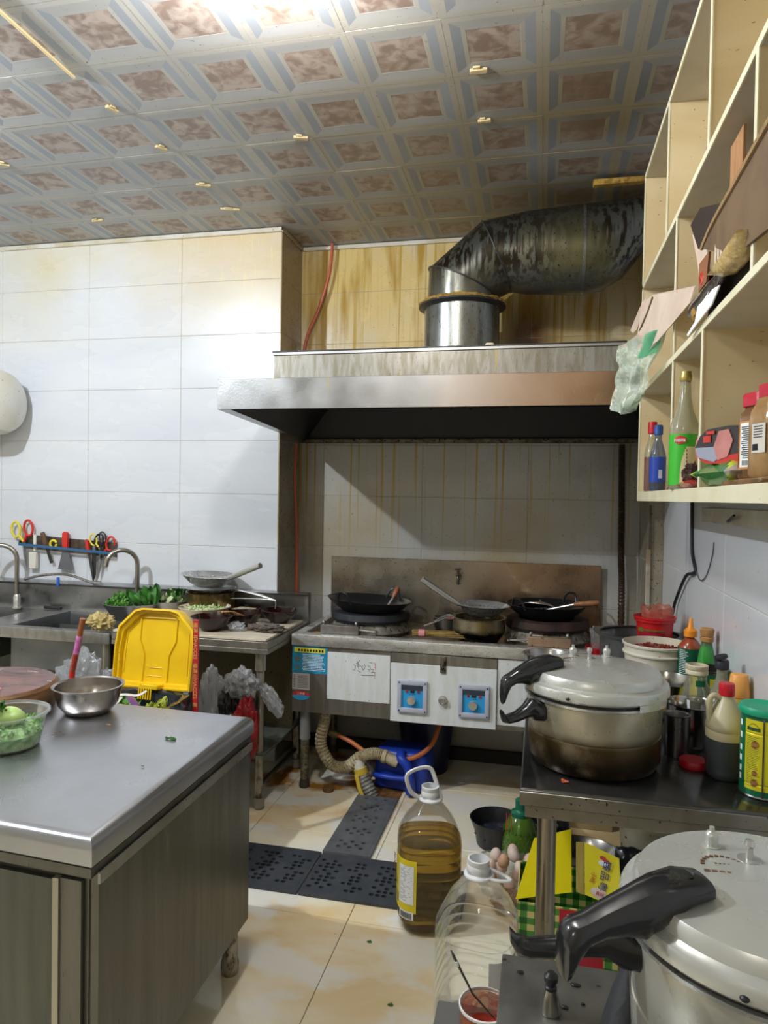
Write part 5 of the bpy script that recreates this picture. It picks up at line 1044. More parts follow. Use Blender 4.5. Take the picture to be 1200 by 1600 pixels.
# ---- things on the side table
pol = M('pot_polished', (.42, .41, .39), .16, 1, col2=(.3, .29, .27), scale=5, rvar=.05); pold = M('pot_dull', (.24, .235, .23), .32, .95, col2=(.17, .165, .16), scale=5, rvar=.1)
t = thing('jar_closure', 'round red plastic jar cap lying on the side table', 'cap', (.405, 1.985, RZ)); B().lathe([(0, 0), (.035, 0), (.036, .003), (.036, .015), (.033, .019), (0, .020)], seg=36).build('disc', M('cap_red', (.38, .008, .02), .35), t)
pot('steel_mug', 'narrow steel mug wedged between the burnt cooker and the steel pot', 'mug', (.375, 2.06, RZ), .032, .115, pold, .030, .004)
pot('steel_pot', 'deep steel pot with a dark inside behind the red cap', 'pot', (.435, 2.175, RZ), .070, .118, pol, .062, .006)
pot('steel_pot', 'steel pot half hidden behind the soy sauce jug', 'pot', (.528, 2.14, RZ), .050, .108, pold, .042, .008)
t = bowl('steel_pot', 'wide steel pot of yellowish dregs behind the burnt cooker', 'pot', (.405, 2.47, RZ), .105, .112, pol, .85)
q = B(); q.lathe([(0, .004), (.086, .004), (.094, .055), (0, .060)], seg=28); q.build('dregs', M('dregs', (.40, .28, .09), .4, col2=(.24, .14, .04), scale=25, spots=(50, .6, (.05, .04, .02)), bump=.3), t)
pot('steel_pot', 'steel pot behind the burnt cooker, close to the stove front', 'pot', (.035, 2.80, RZ), .092, .10, M('pot_mid', (.38, .38, .37), .25, .95, rvar=.06), .075, .006)
# soy jug
jugp = M('jug_plastic', (.62, .57, .38), .35, trans=.15, col2=(.52, .45, .26), scale=8, spots=(60, .72, (.3, .2, .08)))
soy = M('soy_dark', (.055, .068, .078), .35, col2=(.04, .05, .055), scale=8)
t = thing('soy_jug', 'cream plastic sauce jug half full of dark liquid with a red cap', 'jug', (.470, 1.935, RZ), rz=rad(12))
B().lathe([(0, .0), (.040, 0), (.045, .006), (.0465, .02), (.045, .028), (.0465, .034), (.0465, .100)], seg=36, pw=2.4).build('lower_body', soy, t)
B().lathe([(.0465, .100), (.0465, .118), (.0450, .121), (.0465, .124), (.0465, .135), (.042, .152), (.030, .178), (.020, .196), (.0165, .205), (.0165, .215)], seg=36, pw=2.3).build('upper_body', jugp, t)
B().lathe([(.0168, .207), (.0185, .208), (.0190, .212), (.0190, .235), (.0175, .239), (0, .239)], seg=24).build('cap', M('cap_red2', (.50, .01, .02), .3), t)
q = B(); q.tube(spline([(-.012, 0, .198), (-.032, 0, .207), (-.043, 0, .195), (-.0435, 0, .160), (-.040, 0, .135)], 5), .0075, 10); q.build('handle', jugp, t)
# tall tin with green lid
ty = M('tin_yellow', (.70, .62, .02), .35, .2); tg = M('tin_green', (.01, .16, .07), .35, .2); glid = M('lid_green', (.01, .32, .17), .4)
t = thing('seasoning_tin', 'tall yellow and green tin with a green lid beside the soy jug', 'tin', (.533, 1.845, RZ))
TR = .052
B().lathe([(0, .0), (TR, 0), (TR+.0015, .003), (TR, .006)], seg=48).build('base_rim', pold, t)
q = B(); q.lathe([(TR, .006), (TR, .020)], seg=48); q.lathe([(TR, .186), (TR, .197)], seg=48); q.lathe([(TR, .02), (TR, .186)], seg=6, a0=rad(170), a1=rad(206)); q.build('green_print', tg, t)
q = B(); 
for z0, z1 in ((.02, .030), (.036, .15), (.156, .186)): q.lathe([(TR, z0), (TR, z1)], seg=40, a0=rad(206), a1=rad(530))
for z in (.030, .036-.0, .150, ): q.lathe([(TR, z), (TR-.0012, z+.003), (TR, z+.006)], seg=40, a0=rad(206), a1=rad(530))
q.build('wall', ty, t)
q = B(); q.lathe([(TR+.0012, .004), (TR+.0012, .192)], seg=1, a0=rad(252), a1=rad(256)); q.build('side_seam', pold, t)
q = B(); q.lathe([(TR+.001, .195), (TR+.004, .196), (TR+.005, .200), (TR+.005, .209), (TR+.002, .213), (TR-.004, .213), (TR-.008, .210), (0, .210)], seg=48); q.build('lid', glid, t)
q = B()
def onc(q, a0, a1, z0, z1, e=.0005, r=TR): q.lathe([(r+e, z0), (r+e, z1)], seg=max(1, int(abs(a1-a0)/6)+1), a0=rad(a0), a1=rad(a1))
for k in range(30):
    z = .145-k*.0040
    if abs(z-.128) < .007 or abs(z-.060) < .005 or abs(z-.037) < .006: onc(q, 211, 222, z, z+.0012); continue
    onc(q, 211, 211+rnd.uniform(24, 36), z, z+.0012)
q.build('small_lettering', M('ink_green', (.08, .16, .03), .6), t)
q = B(); onc(q, 212, 246, .160, .168); 
for k in range(7): onc(q, 214+k*4.6, 214+k*4.6+3.2, .1895, .1945)
for k in range(12): a = 215+k*2.4; h = .0085*math.sin(math.pi*k/11); onc(q, a, a+2.4, .168+h, .1695+h)
q.build('emblem', M('ink_dark_green', (.02, .07, .02), .6), t)
for (a, z, h) in ((234, .128, .0085), (234, .060, .006), (233, .037, .008)):
    q = B()
    for k in range(8):
        c = math.cos(math.pi*(k+.5)/8); w = math.sqrt(1-c*c)*h/TR*57.3*1.1; onc(q, a-w, a+w, z+c*h-h/8, z+c*h+h/8, .0007)
    q.build('dish_picture', M('dish_brown', (.22, .06, .04), .5), t)
q = B()
for z in (.165, .135, .105, .08, .055, .035): onc(q, 184, 194, z, z+.014, .0007)
q.build('white_print', ink_w, t)
# bottles
def bottle(name, lab, loc, prof, mat, parts, rz=0, seg=28, pw=2.0, sx=1, sy=1, cat='bottle'):
    t = thing(name, lab, cat, loc, rz=rz); B().lathe(prof, seg=seg, pw=pw, sx=sx, sy=sy).build('body', mat, t)
    for nm, pr, mt in parts:
        kw = {}
        if len(pr) == 3 and isinstance(pr[2], tuple): kw = dict(a0=rad(pr[2][0]), a1=rad(pr[2][1])); pr = pr[:2]
        B().lathe(pr, seg=seg, pw=pw, sx=sx, sy=sy, **kw).build(nm, mt, t)
    return t
glass = film('glass', (.86, .88, .84), .05, .45, .06, (.7, .72, .65)); glass_g = film('glass_cloudy', (.70, .72, .58), .12, .42, .30, (.58, .58, .45))
orange = M('orange_plastic', (.80, .27, .02), .35); orange2 = M('orange_pale', (.78, .36, .08), .4)
dg = M('label_dark_green', (.008, .10, .05), .4)
t = bottle('chili_sauce_bottle', 'chilli sauce bottle with a pointed orange cap and dark green label', (.522, 2.66, RZ), [(0, 0), (.038, 0), (.041, .01), (.041, .175), (.038, .19), (.022, .212), (.014, .218), (.014, .226)], M('sauce_red', (.30, .06, .02), .25, coat=.5), [
    ('label', [(.0416, .03), (.0416, .185)], dg), ('cap', [(.016, .222), (.022, .223), (.022, .244), (.017, .249), (.010, .256), (.006, .285), (.004, .288), (0, .288)], orange)])
q = B()
for k in range(16): onc(q, 205, 205+rnd.uniform(28, 48), .178-k*.0062, .180-k*.0062, .0010, .0412)
q.build('small_lettering', ink_w, t)
t = bottle('oil_bottle', 'green labelled bottle closed with a brown cork', (.552, 2.55, RZ), [(0, 0), (.030, 0), (.033, .01), (.033, .11), (.030, .15), (.021, .205), (.016, .22), (.016, .232)], M('oil_green', (.02, .25, .03), .15, coat=.6), [('neck', [(.0185, .214), (.018, .232)], glass), ('cork', [(.0165, .226), (.021, .230), (.022, .243), (.018, .246), (.021, .249), (.023, .27), (.019, .274), (0, .275)], M('cork', (.48, .26, .09), .7, col2=(.35, .17, .05), scale=60))])
t = thing('open_tin', 'open round tin with a yellow and green print behind the bottles', 'tin', (.525, 2.39, RZ))
B().lathe([(0, .003), (.055, .003), (.056, .170), (.058, .172), (.058, .176), (.054, .175), (.053, .02), (0, .018)], seg=40).build('wall', pold, t)
for a0, a1, mt in ((180, 225, ty), (225, 262, dg), (262, 330, ty)):
    q = B(); q.lathe([(.0568, .01), (.0568, .158)], seg=8, a0=rad(a0), a1=rad(a1)); q.build('print', mt, t)
q = B(); q.lathe([(.0570, .152), (.0570, .164)], seg=20, a0=rad(180), a1=rad(330)); q.build('top_band', dg, t)
t = bottle('sauce_jar', 'wide mouthed clear jar with dark brown sauce and a cream rim', (.466, 2.27, RZ), [(0, 0), (.040, 0), (.042, .01), (.042, .115), (.036, .145), (.029, .158), (.029, .186)], film('jar_glass', (.80, .80, .72), .08, .4, .18, (.6, .6, .5)), [
    ('sauce', [(0, .004), (.039, .006), (.0405, .105), (0, .106)], M('sauce_brown', (.05, .02, .01), .3)), ('rim', [(.0295, .180), (.032, .182), (.032, .191), (.0300, .194), (.032, .197), (.032, .208), (.027, .210), (.027, .185)], M('rim_cream', (.62, .56, .40), .5)),
    ('white_label', [(.0426, .045), (.0426, .108), (195, 235)], lab_w), ('green_label', [(.0345, .150), (.036, .168), (255, 300)], tg)])
t = bottle('vinegar_bottle', 'clear bottle with a black flip cap between the jar and the orange cap', (.528, 2.235, RZ), [(0, 0), (.030, 0), (.033, .01), (.033, .125), (.030, .145), (.018, .175), (.0145, .19), (.0145, .212)], glass_g, [
    ('liquid', [(0, .004), (.0305, .006), (.0315, .07), (0, .072)], M('sauce_brown', (.05, .02, .01), .3)), ('cap', [(.017, .208), (.019, .209), (.019, .232), (.016, .236), (0, .236)], M('cap_black', (.02, .02, .03), .35)),
    ('white_label', [(.0336, .06), (.0336, .128), (185, 225)], lab_w)])
q = B(); q.X = Matrix.Translation((-.004, -.004, .240)) @ Matrix.Rotation(rad(-18), 4, 'Y'); q.lathe([(0, 0), (.019, 0), (.020, .004), (.018, .009), (0, .010)], seg=20); q.build('flip_lid', M('cap_black', (.02, .02, .03), .35), t)
q = B(); onc(q, 195, 212, .112, .119, .0008, .0336); q.build('red_lettering', lab_r, t)
text('lettering', '9', .030, ink, t, (-.0337*math.cos(rad(30)), -.0337*math.sin(rad(30)), .082), rot=(rad(90), 0, rad(-60)))
t = bottle('spice_bottle', 'spice bottle with a tall pale orange cap near the wall', (.556, 2.16, RZ), [(0, 0), (.026, 0), (.028, .006), (.028, .155)], M('amber', (.42, .22, .03), .2, coat=.5), [('label', [(.0285, .09), (.0285, .148)], M('label_amber', (.62, .42, .06), .4)), ('cap', [(.029, .150), (.030, .152), (.0235, .210), (.021, .213), (0, .213)], orange2)])
q = B(); onc(q, 200, 250, .128, .138, .0010, .0285); onc(q, 200, 250, .098, .104, .0010, .0285); q.build('red_print', lab_r, t)
q = B(); onc(q, 205, 245, .112, .122, .0010, .0285); q.build('green_print', M('print_green', (.05, .5, .08), .4), t)
# buckets at the back of the side table
wb = M('bucket_white', (.68, .65, .56), .4, col2=(.58, .50, .36), scale=5, spots=(50, .72, (.28, .12, .05)))
t = thing('white_bucket', 'white plastic bucket full of dried red chillies on the side table', 'bucket', (.425, 2.76, RZ))
B().lathe([(0, .002), (.100, .002), (.104, .01), (.112, .120), (.1135, .132), (.120, .136), (.121, .141), (.114, .144), (.115, .164), (.121, .168), (.122, .175), (.117, .177), (.113, .150), (.108, .12)], seg=48).build('body', wb, t)
chm = M('chilli_red', (.14, .012, .008), .35, col2=(.22, .03, .01), scale=30)
q = B(); q.lathe([(.112, .125), (.05, .142), (0, .146)], seg=24)
rn = random.Random(5)
for k in range(330):
    a, d = rn.uniform(0, 6.28), .098*math.sqrt(rn.random()); L_ = rn.uniform(.012, .028); th = rn.uniform(0, 6.28); z = .144+rn.uniform(0, .018)*(1-d/.12)
    p = Vector((d*math.cos(a), d*math.sin(a), z)); v = Vector((math.cos(th), math.sin(th), rn.uniform(-.3, .4)))*L_
    q.tube([p, p+v*.5+Vector((0, 0, .003)), p+v], [.0025, .0045, .001], 5)
o = q.build('dried_chillies', chm); o.location = (.425, 2.76, RZ); tag(o, 'dried red chillies heaped in the white bucket', 'chillies', kind='stuff')
t = thing('aluminium_pot', 'big dull grey aluminium pot behind the white and red buckets', 'pot', (.408, 3.11, RZ))
B().lathe(shell([(0, 0), (.145, 0), (.155, .01), (.160, .135), (.176, .139), (.177, .145), (.162, .147)], .004), seg=52).build('body', M('alu_dark', (.22, .23, .24), .35, .9, rvar=.08, spots=(50, .68, (.08, .07, .06))), t)
t = thing('pot_cover', 'dark flat lid sunk inside the big aluminium pot', 'lid', (.408, 3.11, RZ+.10)); B().lathe([(0, 0), (.150, 0), (.152, .006), (.12, .012), (0, .014)], seg=40).build('disc', pold, t)
rp = M('bucket_red', (.50, .008, .012), .28, coat=.2)
t = thing('red_bucket', 'small red plastic bucket lined with a stained clear bag', 'bucket', (.462, 3.06, RZ+.1145))
B().lathe([(0, .001), (.066, .001), (.072, .09), (.079, .093), (.080, .104), (.083, .106), (.083, .113), (.078, .114), (.070, .085), (.064, .006), (0, .005)], seg=40).build('body', rp, t)
q = B(); q.lathe([(.0685, .012), (.0735, .062)], seg=14, a0=rad(205), a1=rad(295)); q.build('label', M('label_dkred', (.30, .01, .02), .4), t)
q = B(); q.lathe([(.0742, .060), (.0746, .066)], seg=14, a0=rad(205), a1=rad(295)); q.lathe([(.0738, .054), (.0745, .070)], seg=5, a0=rad(205), a1=rad(225)); q.build('green_band', M('band_green', (.10, .16, .02), .4), t)
q = B()
for k in range(8): q.lathe([(.0722, .028), (.0730, .036)], seg=1, a0=rad(240+k*6), a1=rad(243.5+k*6))
q.build('lettering', M('ink_pink', (.75, .45, .4), .5), t)
stain = film('stained_bag', (.85, .55, .45), .2, .3, .35, (.55, .16, .12), .8, 30)
def openbag(lab, loc, r, h, mat, seed, name='liner_bag', n=40, rows=7, flare=.1, sx=1, sy=1):
    rn = random.Random(seed); g = []; 
    for j in range(rows+1):
        f = j/rows; row = []
        for k in range(n+1):
            a = 2*math.pi*(k % n)/n; w = 1+flare*f+.13*f*noise.noise(Vector((3*math.cos(a), 3*math.sin(a), j*.5+seed)))+.05*math.sin(a*9+seed)*f
            zz = h*f*(1+.28*noise.noise(Vector((2*math.cos(a), 2*math.sin(a), seed+9))) if j == rows else 1)
            row.append(Vector((r*w*math.cos(a)*sx, r*w*math.sin(a)*sy, zz)))
        g.append(row)
    o = B().sheet(g).build(name, mat, ang=80); o.location = loc; tag(o, lab, 'plastic bag'); return o
openbag('stained clear bag sticking up out of the red bucket', (.470, 3.06, RZ+.17), .060, .095, stain, 3, flare=.03)
o = B().blob((0, 0, 0), (.055, .055, .03), .2, 4, 91, 3).build('chilli_paste', M('paste', (.30, .02, .01), .4, bump=.4)); o.location = (.462, 3.06, RZ+.165); tag(o, 'red chilli paste inside the small red bucket', 'food')
t = thing('red_tub', 'low translucent red tub on the side table near the stove', 'tub', (.262, 3.20, RZ))
B().lathe([(0, .001), (.052, .001), (.058, .045), (.064, .047), (.066, .058), (.062, .060), (.055, .044), (.049, .006), (0, .005)], seg=36).build('body', film('red_clear', (.80, .03, .04), .15, .3, .45, (.6, .01, .02)), t)
q = B(); q.lathe([(0, .006), (.050, .007), (.054, .035), (0, .037)], seg=24); q.build('contents', M('paste2', (.40, .01, .01), .35), t)
q = B(); q.tube([(.012, -.060, .012), (.045, -.05, .035)], .006, 8, flat=.5); q.build('yellow_tag', M('tag_yellow', (.75, .5, .02), .4), t)
openbag('clear plastic bag standing open in the red tub', (.270, 3.21, RZ+.035), .046, .10, film('bag_very_clear', (.93, .93, .94), .12, .34, .12, (.8, .8, .8), .8, 25), 6, flare=.12)
q = B(); rn = random.Random(8)
for k in range(120):
    a, d = rn.uniform(0, 6.28), .075*math.sqrt(rn.random()); p = Vector((d*1.3*math.cos(a), d*math.sin(a), rn.uniform(.004, .024))); v = Vector((rn.uniform(-1, 1), rn.uniform(-1, 1), rn.uniform(-.2, .2)))*.016
    q.tube([p, p+v], [.004, .0015], 5)
o = q.build('chilli_scraps', M('chilli_dark', (.16, .03, .02), .4, col2=(.35, .15, .06), scale=60)); o.location = (.30, 3.0, RZ+.004); tag(o, 'scattered red chilli scraps in front of the red tub', 'chillies', kind='stuff')
q = B(); leaves(q, (0, 0, .004), 5, .012, .004, .016, 71, 0); o = q.build('crumb', M('crumb_red', (.55, .12, .05), .5)); o.location = (.065, 1.775, RZ); tag(o, 'orange red food crumb near the front edge of the side table', 'crumb')

# ================================================================== cables and strip on the right wall
o = B().tube(spline([(.583, 3.01, 1.50), (.583, 3.0, 1.40), (.583, 2.98, 1.30), (.583, 2.915, 1.235), (.580, 2.96, 1.218), (.576, 3.03, 1.205), (.575, 3.12, 1.16), (.575, 3.27, 1.06), (.57, 3.30, 1.0)], 8), .0065, 10).build('power_cable', M('black_rubber', (.02, .02, .022), .5)); tag(o, 'thick black cable kinked against the right wall below the shelf', 'cable')
o = B().tube(spline([(.586, 2.915, 1.232), (.586, 2.84, 1.205), (.586, 2.74, 1.235), (.586, 2.66, 1.31), (.586, 2.64, 1.36)], 8), .0022, 6).build('thin_wire', M('wire_grey', (.12, .12, .13), .5)); tag(o, 'thin grey wire looping up the right wall', 'wire')
o = B((.58, 2.3, 1.46)).box(.568, .589, 1.75, 2.76, 1.43, 1.480, bev=.002).build('wall_batten', M('batten', (.50, .49, .42), .55, col2=(.4, .36, .26), scale=8)); tag(o, 'pale wooden batten on the right wall under the shelf unit', 'batten')
o = B().tube([(.566, 2.38, 1.440), (.545, 2.22, 1.462)], .004, 8).build('nail', dk); tag(o, 'long dark nail sticking out of the wall batten', 'nail')
# ================================================================== wall shelf unit
sh_c = M('shelf_cream', (.66, .56, .36), .42, col2=(.58, .46, .26), scale=3, stretch=(1, 1, 2), spots=(60, .72, (.22, .12, .05)), rvar=.06)
sh_e = M('shelf_edge', (.74, .72, .55), .4, col2=(.66, .62, .42), scale=6, spots=(90, .73, (.3, .18, .06)))
sh_b = M('shelf_board', (.52, .50, .44), .45, col2=(.44, .40, .33), scale=4, rvar=.06)
t = thing('wall_shelf', 'tall cream open shelf unit on the right wall, greasy and speckled', 'shelf unit', (.475, 1.8, 1.5)); O = (.475, 1.8, 1.5)
SF, SB = .362, .582; Y0, Y1 = .55, 2.905; TH = .016
levels = [1.500, 1.908, 2.318, 2.745]
for k, z in enumerate(levels):
    th = .033 if k == 0 else TH
    b = B(O); b.box(SF+.002, SB, Y0, Y1, z, z+th); sb_ = b.build('shelf_board', sh_b if k else sh_e, t)
    b = B(O); b.box(SF-.001, SF+.003, Y0, Y1+.001, z-.001, z+th+.001, bev=.0006); b.build('edge_band', sh_e, sb_)
def div(y, z0, z1):
    b = B(O); b.box(SF+.002, SB-.004, y-TH/2, y+TH/2, z0, z1); dv = b.build('divider', sh_c, t)
    b = B(O); b.box(SF-.001, SF+.003, y-TH/2-.001, y+TH/2+.001, z0, z1, bev=.0006); b.build('edge_band', sh_e, dv)
div(Y1-TH/2, 1.533, 2.745); 
for y in (2.19, 1.80, 1.15, .75): div(y, 1.533, 1.908)
for y in (2.185, 1.40, .95): div(y, 1.924, 2.318)
for y in (2.37, 1.79, 1.15): div(y, 2.334, 2.745)
b = B(O); b.box(SB-.004, SB+.004, Y0, Y1, 1.5, 2.76); b.build('back_board', sh_c, t)
SZ_ = 1.534
# bottles on the lowest shelf, far end
t = bottle('sauce_bottle', 'slim bottle of brown sauce with a red cap in the far shelf cell', (.398, 2.80, SZ_), [(0, 0), (.026, 0), (.028, .01), (.028, .14), (.024, .165), (.014, .20), (.012, .225)], glass, [
    ('sauce', [(0, .003), (.026, .004), (.0268, .13), (0, .131)], M('sauce_redbrown', (.20, .03, .02), .25)), ('cap', [(.0135, .218), (.0165, .219), (.017, .24), (.0155, .262), (0, .263)], M('cap_red3', (.45, .01, .02), .35))])
t = bottle('blue_label_bottle', 'small bottle with a blue cap and blue label in the far shelf cell', (.392, 2.62, SZ_), [(0, 0), (.024, 0), (.027, .01), (.027, .125), (.021, .15), (.012, .18), (.0115, .205)], film('glass_blue', (.55, .6, .7), .06, .4, .2, (.2, .25, .35)), [
    ('liquid', [(0, .003), (.025, .004), (.0258, .118), (0, .119)], M('liq_dark', (.02, .02, .06), .25)), ('label', [(.0278, .032), (.0278, .12)], M('label_navy', (.015, .05, .32), .35)), ('cap', [(.0125, .198), (.015, .199), (.0155, .225), (.013, .232), (0, .233)], M('cap_blue', (.03, .10, .42), .35))])
q = B(); 
for k in range(8): onc(q, 268+k*3.2, 268+k*3.2+1.8, .045, .075, .0008, .0278)
q.build('barcode', ink_w, t)
# big bottle with green label
t = bottle('glass_bottle', 'tall cloudy glass bottle with a green label and gold collar on the shelf', (.389, 2.136, SZ_), [(0, 0), (.036, 0), (.0395, .008), (.0395, .165), (.037, .185), (.022, .225), (.016, .26), (.0135, .30), (.0135, .318)], glass_g, [
    ('liquid', [(0, .003), (.037, .004), (.0375, .15), (0, .151)], M('liq_amber', (.36, .26, .09), .3)), ('green_label', [(.0402, .012), (.0402, .155), (150, 400)], M('label_bright_green', (.035, .40, .02), .4)), ('gold_collar', [(.0145, .306), (.016, .308), (.0165, .322), (.0145, .327), (.0145, .333), (.011, .333)], M('gold_cap', (.45, .36, .12), .35, .7))])
q = B()
for k in range(14):
    z = .014+k*.0075; w = 50*math.sqrt(max(0, 1-(max(0, z-.03)/.10)**2)); onc(q, 296-w, 345, z, z+.0076, .0012, .0402)
q.build('cream_panel', M('label_cream', (.62, .55, .33), .4), t)
q = B()
for k in range(9):
    c = math.cos(math.pi*(k+.5)/9); w = 26*math.sqrt(1-c*c); onc(q, 244-w*.9, 244+w, .138+c*.011-.0013, .138+c*.011+.0013, .0018, .0402)
q.build('red_oval', M('label_red_oval', (.55, .02, .03), .4), t)
text('lettering', 'naana', .017, ink_w, t, (-.0432*math.cos(rad(64)), -.0437*math.sin(rad(64)), .138), rot=(rad(90), 0, rad(-26)), sx=.8)
q = B()
for k in range(9): onc(q, 268, 271, .105-k*.010, .111-k*.010, .0018, .0402)
for k in range(4): onc(q, 272, 300, .040-k*.007, .043-k*.007, .0018, .0402)
q.build('small_lettering', ink, t)
t = thing('wrapped_sausage', 'pink wrapped packet leaning behind the bottle on the shelf', 'packet', (.47, 2.14-.0, SZ_)); t.location = (.410, 1.935, SZ_)
B().blob((0, 0, .105), (.030, .016, .060), .1, 2, 95, 3).build('packet', M('pink_pack', (.48, .16, .18), .35, spots=(40, .66, (.05, .02, .03))), t); B().blob((0, 0, .03), (.03, .016, .035), .2, 3, 96, 3).build('base', blackbag, t)
o = B().blob((0, 0, .036), (.026, .034, .032), .4, 4, 97, 4, .4, floor=0).build('clear_packet', film('bag_brownish', (.5, .42, .4), .15, .4, .5, (.06, .03, .03), .9, 25)); o.location = (.392, 2.02, SZ_); tag(o, 'crumpled dark clear packet before the glass bottle on the shelf', 'packet')
# red pack, green pack, chilli scraps along the front edge
def pillow(name, lab, loc, sx, sy, h, mats, rz, seed, split=0.0, tilt=(0, 0)):
    q = B(); n, m = 22, 12; topg, botg = [], []
    for sgn, g in ((1, topg), (-1, botg)):
        for i in range(n+1):
            row = []
            for j in range(m+1):
                u, v = i/n*2-1, j/m*2-1; e = (1-abs(u)**2.5)*(1-abs(v)**2.5); z = h*.5*sgn*e*(1+.28*noise.noise(Vector((u*3, v*3, seed+sgn))))
                row.append(Vector((u*sx+.004*noise.noise(Vector((v*4, seed, 0))), v*sy, h*.5+z)))
            g.append(row)
    q.sheet(topg); q.sheet(botg)
    for f in q.bm.faces:
        c = f.calc_center_median(); k = noise.noise(Vector((c.x*16, c.y*16, seed*3)))
        f.material_index = 0 if c.x+k*.03 < split else (1 if len(mats) < 3 or k < .12 else 2)
    o = q.build(name, mats, ang=60); o.location = loc; o.rotation_euler = (tilt[0], tilt[1], rz); return o
gA = M('foil_green', (.02, .16, .03), .25, coat=.4, bump=.3, bscale=40); gB = M('foil_lime', (.42, .58, .03), .25, coat=.4, bump=.3, bscale=40); gC = M('foil_silver', (.5, .52, .46), .25, .5, bump=.3, bscale=40); rA = M('foil_red', (.48, .03, .02), .25, coat=.4, bump=.3, bscale=40)
o = pillow('seasoning_packet', '', (.400, 1.72, SZ_+.002), .150, .036, .060, [gC, gA, gB], rad(96), 2, -.095); tag(o, 'rumpled green and lime foil packet lying along the shelf front', 'packet')
o = pillow('seasoning_packet', '', (.388, 2.02, SZ_+.001), .100, .028, .024, [rA, rA, gC], rad(88), 5, .05); tag(o, 'flat red foil packet on the shelf front left of the green one', 'packet')
q = B(); rn = random.Random(12)
for k in range(50):
    p = Vector((rn.uniform(-.012, .012), rn.uniform(-.09, .09), rn.uniform(.002, .008))); v = Vector((rn.uniform(-1, 1)*.4, rn.uniform(-1, 1), 0))*.012; q.tube([p, p+v], [.0025, .001], 5)
o = q.build('dried_scraps', M('dry_scrap', (.14, .06, .02), .6)); o.location = (.382, 2.22, SZ_); tag(o, 'brown dried spice scraps spilled on the shelf front edge', 'scraps', kind='stuff')
bwl = M('foil_black', (.03, .028, .03), .25, coat=.3, bump=.3, bscale=30)
t = thing('snack_pouch', 'black and red foil pouch with a clear pink window on its side on the shelf', 'pouch', (.400, 1.685, SZ_+.045))
poly = [(-.085, 0), (-.070, .026), (-.045, .040), (.02, .043), (.09, .038), (.09, -.03), (.03, -.042), (-.05, -.036), (-.072, -.024)]
q = B(); q.X = Matrix.Rotation(rad(-62), 4, 'Z'); q.prism([(a, b_+.045) for a, b_ in poly], .045, 'xz', -.02); q.build('pouch', bwl, t)
q = B(); q.X = Matrix.Rotation(rad(-62), 4, 'Z'); q.prism([(-.070, .019), (-.05, .009), (.03, .003), (.09, .015), (.09, .03), (.0, .022)], .047, 'xz', -.021); q.build('red_band', rA, t)
q = B(); q.X = Matrix.Rotation(rad(-62), 4, 'Z'); q.prism([(-.022, .045), (-.008, .078), (.022, .080), (.035, .055), (.020, .020), (-.010, .014)], .003, 'xz', -.0225); q.build('window', M('pink_window', (.50, .22, .20), .3, col2=(.40, .15, .14), scale=25), t)
q = B(); q.X = Matrix.Rotation(rad(-62), 4, 'Z'); q.prism([(-.083, .045), (-.070, .022), (-.02, .010), (-.010, .018), (-.020, .044)], .003, 'xz', -.0222); q.build('grey_fold', M('foil_grey', (.33, .36, .45), .3, .3), t)
q = B(); q.X = Matrix.Rotation(rad(-62), 4, 'Z'); q.box(-.055, -.032, -.023, -.021, .055, .070); q.box(-.046, -.020, -.0232, -.021, .073, .080); q.build('red_print', rA, t)
# two big sauce jars at right
jgl = M('jar_brown', (.13, .06, .025), .15, coat=.6, col2=(.20, .10, .04), scale=10); jgl2 = M('jar_tan', (.36, .22, .09), .2, coat=.5, col2=(.26, .14, .05), scale=14)
rcap = M('cap_dark_red', (.42, .01, .03), .35)
t = bottle('sauce_jar', 'square brown sauce jar with a red lid and white label on the shelf', (.438, 1.572, SZ_+.014), [(0, 0), (.036, 0), (.039, .006), (.039, .120), (.036, .135), (.030, .143), (.028, .15)], jgl, [('lid', [(.029, .148), (.033, .149), (.0335, .172), (.031, .176), (0, .176)], rcap)], pw=5, seg=40, rz=rad(20))
q = B(); q.box(-.0405, -.0395, -.020, .020, .020, .118, bev=.0003); lb = q.build('label_border', M('label_orange', (.55, .22, .04), .4), t); q = B(); q.box(-.0412, -.0405, -.016, .016, .024, .114, bev=.0003); q.build('label', lab_w, t)
q = B()
for k in range(16): q.box(-.0416, -.0412, -.012, .012-rnd.uniform(0, .006), .105-k*.0042, .107-k*.0042)
for k in range(8): q.box(-.0416, -.0412, -.010+k*.0025, -.009+k*.0025, .028, .038)
q.build('small_lettering', ink, t)
t = bottle('sauce_jar', 'tan sauce jar with a barcode label cut by the right picture edge', (.425, 1.452, SZ_+.014), [(0, 0), (.036, 0), (.039, .006), (.039, .105), (.036, .125), (.026, .150), (.022, .155)], jgl2, [('lid', [(.023, .150), (.026, .151), (.026, .175), (0, .176)], rcap)], pw=4, seg=40, rz=rad(20))
q = B(); q.box(-.0405, -.0395, -.026, .012, .045, .100, bev=.0003); q.build('label', M('label_offwhite', (.55, .53, .48), .5), t)
q = B()
for k in range(8): q.box(-.0412, -.0405, -.006+k*.002, -.005+k*.002, .050, .062)
for k in range(5): q.box(-.0412, -.0405, -.018, .006, .094-k*.005, .0955-k*.005)
q.build('barcode', ink, t)
t = thing('jar_tray', 'thin brown sticky tray under the two sauce jars on the shelf', 'tray', (.43, 1.52, SZ_)); B().box(-.055, .06, -.16, .12, 0.0, .012, bev=.003).build('plate', M('tray_brown', (.20, .11, .04), .5, col2=(.10, .05, .02), scale=20), t)
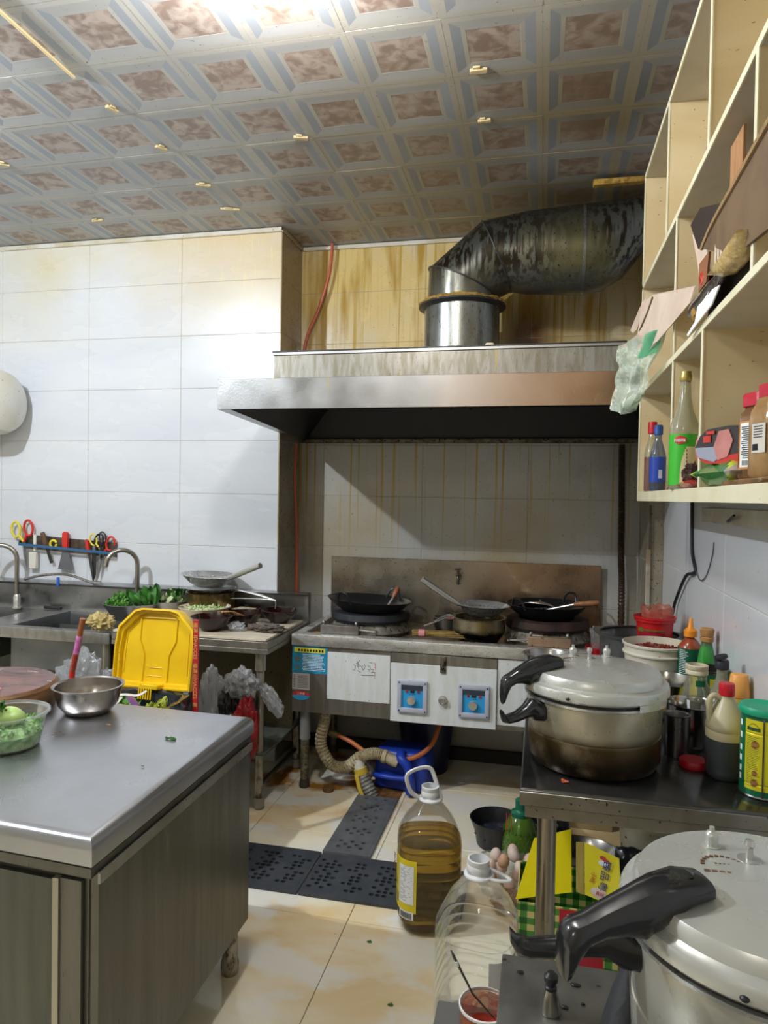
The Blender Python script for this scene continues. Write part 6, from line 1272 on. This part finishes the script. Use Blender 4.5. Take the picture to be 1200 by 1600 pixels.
# ---- cardboard and bags on the second shelf
card = M('cardboard', (.55, .46, .38), .8, col2=(.45, .35, .28), scale=8, bump=.3, bscale=50); card_d = M('cardboard_dark', (.15, .095, .05), .8, col2=(.10, .062, .033), scale=8, bump=.2); card_k = M('cardboard_black', (.022, .012, .008), .7, bump=.5); card_e = M('cardboard_edge', (.36, .24, .12), .9, bump=.8, bscale=200)
def slab3(q, pts, th=.006):
    """thick panel from a 3-D polygon"""
    P3 = [Vector(p) for p in pts]; n = (P3[1]-P3[0]).cross(P3[2]-P3[0]).normalized()*th; q.rings([P3, [p+n for p in P3]], True, True, True)
t = thing('cardboard_sheet', 'torn pale cardboard sheet hanging off the second shelf toward the hood', 'cardboard', (.36, 2.3, 1.95))
O = (.36, 2.3, 1.95)
E1 = (.385, 2.03, 2.075); E2 = (.372, 2.02, 2.03)
q = B(O); slab3(q, [(.31, 2.50, 2.165), (.326, 2.36, 2.148), E1, E2, (.345, 2.16, 2.00), (.330, 2.28, 1.985), (.328, 2.32, 1.99), (.295, 2.46, 2.05)], .007); q.build('middle_panel', card, t)
q = B(O); slab3(q, [(.295, 2.46, 2.05), (.328, 2.32, 1.99), (.318, 2.36, 1.972), (.292, 2.56, 1.960), (.245, 2.62, 2.03)], .007); q.build('end_panel', card, t)
q = B(O); slab3(q, [(.320, 2.46, 2.172), (.300, 2.52, 2.08), (.288, 2.53, 2.07), (.285, 2.58, 2.09), (.315, 2.60, 2.17)], .005); q.build('folded_strip', card, t)
q = B(O); q.tube([(.300, 2.455, 2.058), (.318, 2.40, 2.11), (.327, 2.37, 2.146)], .0035, 6); q.build('fold_line', card_d, t)
t = thing('cardboard_box', 'dark torn cardboard box bulging out of the second shelf at the right edge', 'cardboard', (.40, 1.6, 1.93)); O = (.40, 1.6, 1.93)
q = B(O); slab3(q, [(.372, 1.881, 2.127), (.365, 1.73, 2.13), (.352, 1.487, 2.116), (.338, 1.239, 2.10), (.325, .95, 2.08), (.350, .95, 1.93), (.352, 1.267, 1.950), (.356, 1.422, 1.973), (.368, 1.66, 2.040)], .007); q.build('flap', card_d, t)
q = B(O); q.tube(spline([(.372, 1.885, 2.128), (.363, 1.73, 2.132), (.350, 1.487, 2.118), (.336, 1.239, 2.102), (.323, .95, 2.08)], 8), .0055, 6); q.build('torn_edge', card_e, t)
q = B(O); q.box(.385, .55, 1.42, 1.86, 1.926, 2.05); q.build('box_body', card_k, t)
q = B(O); slab3(q, [(.380, 1.889, 2.134), (.380, 1.97, 2.155), (.375, 2.052, 2.248), (.383, 1.974, 2.262), (.402, 1.784, 2.199), (.385, 1.72, 2.14)], .006); q.build('black_flap', card_k, t)
q = B(O); slab3(q, [(.376, 2.03, 2.215), (.376, 1.95, 2.11), (.376, 1.92, 2.05), (.39, 1.87, 2.05), (.39, 1.93, 2.16)], .005); q.build('brown_flap', card, t)
q = B(O); slab3(q, [(.372, 1.885, 2.09), (.372, 1.885, 2.02), (.372, 1.80, 2.02), (.372, 1.78, 2.085)], .005); q.build('inner_flap', M('card_rust', (.22, .09, .04), .7), t)
q = B(O)
for k in range(6): q.box(.366, .370, 1.70-k*.025, 1.718-k*.025, 2.00, 2.08)
q.build('corrugated_panel', card, t)
t = thing('brown_sheet', 'upright brown cardboard piece in the shelf above the torn box', 'cardboard', (.45, 1.6, 2.20)); B((.45, 1.6, 2.20)).box(.398, .404, 1.63, 1.735, 2.06, 2.30).build('sheet', M('card_orange', (.36, .19, .08), .75, col2=(.28, .14, .06), scale=12, stretch=(1, 6, 1)), t)
o = pillow('grain_packet', '', (.362, 1.50, 1.962), .105, .030, .050, [M('grain_gold', (.52, .34, .10), .3, coat=.5, col2=(.70, .55, .28), scale=90, bump=.5, bscale=150)]*2, rad(92), 7, tilt=(0, rad(5))); tag(o, 'shiny packet of golden grain lying on the second shelf edge', 'packet')
q = B((.37, 1.65, 1.95)); g = []
for i in range(10):
    u = i/9; y = 1.92-.42*u; row = []
    for j in range(6):
        v = j/5; row.append(Vector((.352+.02*v-.012*math.sin(v*3.1)+.006*noise.noise(Vector((i*.9, j*.9, 3))), y, 1.965+.05*v*(1-.3*u)+.010*noise.noise(Vector((i*.6, j, 1))))))
    g.append(row)
q.sheet(g); o = q.build('dark_film', M('dark_film', (.035, .03, .028), .22, coat=.4, bump=.6, bscale=30), ang=80); tag(o, 'strip of shiny dark plastic film hanging over the second shelf edge', 'film')
o = B().blob((0, 0, 0), (.012, .03, .02), .3, 3, 99, 3).build('red_scrap', rA); o.location = (.375, 1.85, 2.045); tag(o, 'glossy red wrapper scrap beside the torn cardboard', 'scrap')
q = B((.35, 1.75, 1.93)); slab3(q, [(.352, 1.80, 1.985), (.352, 1.60, 1.955), (.350, 1.66, 1.93), (.350, 1.80, 1.925), (.348, 1.90, 1.915), (.347, 1.91, 1.922), (.350, 1.83, 1.935)], .003); o = q.build('paper_napkin', M('napkin', (.78, .78, .78), .8, bump=.3)); tag(o, 'white paper napkin hanging from the second shelf edge', 'napkin')
o = B().blob((0, 0, 0), (.008, .025, .02), .3, 3, 98, 3).build('amber_scrap', M('amber_scrap', (.30, .18, .04), .3)); o.location = (.356, 1.86, 1.965); tag(o, 'small amber wrapper scrap beside the white napkin', 'scrap')
# green tinted bag hanging
gb = film('green_bag', (.80, .92, .82), .18, .34, .50, (.60, .76, .62), .6, 20, .4)
g = []
for i in range(15):
    f = i/14
    row = []
    for j in range(13):
        v = j/12; yt = 2.61-.41*v; xt = .250+.104*v; zt = 2.045-.030*v; yb = 2.60-.15*v; xb = .232+.078*v; zb2 = 1.825-.035*math.sin(3.1*v)+.01*v
        x = xt+(xb-xt)*f; y = yt+(yb-yt)*f; z = zt+(zb2-zt)*f
        nn = noise.noise(Vector((v*5, f*3, 2))); row.append(Vector((x+.022*nn+.010*math.sin(v*16+f*4), y+.03*noise.noise(Vector((v*2, f*4, 7))), z+.008*nn)))
    g.append(row)
q = B((.32, 2.6, 2.05)); q.sheet(g); o = q.build('green_plastic_bag', gb, ang=80); tag(o, 'pale green translucent bag hanging from under the torn cardboard', 'plastic bag')
q = B((.32, 2.6, 2.05)); q.sheet([[p+Vector((-.004, 0, 0)) for p in r[7:11]] for r in g[0:5]]); o = q.build('green_bag_print', film('green_print', (.45, .8, .6), .2, .3, .35, (.12, .42, .25)), ang=80); tag(o, 'darker green print patch near the top of the hanging bag', 'bag print')
o = B().tube(spline([(.50, 1.83, 2.334), (.49, 1.8, 2.38), (.50, 1.75, 2.40)], 3), .004).build('dark_twig', dk) if False else None
q = B((.42, 1.6, 2.34)); slab3(q, [(.372, 1.95, 2.336), (.376, 1.80, 2.40), (.40, 1.78, 2.336)], .004); o = q.build('paper_corner', M('paper_purple', (.16, .10, .12), .5)); tag(o, 'dark folded paper corner on the third shelf', 'paper')

# ================================================================== floor: bottles, eggs, boxes
pet = film('pet_clear', (.955, .955, .95), .05, .30, .03, (.85, .85, .82)); oil = M('oil_liquid', (.46, .29, .015), .06, trans=.85, ior=1.12, col2=(.36, .21, .012), scale=3)
capw = M('cap_white_pl', (.74, .75, .76), .35)
def jug(lab, loc, rz, hup):
    t = thing('oil_jug', lab, 'bottle', loc, rz=rz)
    pr = [(0, .004), (.085, .004), (.098, .010), (.108, .04)]
    z = .05
    while z < .27: pr += [(.1115, z), (.1115, z+.018), (.1085, z+.024)]; z += .030
    pr += [(.112, .285), (.110, .315), (.085, .365), (.055, .405), (.036, .428), (.030, .436), (.030, .452)]
    B().lathe(pr, seg=56, pw=3.2).build('bottle_wall', pet, t)
    B().lathe([(.030, .430), (.036, .431), (.036, .440), (.031, .444), (.0325, .448), (.0325, .462), (.030, .466), (.0315, .470), (.0315, .480), (.0255, .481), (.0255, .45), (0, .44)], seg=32).build('neck_ring', capw, t)
    q = B(); q.tube([(.038*math.cos(2*math.pi*k/20)+.002, .038*math.sin(2*math.pi*k/20), .436) for k in range(20)], .005, 8, loop=True)
    if hup: q.tube(spline([(-.04, 0, .436), (-.070, -.01, .465), (-.085, -.015, .515), (-.070, -.012, .535), (-.03, 0, .545), (.0, .005, .540), (.015, .005, .51), (.035, 0, .45), (.040, 0, .436)], 5), .0055, 8, flat=1.4)
    else: q.tube(spline([(.034, -.015, .436), (.06, -.012, .434), (.085, 0, .432), (.088, .012, .432), (.06, .028, .434), (.02, .04, .436)], 4), .0055, 8, flat=.8)
    q.build('handle', capw, t); return t
t = jug('big clear bottle half full of golden oil with its white handle up', (-.365, 2.445, 0), rad(14), True)
pr = [(0, .007), (.083, .007), (.095, .012), (.105, .04)]; z = .05
while z < .27: pr += [(.1095, z), (.1095, z+.018), (.1065, z+.024)]; z += .030
pr += [(.1095, .283), (.1085, .305), (0, .306)]
B().lathe(pr, seg=48, pw=3.2).build('oil', oil, t)
def onq(q, a0, a1, z0, z1, e, r=.1115, n=6): q.lathe([(r+e, z0), (r+e, z1)], seg=n, a0=rad(a0), a1=rad(a1), pw=3.2)
a0 = 205
q = B(); onq(q, a0-28, a0+40, .085, .265, .002, n=14); lb = q.build('label', M('oil_label', (.72, .60, .02), .4, col2=(.66, .52, .02), scale=12), t); lb['label'] = 'yellow printed label'
q = B(); onq(q, a0+8, a0+36, .115, .245, .003); q.build('white_panel', lab_w, t)
q = B()
for k in range(22): onq(q, a0+10, a0+10+rnd.uniform(8, 24), .240-k*.0055, .2418-k*.0055, .0036, n=2)
q.build('small_lettering', M('ink_grey', (.25, .27, .3), .6), t)
q = B(); onq(q, a0+10, a0+36, .062, .090, .003, n=4); q.build('barcode_panel', lab_w, t)
q = B()
for k in range(12): onq(q, a0+13+k*1.7, a0+13.9+k*1.7, .066, .086, .0036, n=1)
q.build('barcode', ink, t)
q = B(); onq(q, a0-26, a0+4, .10, .135, .0028, n=5); q.build('green_print', M('print_green2', (.12, .32, .03), .4, col2=(.6, .2, .02), scale=30), t)
q = B(); q.X = Matrix.Identity(4); onq(q, a0-22, a0-4, .150, .178, .0028, n=3); q.build('flower_print', M('print_flower', (.6, .3, .05), .4, col2=(.1, .35, .05), scale=40), t)
ca, sa = math.cos(rad(a0-10)), math.sin(rad(a0-10)); text('lettering', '花\n生', .030, M('ink_brown', (.20, .04, .01), .5), t, (-.121, -.026, .225), rot=(rad(90), 0, rad(-78)))
t = jug('empty clear bottle with an open white neck beside the low stand', (-.155, 1.985, 0), rad(-8), False)
q = B(); onq(q, -62, -10, .09, .26, .002, n=8); q.build('label_back', M('label_back', (.56, .57, .60), .4), t)
q = B(); onq(q, -12, 18, .075, .15, .003, n=5); q.build('yellow_label', M('oil_label', (.72, .60, .02), .4), t)
# chilli jar on a stool
t = thing('step_stool', 'low grey stool hidden behind the low stand carrying the chilli jar', 'stool', (-.11, 1.50, 0)); B().box(-.10, .10, -.09, .09, .32, .345, bev=.005).build('seat', crate, t)
for sx in (-1, 1):
    for sy in (-1, 1): B().box(sx*.08-.012, sx*.08+.012, sy*.07-.012, sy*.07+.012, 0, .32).build('leg', crate, t)
t = thing('chilli_jar', 'clear jar smeared with red chilli oil at the bottom edge of the picture', 'jar', (-.095, 1.46, .3455))
B().lathe([(0, .003), (.045, .003), (.050, .01), (.052, .075), (.050, .09), (.052, .095)], seg=36).build('wall', film('jar_oily', (.80, .55, .45), .12, .35, .35, (.50, .22, .12), .5, 30), t)
B().lathe([(.0505, .093), (.0535, .094), (.054, .099), (.051, .1)], seg=36).build('rim', capw, t)
B().lathe([(0, .006), (.045, .007), (.049, .045), (0, .050)], seg=30).build('chilli_oil', M('chilli_oil', (.28, .02, .01), .2, coat=.6, bump=.5, bscale=90), t)
t = thing('steel_spoon', 'dark steel spoon with a slotted handle standing in the chilli jar', 'spoon', (-.095, 1.46, .40)); O = (-.095, 1.46, .40)
q = B(O); q.tube([(-.075, 1.47, .41), (-.12, 1.45, .47), (-.158, 1.435, .55), (-.163, 1.433, .562)], [.004, .006, .009, .006], 10, flat=.35); q.build('handle', M('spoon_dark', (.09, .08, .07), .3, .8), t)
q = B(O); q.tube([(-.153, 1.428, .545), (-.150, 1.429, .535)], .0035, 8, flat=.5); q.build('slot', ink_w, t)
# eggs in a clear tray
tr = film('tray_clear', (.85, .86, .83), .1, .35, .2, (.6, .62, .55))
t = thing('egg_tray', 'clear plastic tray holding eggs on the floor behind the bottles', 'tray', (-.09, 2.74, 0)); b = B(); b.lathe([(0, .003), (.11, .003), (.13, .06), (.138, .065)], seg=40, pw=4); b.build('tray', tr, t)
egg_m = [M('egg_pale', (.72, .52, .42), .5), M('egg_brown', (.60, .36, .22), .5), M('egg_white', (.76, .62, .54), .5)]
eg = [(-.150, 2.80, .085, 2), (-.085, 2.845, .085, 0), (-.168, 2.755, .062, 0), (-.080, 2.77, .108, 2), (-.115, 2.70, .115, 1), (-.050, 2.68, .105, 2), (-.162, 2.70, .05, 1), (-.02, 2.79, .085, 0), (-.125, 2.76, .062, 0), (-.09, 2.64, .06, 0), (-.03, 2.62, .055, 2), (-.145, 2.645, .035, 1), (-.06, 2.735, .05, 0)]
egl = ['pale egg at the back left top of the egg pile', 'pinkish egg at the back of the egg pile', 'pinkish egg at the far left of the pile', 'whitish egg on top in the middle of the pile', 'browner egg on top at the front middle of the pile', 'white egg at the right front top of the pile', 'brown egg low on the left of the pile', 'pinkish egg at the right beside the yellow box flap', 'pale egg sunk in the middle of the pile', 'pinkish egg at the front of the pile', 'white egg at the front right of the pile', 'brown egg at the front left bottom of the pile', 'pale egg low in the right of the pile']
eme = {}
for k, (x, y, z, mi) in enumerate(eg):
    if mi not in eme:
        o = B().lathe([(0, -.028)]+[(.0225*math.sin(a)*(1+.10*math.cos(a)), -.028*math.cos(a)) for a in [math.pi*j/14 for j in range(1, 14)]]+[(0, .028)], seg=20).build('egg', egg_m[mi]); eme[mi] = o.data
    else: o = bpy.data.objects.new('egg', eme[mi]); COL.objects.link(o)
    o.location = (x, y, z); o.rotation_euler = (rnd.uniform(-.5, .5), rnd.uniform(-.5, .5), rnd.uniform(0, 3)); tag(o, egl[k], 'egg', 'eggs in the clear tray')
o = B().blob((0, 0, 0), (.075, .05, .035), .4, 4, 33, 4, .3).build('egg_wrap', film('bag_tan', (.85, .72, .60), .15, .3, .4, (.55, .38, .26), .8, 20)); o.location = (-.075, 2.57, .036); tag(o, 'crumpled tan tinted bag in front of the eggs', 'plastic bag')
t = bowl('black_bowl', 'black plastic bowl with wet dark scraps on the floor behind the eggs', 'bowl', (-.165, 3.06, 0), .115, .115, M('black_pl', (.012, .012, .014), .35), .7)
o = B().blob((0, 0, 0), (.08, .08, .02), .4, 6, 34, 4).build('wet_scraps', M('wet_black', (.02, .025, .04), .15, coat=.5, bump=.8, bscale=40)); o.location = (-.165, 3.06, .05); tag(o, 'wet dark scraps in the black bowl', 'food waste', kind='stuff')
gbt = M('green_liquid', (.075, .16, .015), .15, coat=.7, col2=(.05, .11, .01), scale=8)
t = thing('green_bottle', 'dimpled green bottle with a dark green cap on the floor behind the eggs', 'bottle', (-.062, 2.99, 0))
B().lathe([(0, .0), (.066, 0), (.072, .01), (.074, .05), (.072, .10), (.060, .14), (.040, .17), (.034, .175)], seg=36).build('body', gbt, t)
q = B()
for j in range(6):
    for k in range(26):
        a = 2*math.pi*(k+.5*(j % 2))/26; z = .03+j*.018; r = .0735 if z < .1 else .070; p = Vector((r*math.cos(a), r*math.sin(a), z)); n_ = Vector((math.cos(a), math.sin(a), 0)); s_ = Vector((-math.sin(a), math.cos(a), 0))
        q.rings([[p+s_*.006, p+Vector((0, 0, .007)), p-s_*.006, p-Vector((0, 0, .007))], [p+n_*.0028+s_*.001, p+n_*.0028+Vector((0, 0, .001)), p+n_*.0028-s_*.001, p+n_*.0028-Vector((0, 0, .001))]], cap1=True)
o2 = q.build('dimples', gbt, t); o2['kind'] = 'stuff'
dgc = M('cap_dgreen', (.005, .13, .07), .35); B().lathe([(.034, .165), (.040, .167), (.040, .185), (.026, .192), (.022, .20), (.0225, .235), (.016, .24), (0, .24)], seg=24).build('cap', dgc, t)
for k, (x, a) in enumerate(((-.118, .1), (-.112, .3), (-.095, -.1))):
    o = B().tube([(x, 2.93, .13), (x+.02*a, 2.93, .20)], .0012, 6).build('incense_stick', M('stick_red', (.6, .05, .03), .5)); tag(o, ['thin red stick standing in the black bowl, leftmost of three', 'thin red stick in the black bowl, middle of three', 'thin red stick beside the green bottle cap, rightmost of three'][k], 'stick')
# snack box with raised flaps
gch = bpy.data.materials.new('green_check'); gch.use_nodes = True; N = gch.node_tree.nodes; L = gch.node_tree.links; bb = N['Principled BSDF']; bb.inputs['Roughness'].default_value = .35
tc = N.new('ShaderNodeTexCoord'); mp = N.new('ShaderNodeMapping'); mp.inputs['Scale'].default_value = (1, 1, 1); L.new(tc.outputs['Object'], mp.inputs[0])
sp_ = N.new('ShaderNodeSeparateXYZ'); L.new(mp.outputs[0], sp_.inputs[0])
def band(sock, per, ph):
    a = N.new('ShaderNodeMath'); a.operation = 'MULTIPLY_ADD'; L.new(sock, a.inputs[0]); a.inputs[1].default_value = 1/per; a.inputs[2].default_value = ph
    f = N.new('ShaderNodeMath'); f.operation = 'FRACT'; L.new(a.outputs[0], f.inputs[0]); g_ = N.new('ShaderNodeMath'); g_.operation = 'GREATER_THAN'; L.new(f.outputs[0], g_.inputs[0]); g_.inputs[1].default_value = .5; return g_.outputs[0]
ch = N.new('ShaderNodeMath'); ch.operation = 'MULTIPLY'; L.new(band(sp_.outputs['X'], .042, 100.2), ch.inputs[0]); L.new(band(sp_.outputs['Z'], .040, 100.1), ch.inputs[1])
ch2 = N.new('ShaderNodeMath'); ch2.operation = 'MULTIPLY'; L.new(band(sp_.outputs['X'], .042, 100.7), ch2.inputs[0]); L.new(band(sp_.outputs['Z'], .040, 100.6), ch2.inputs[1])
m1 = N.new('ShaderNodeMix'); m1.data_type = 'RGBA'; L.new(ch.outputs[0], m1.inputs[0]); m1.inputs[6].default_value = (.06, .26, .03, 1); m1.inputs[7].default_value = (.62, .50, .20, 1)
m2_ = N.new('ShaderNodeMix'); m2_.data_type = 'RGBA'; L.new(ch2.outputs[0], m2_.inputs[0]); L.new(m1.outputs[2], m2_.inputs[6]); m2_.inputs[7].default_value = (.015, .09, .012, 1); L.new(m2_.outputs[2], bb.inputs['Base Color'])
ybox = M('box_yellow', (.80, .68, .01), .4, bump=.05); ydk = M('box_tan', (.36, .26, .04), .5)
t = thing('snack_box', 'open green checked box with bright yellow flaps under the side table', 'box', (.095, 2.30, 0)); 
b = B(); b.box(-.145, .155, -.12, -.116, 0, .262); b.build('front_panel', gch, t)
b = B(); b.box(-.145, -.141, -.116, .13, 0, .262); b.box(.151, .155, -.116, .13, 0, .262); b.box(-.141, .151, .126, .13, 0, .262); b.build('side_panels', gch, t)
b = B(); b.box(-.141, .151, -.116, .126, 0, .02); b.build('bottom_panel', card_d, t)
b = B(); b.box(-.018, .112, -.1225, -.1202, .05, .258); rpn = b.build('red_panel', M('box_red', (.42, .01, .02), .4), t)
goldi = M('gold_ink', (.72, .45, .12), .4)
for k, s_ in enumerate(('花生', '食品', '礼盒')): text('lettering', s_, .019, goldi, rpn, (.022+k*.021, -.1228, .212), rot=(rad(90), rad(90), 0))
q = B()
for k in range(12): q.box(.005+k*.008, .009+k*.008, -.1230, -.1225, .240, .244)
q.build('small_lettering', ink_w, rpn)
def flap(nm, lab, pts, mat, uvtxt=()):
    q = B(); slab3(q, pts, .003); o = q.build(nm, mat, t); o['label'] = lab; return o
F1 = flap('flap', 'left yellow flap standing up', [(-.150, -.125, .27), (.02, -.04, .268), (.022, .12, .395), (-.098, .045, .385)], ybox)
F2 = flap('flap', 'right yellow flap with blue and red print', [(.062, -.03, .262), (.168, -.075, .255), (.165, .00, .375), (.062, .04, .395)], ybox)
F3 = flap('flap_fold', 'brown folded edge of the right flap', [(.036, -.02, .262), (.060, -.03, .262), (.060, .04, .395), (.036, .045, .39)], ydk)
nrm = (Vector((.168, -.075, .255))-Vector((.062, -.03, .262))).cross(Vector((.062, .04, .395))-Vector((.062, -.03, .262))).normalized()
# frame on the flap: u along width, v up
u3 = (Vector((.168, -.075, .255))-Vector((.062, -.03, .262))).normalized(); n3 = nrm if nrm.y < 0 else -nrm; v3 = n3.cross(u3).normalized()
if v3.z < 0: v3 = -v3
def on_flap(u, v, e=.004): return Vector((.062, -.03, .262))+u3*u+v3*v+n3*e
R3 = Matrix((u3, v3, n3)).transposed().to_euler()
R3b = (Matrix((u3, v3, n3)).transposed() @ Matrix.Rotation(rad(-90), 3, 'Z')).to_euler()
inkb = M('ink_blue', (.03, .04, .22), .5)
tx = text('lettering', '臻品粤', .030, inkb, t, on_flap(.045, .072), rot=R3b); text('lettering', '小吃', .016, lab_r, t, on_flap(.012, .055), rot=R3b)
q = B(); q.X = Matrix.Translation(on_flap(.040, .018, .0032)) @ Matrix((u3, v3, n3)).transposed().to_4x4(); q.lathe([(.026, 0), (.024, .0006), (0, .0006)], seg=20, sy=.55); q.build('pale_patch', M('patch_pink', (.70, .55, .50), .5), t)
text('lettering', '真材', .013, lab_r, t, on_flap(.044, .017, .0045), rot=R3)
q = B()
for u, v, su, sv in ((.02, .120, .010, .006), (.030, .116, .012, .004)): q.X = Matrix.Translation(on_flap(u+.01, v, .0034)) @ Matrix((u3, v3, n3)).transposed().to_4x4(); q.lathe([(su, 0), (0, .0005)], seg=12, sy=sv/su)
q.build('red_print', lab_r, t)
q = B(); q.X = Matrix.Translation(on_flap(.035, .105, .0034)) @ Matrix((u3, v3, n3)).transposed().to_4x4(); q.lathe([(.016, 0), (0, .0005)], seg=14, sy=.45); q.build('white_print', ink_w, t)
# clutter further under the table
pot('steel_basin', 'dark steel wok-shaped basin on the floor under the side table', 'basin', (.185, 2.90, 0), .17, .075, pol, .10, .006)
bag('black_bag', 'shiny black bag of rubbish under the side table', (.37, 2.70, 0), (.13, .12, .10), blackbag, 61)
t = thing('white_canister', 'dirty white canister upside down at the back under the side table', 'canister', (.46, 3.05, 0)); B().lathe(shell([(0, 0), (.09, 0), (.11, .03), (.12, .16), (.125, .17), (.125, .19)], .003), seg=36).build('body', M('canister', (.42, .38, .28), .5, col2=(.3, .25, .15), scale=9, spots=(40, .64, (.06, .04, .02))), t)
t = thing('floor_box', 'pale brown carton behind the basin under the side table', 'box', (.24, 3.36, 0)); B().box(-.09, .10, -.06, .06, 0, .12, bev=.002).build('carton', M('carton', (.42, .32, .16), .7), t)
bag('dark_bag', 'dark rubbish bag beside the wall at the far end under the side table', (.05, 3.18, 0), (.09, .08, .07), blackbag, 66)
o = pillow('white_packet', '', (.18, 2.10, .02), .10, .05, .03, [M('packet_white', (.62, .62, .68), .4, spots=(60, .64, (.1, .1, .12)))]*2, rad(5), 9); tag(o, 'white printed packet on the floor in front of the snack box', 'packet')
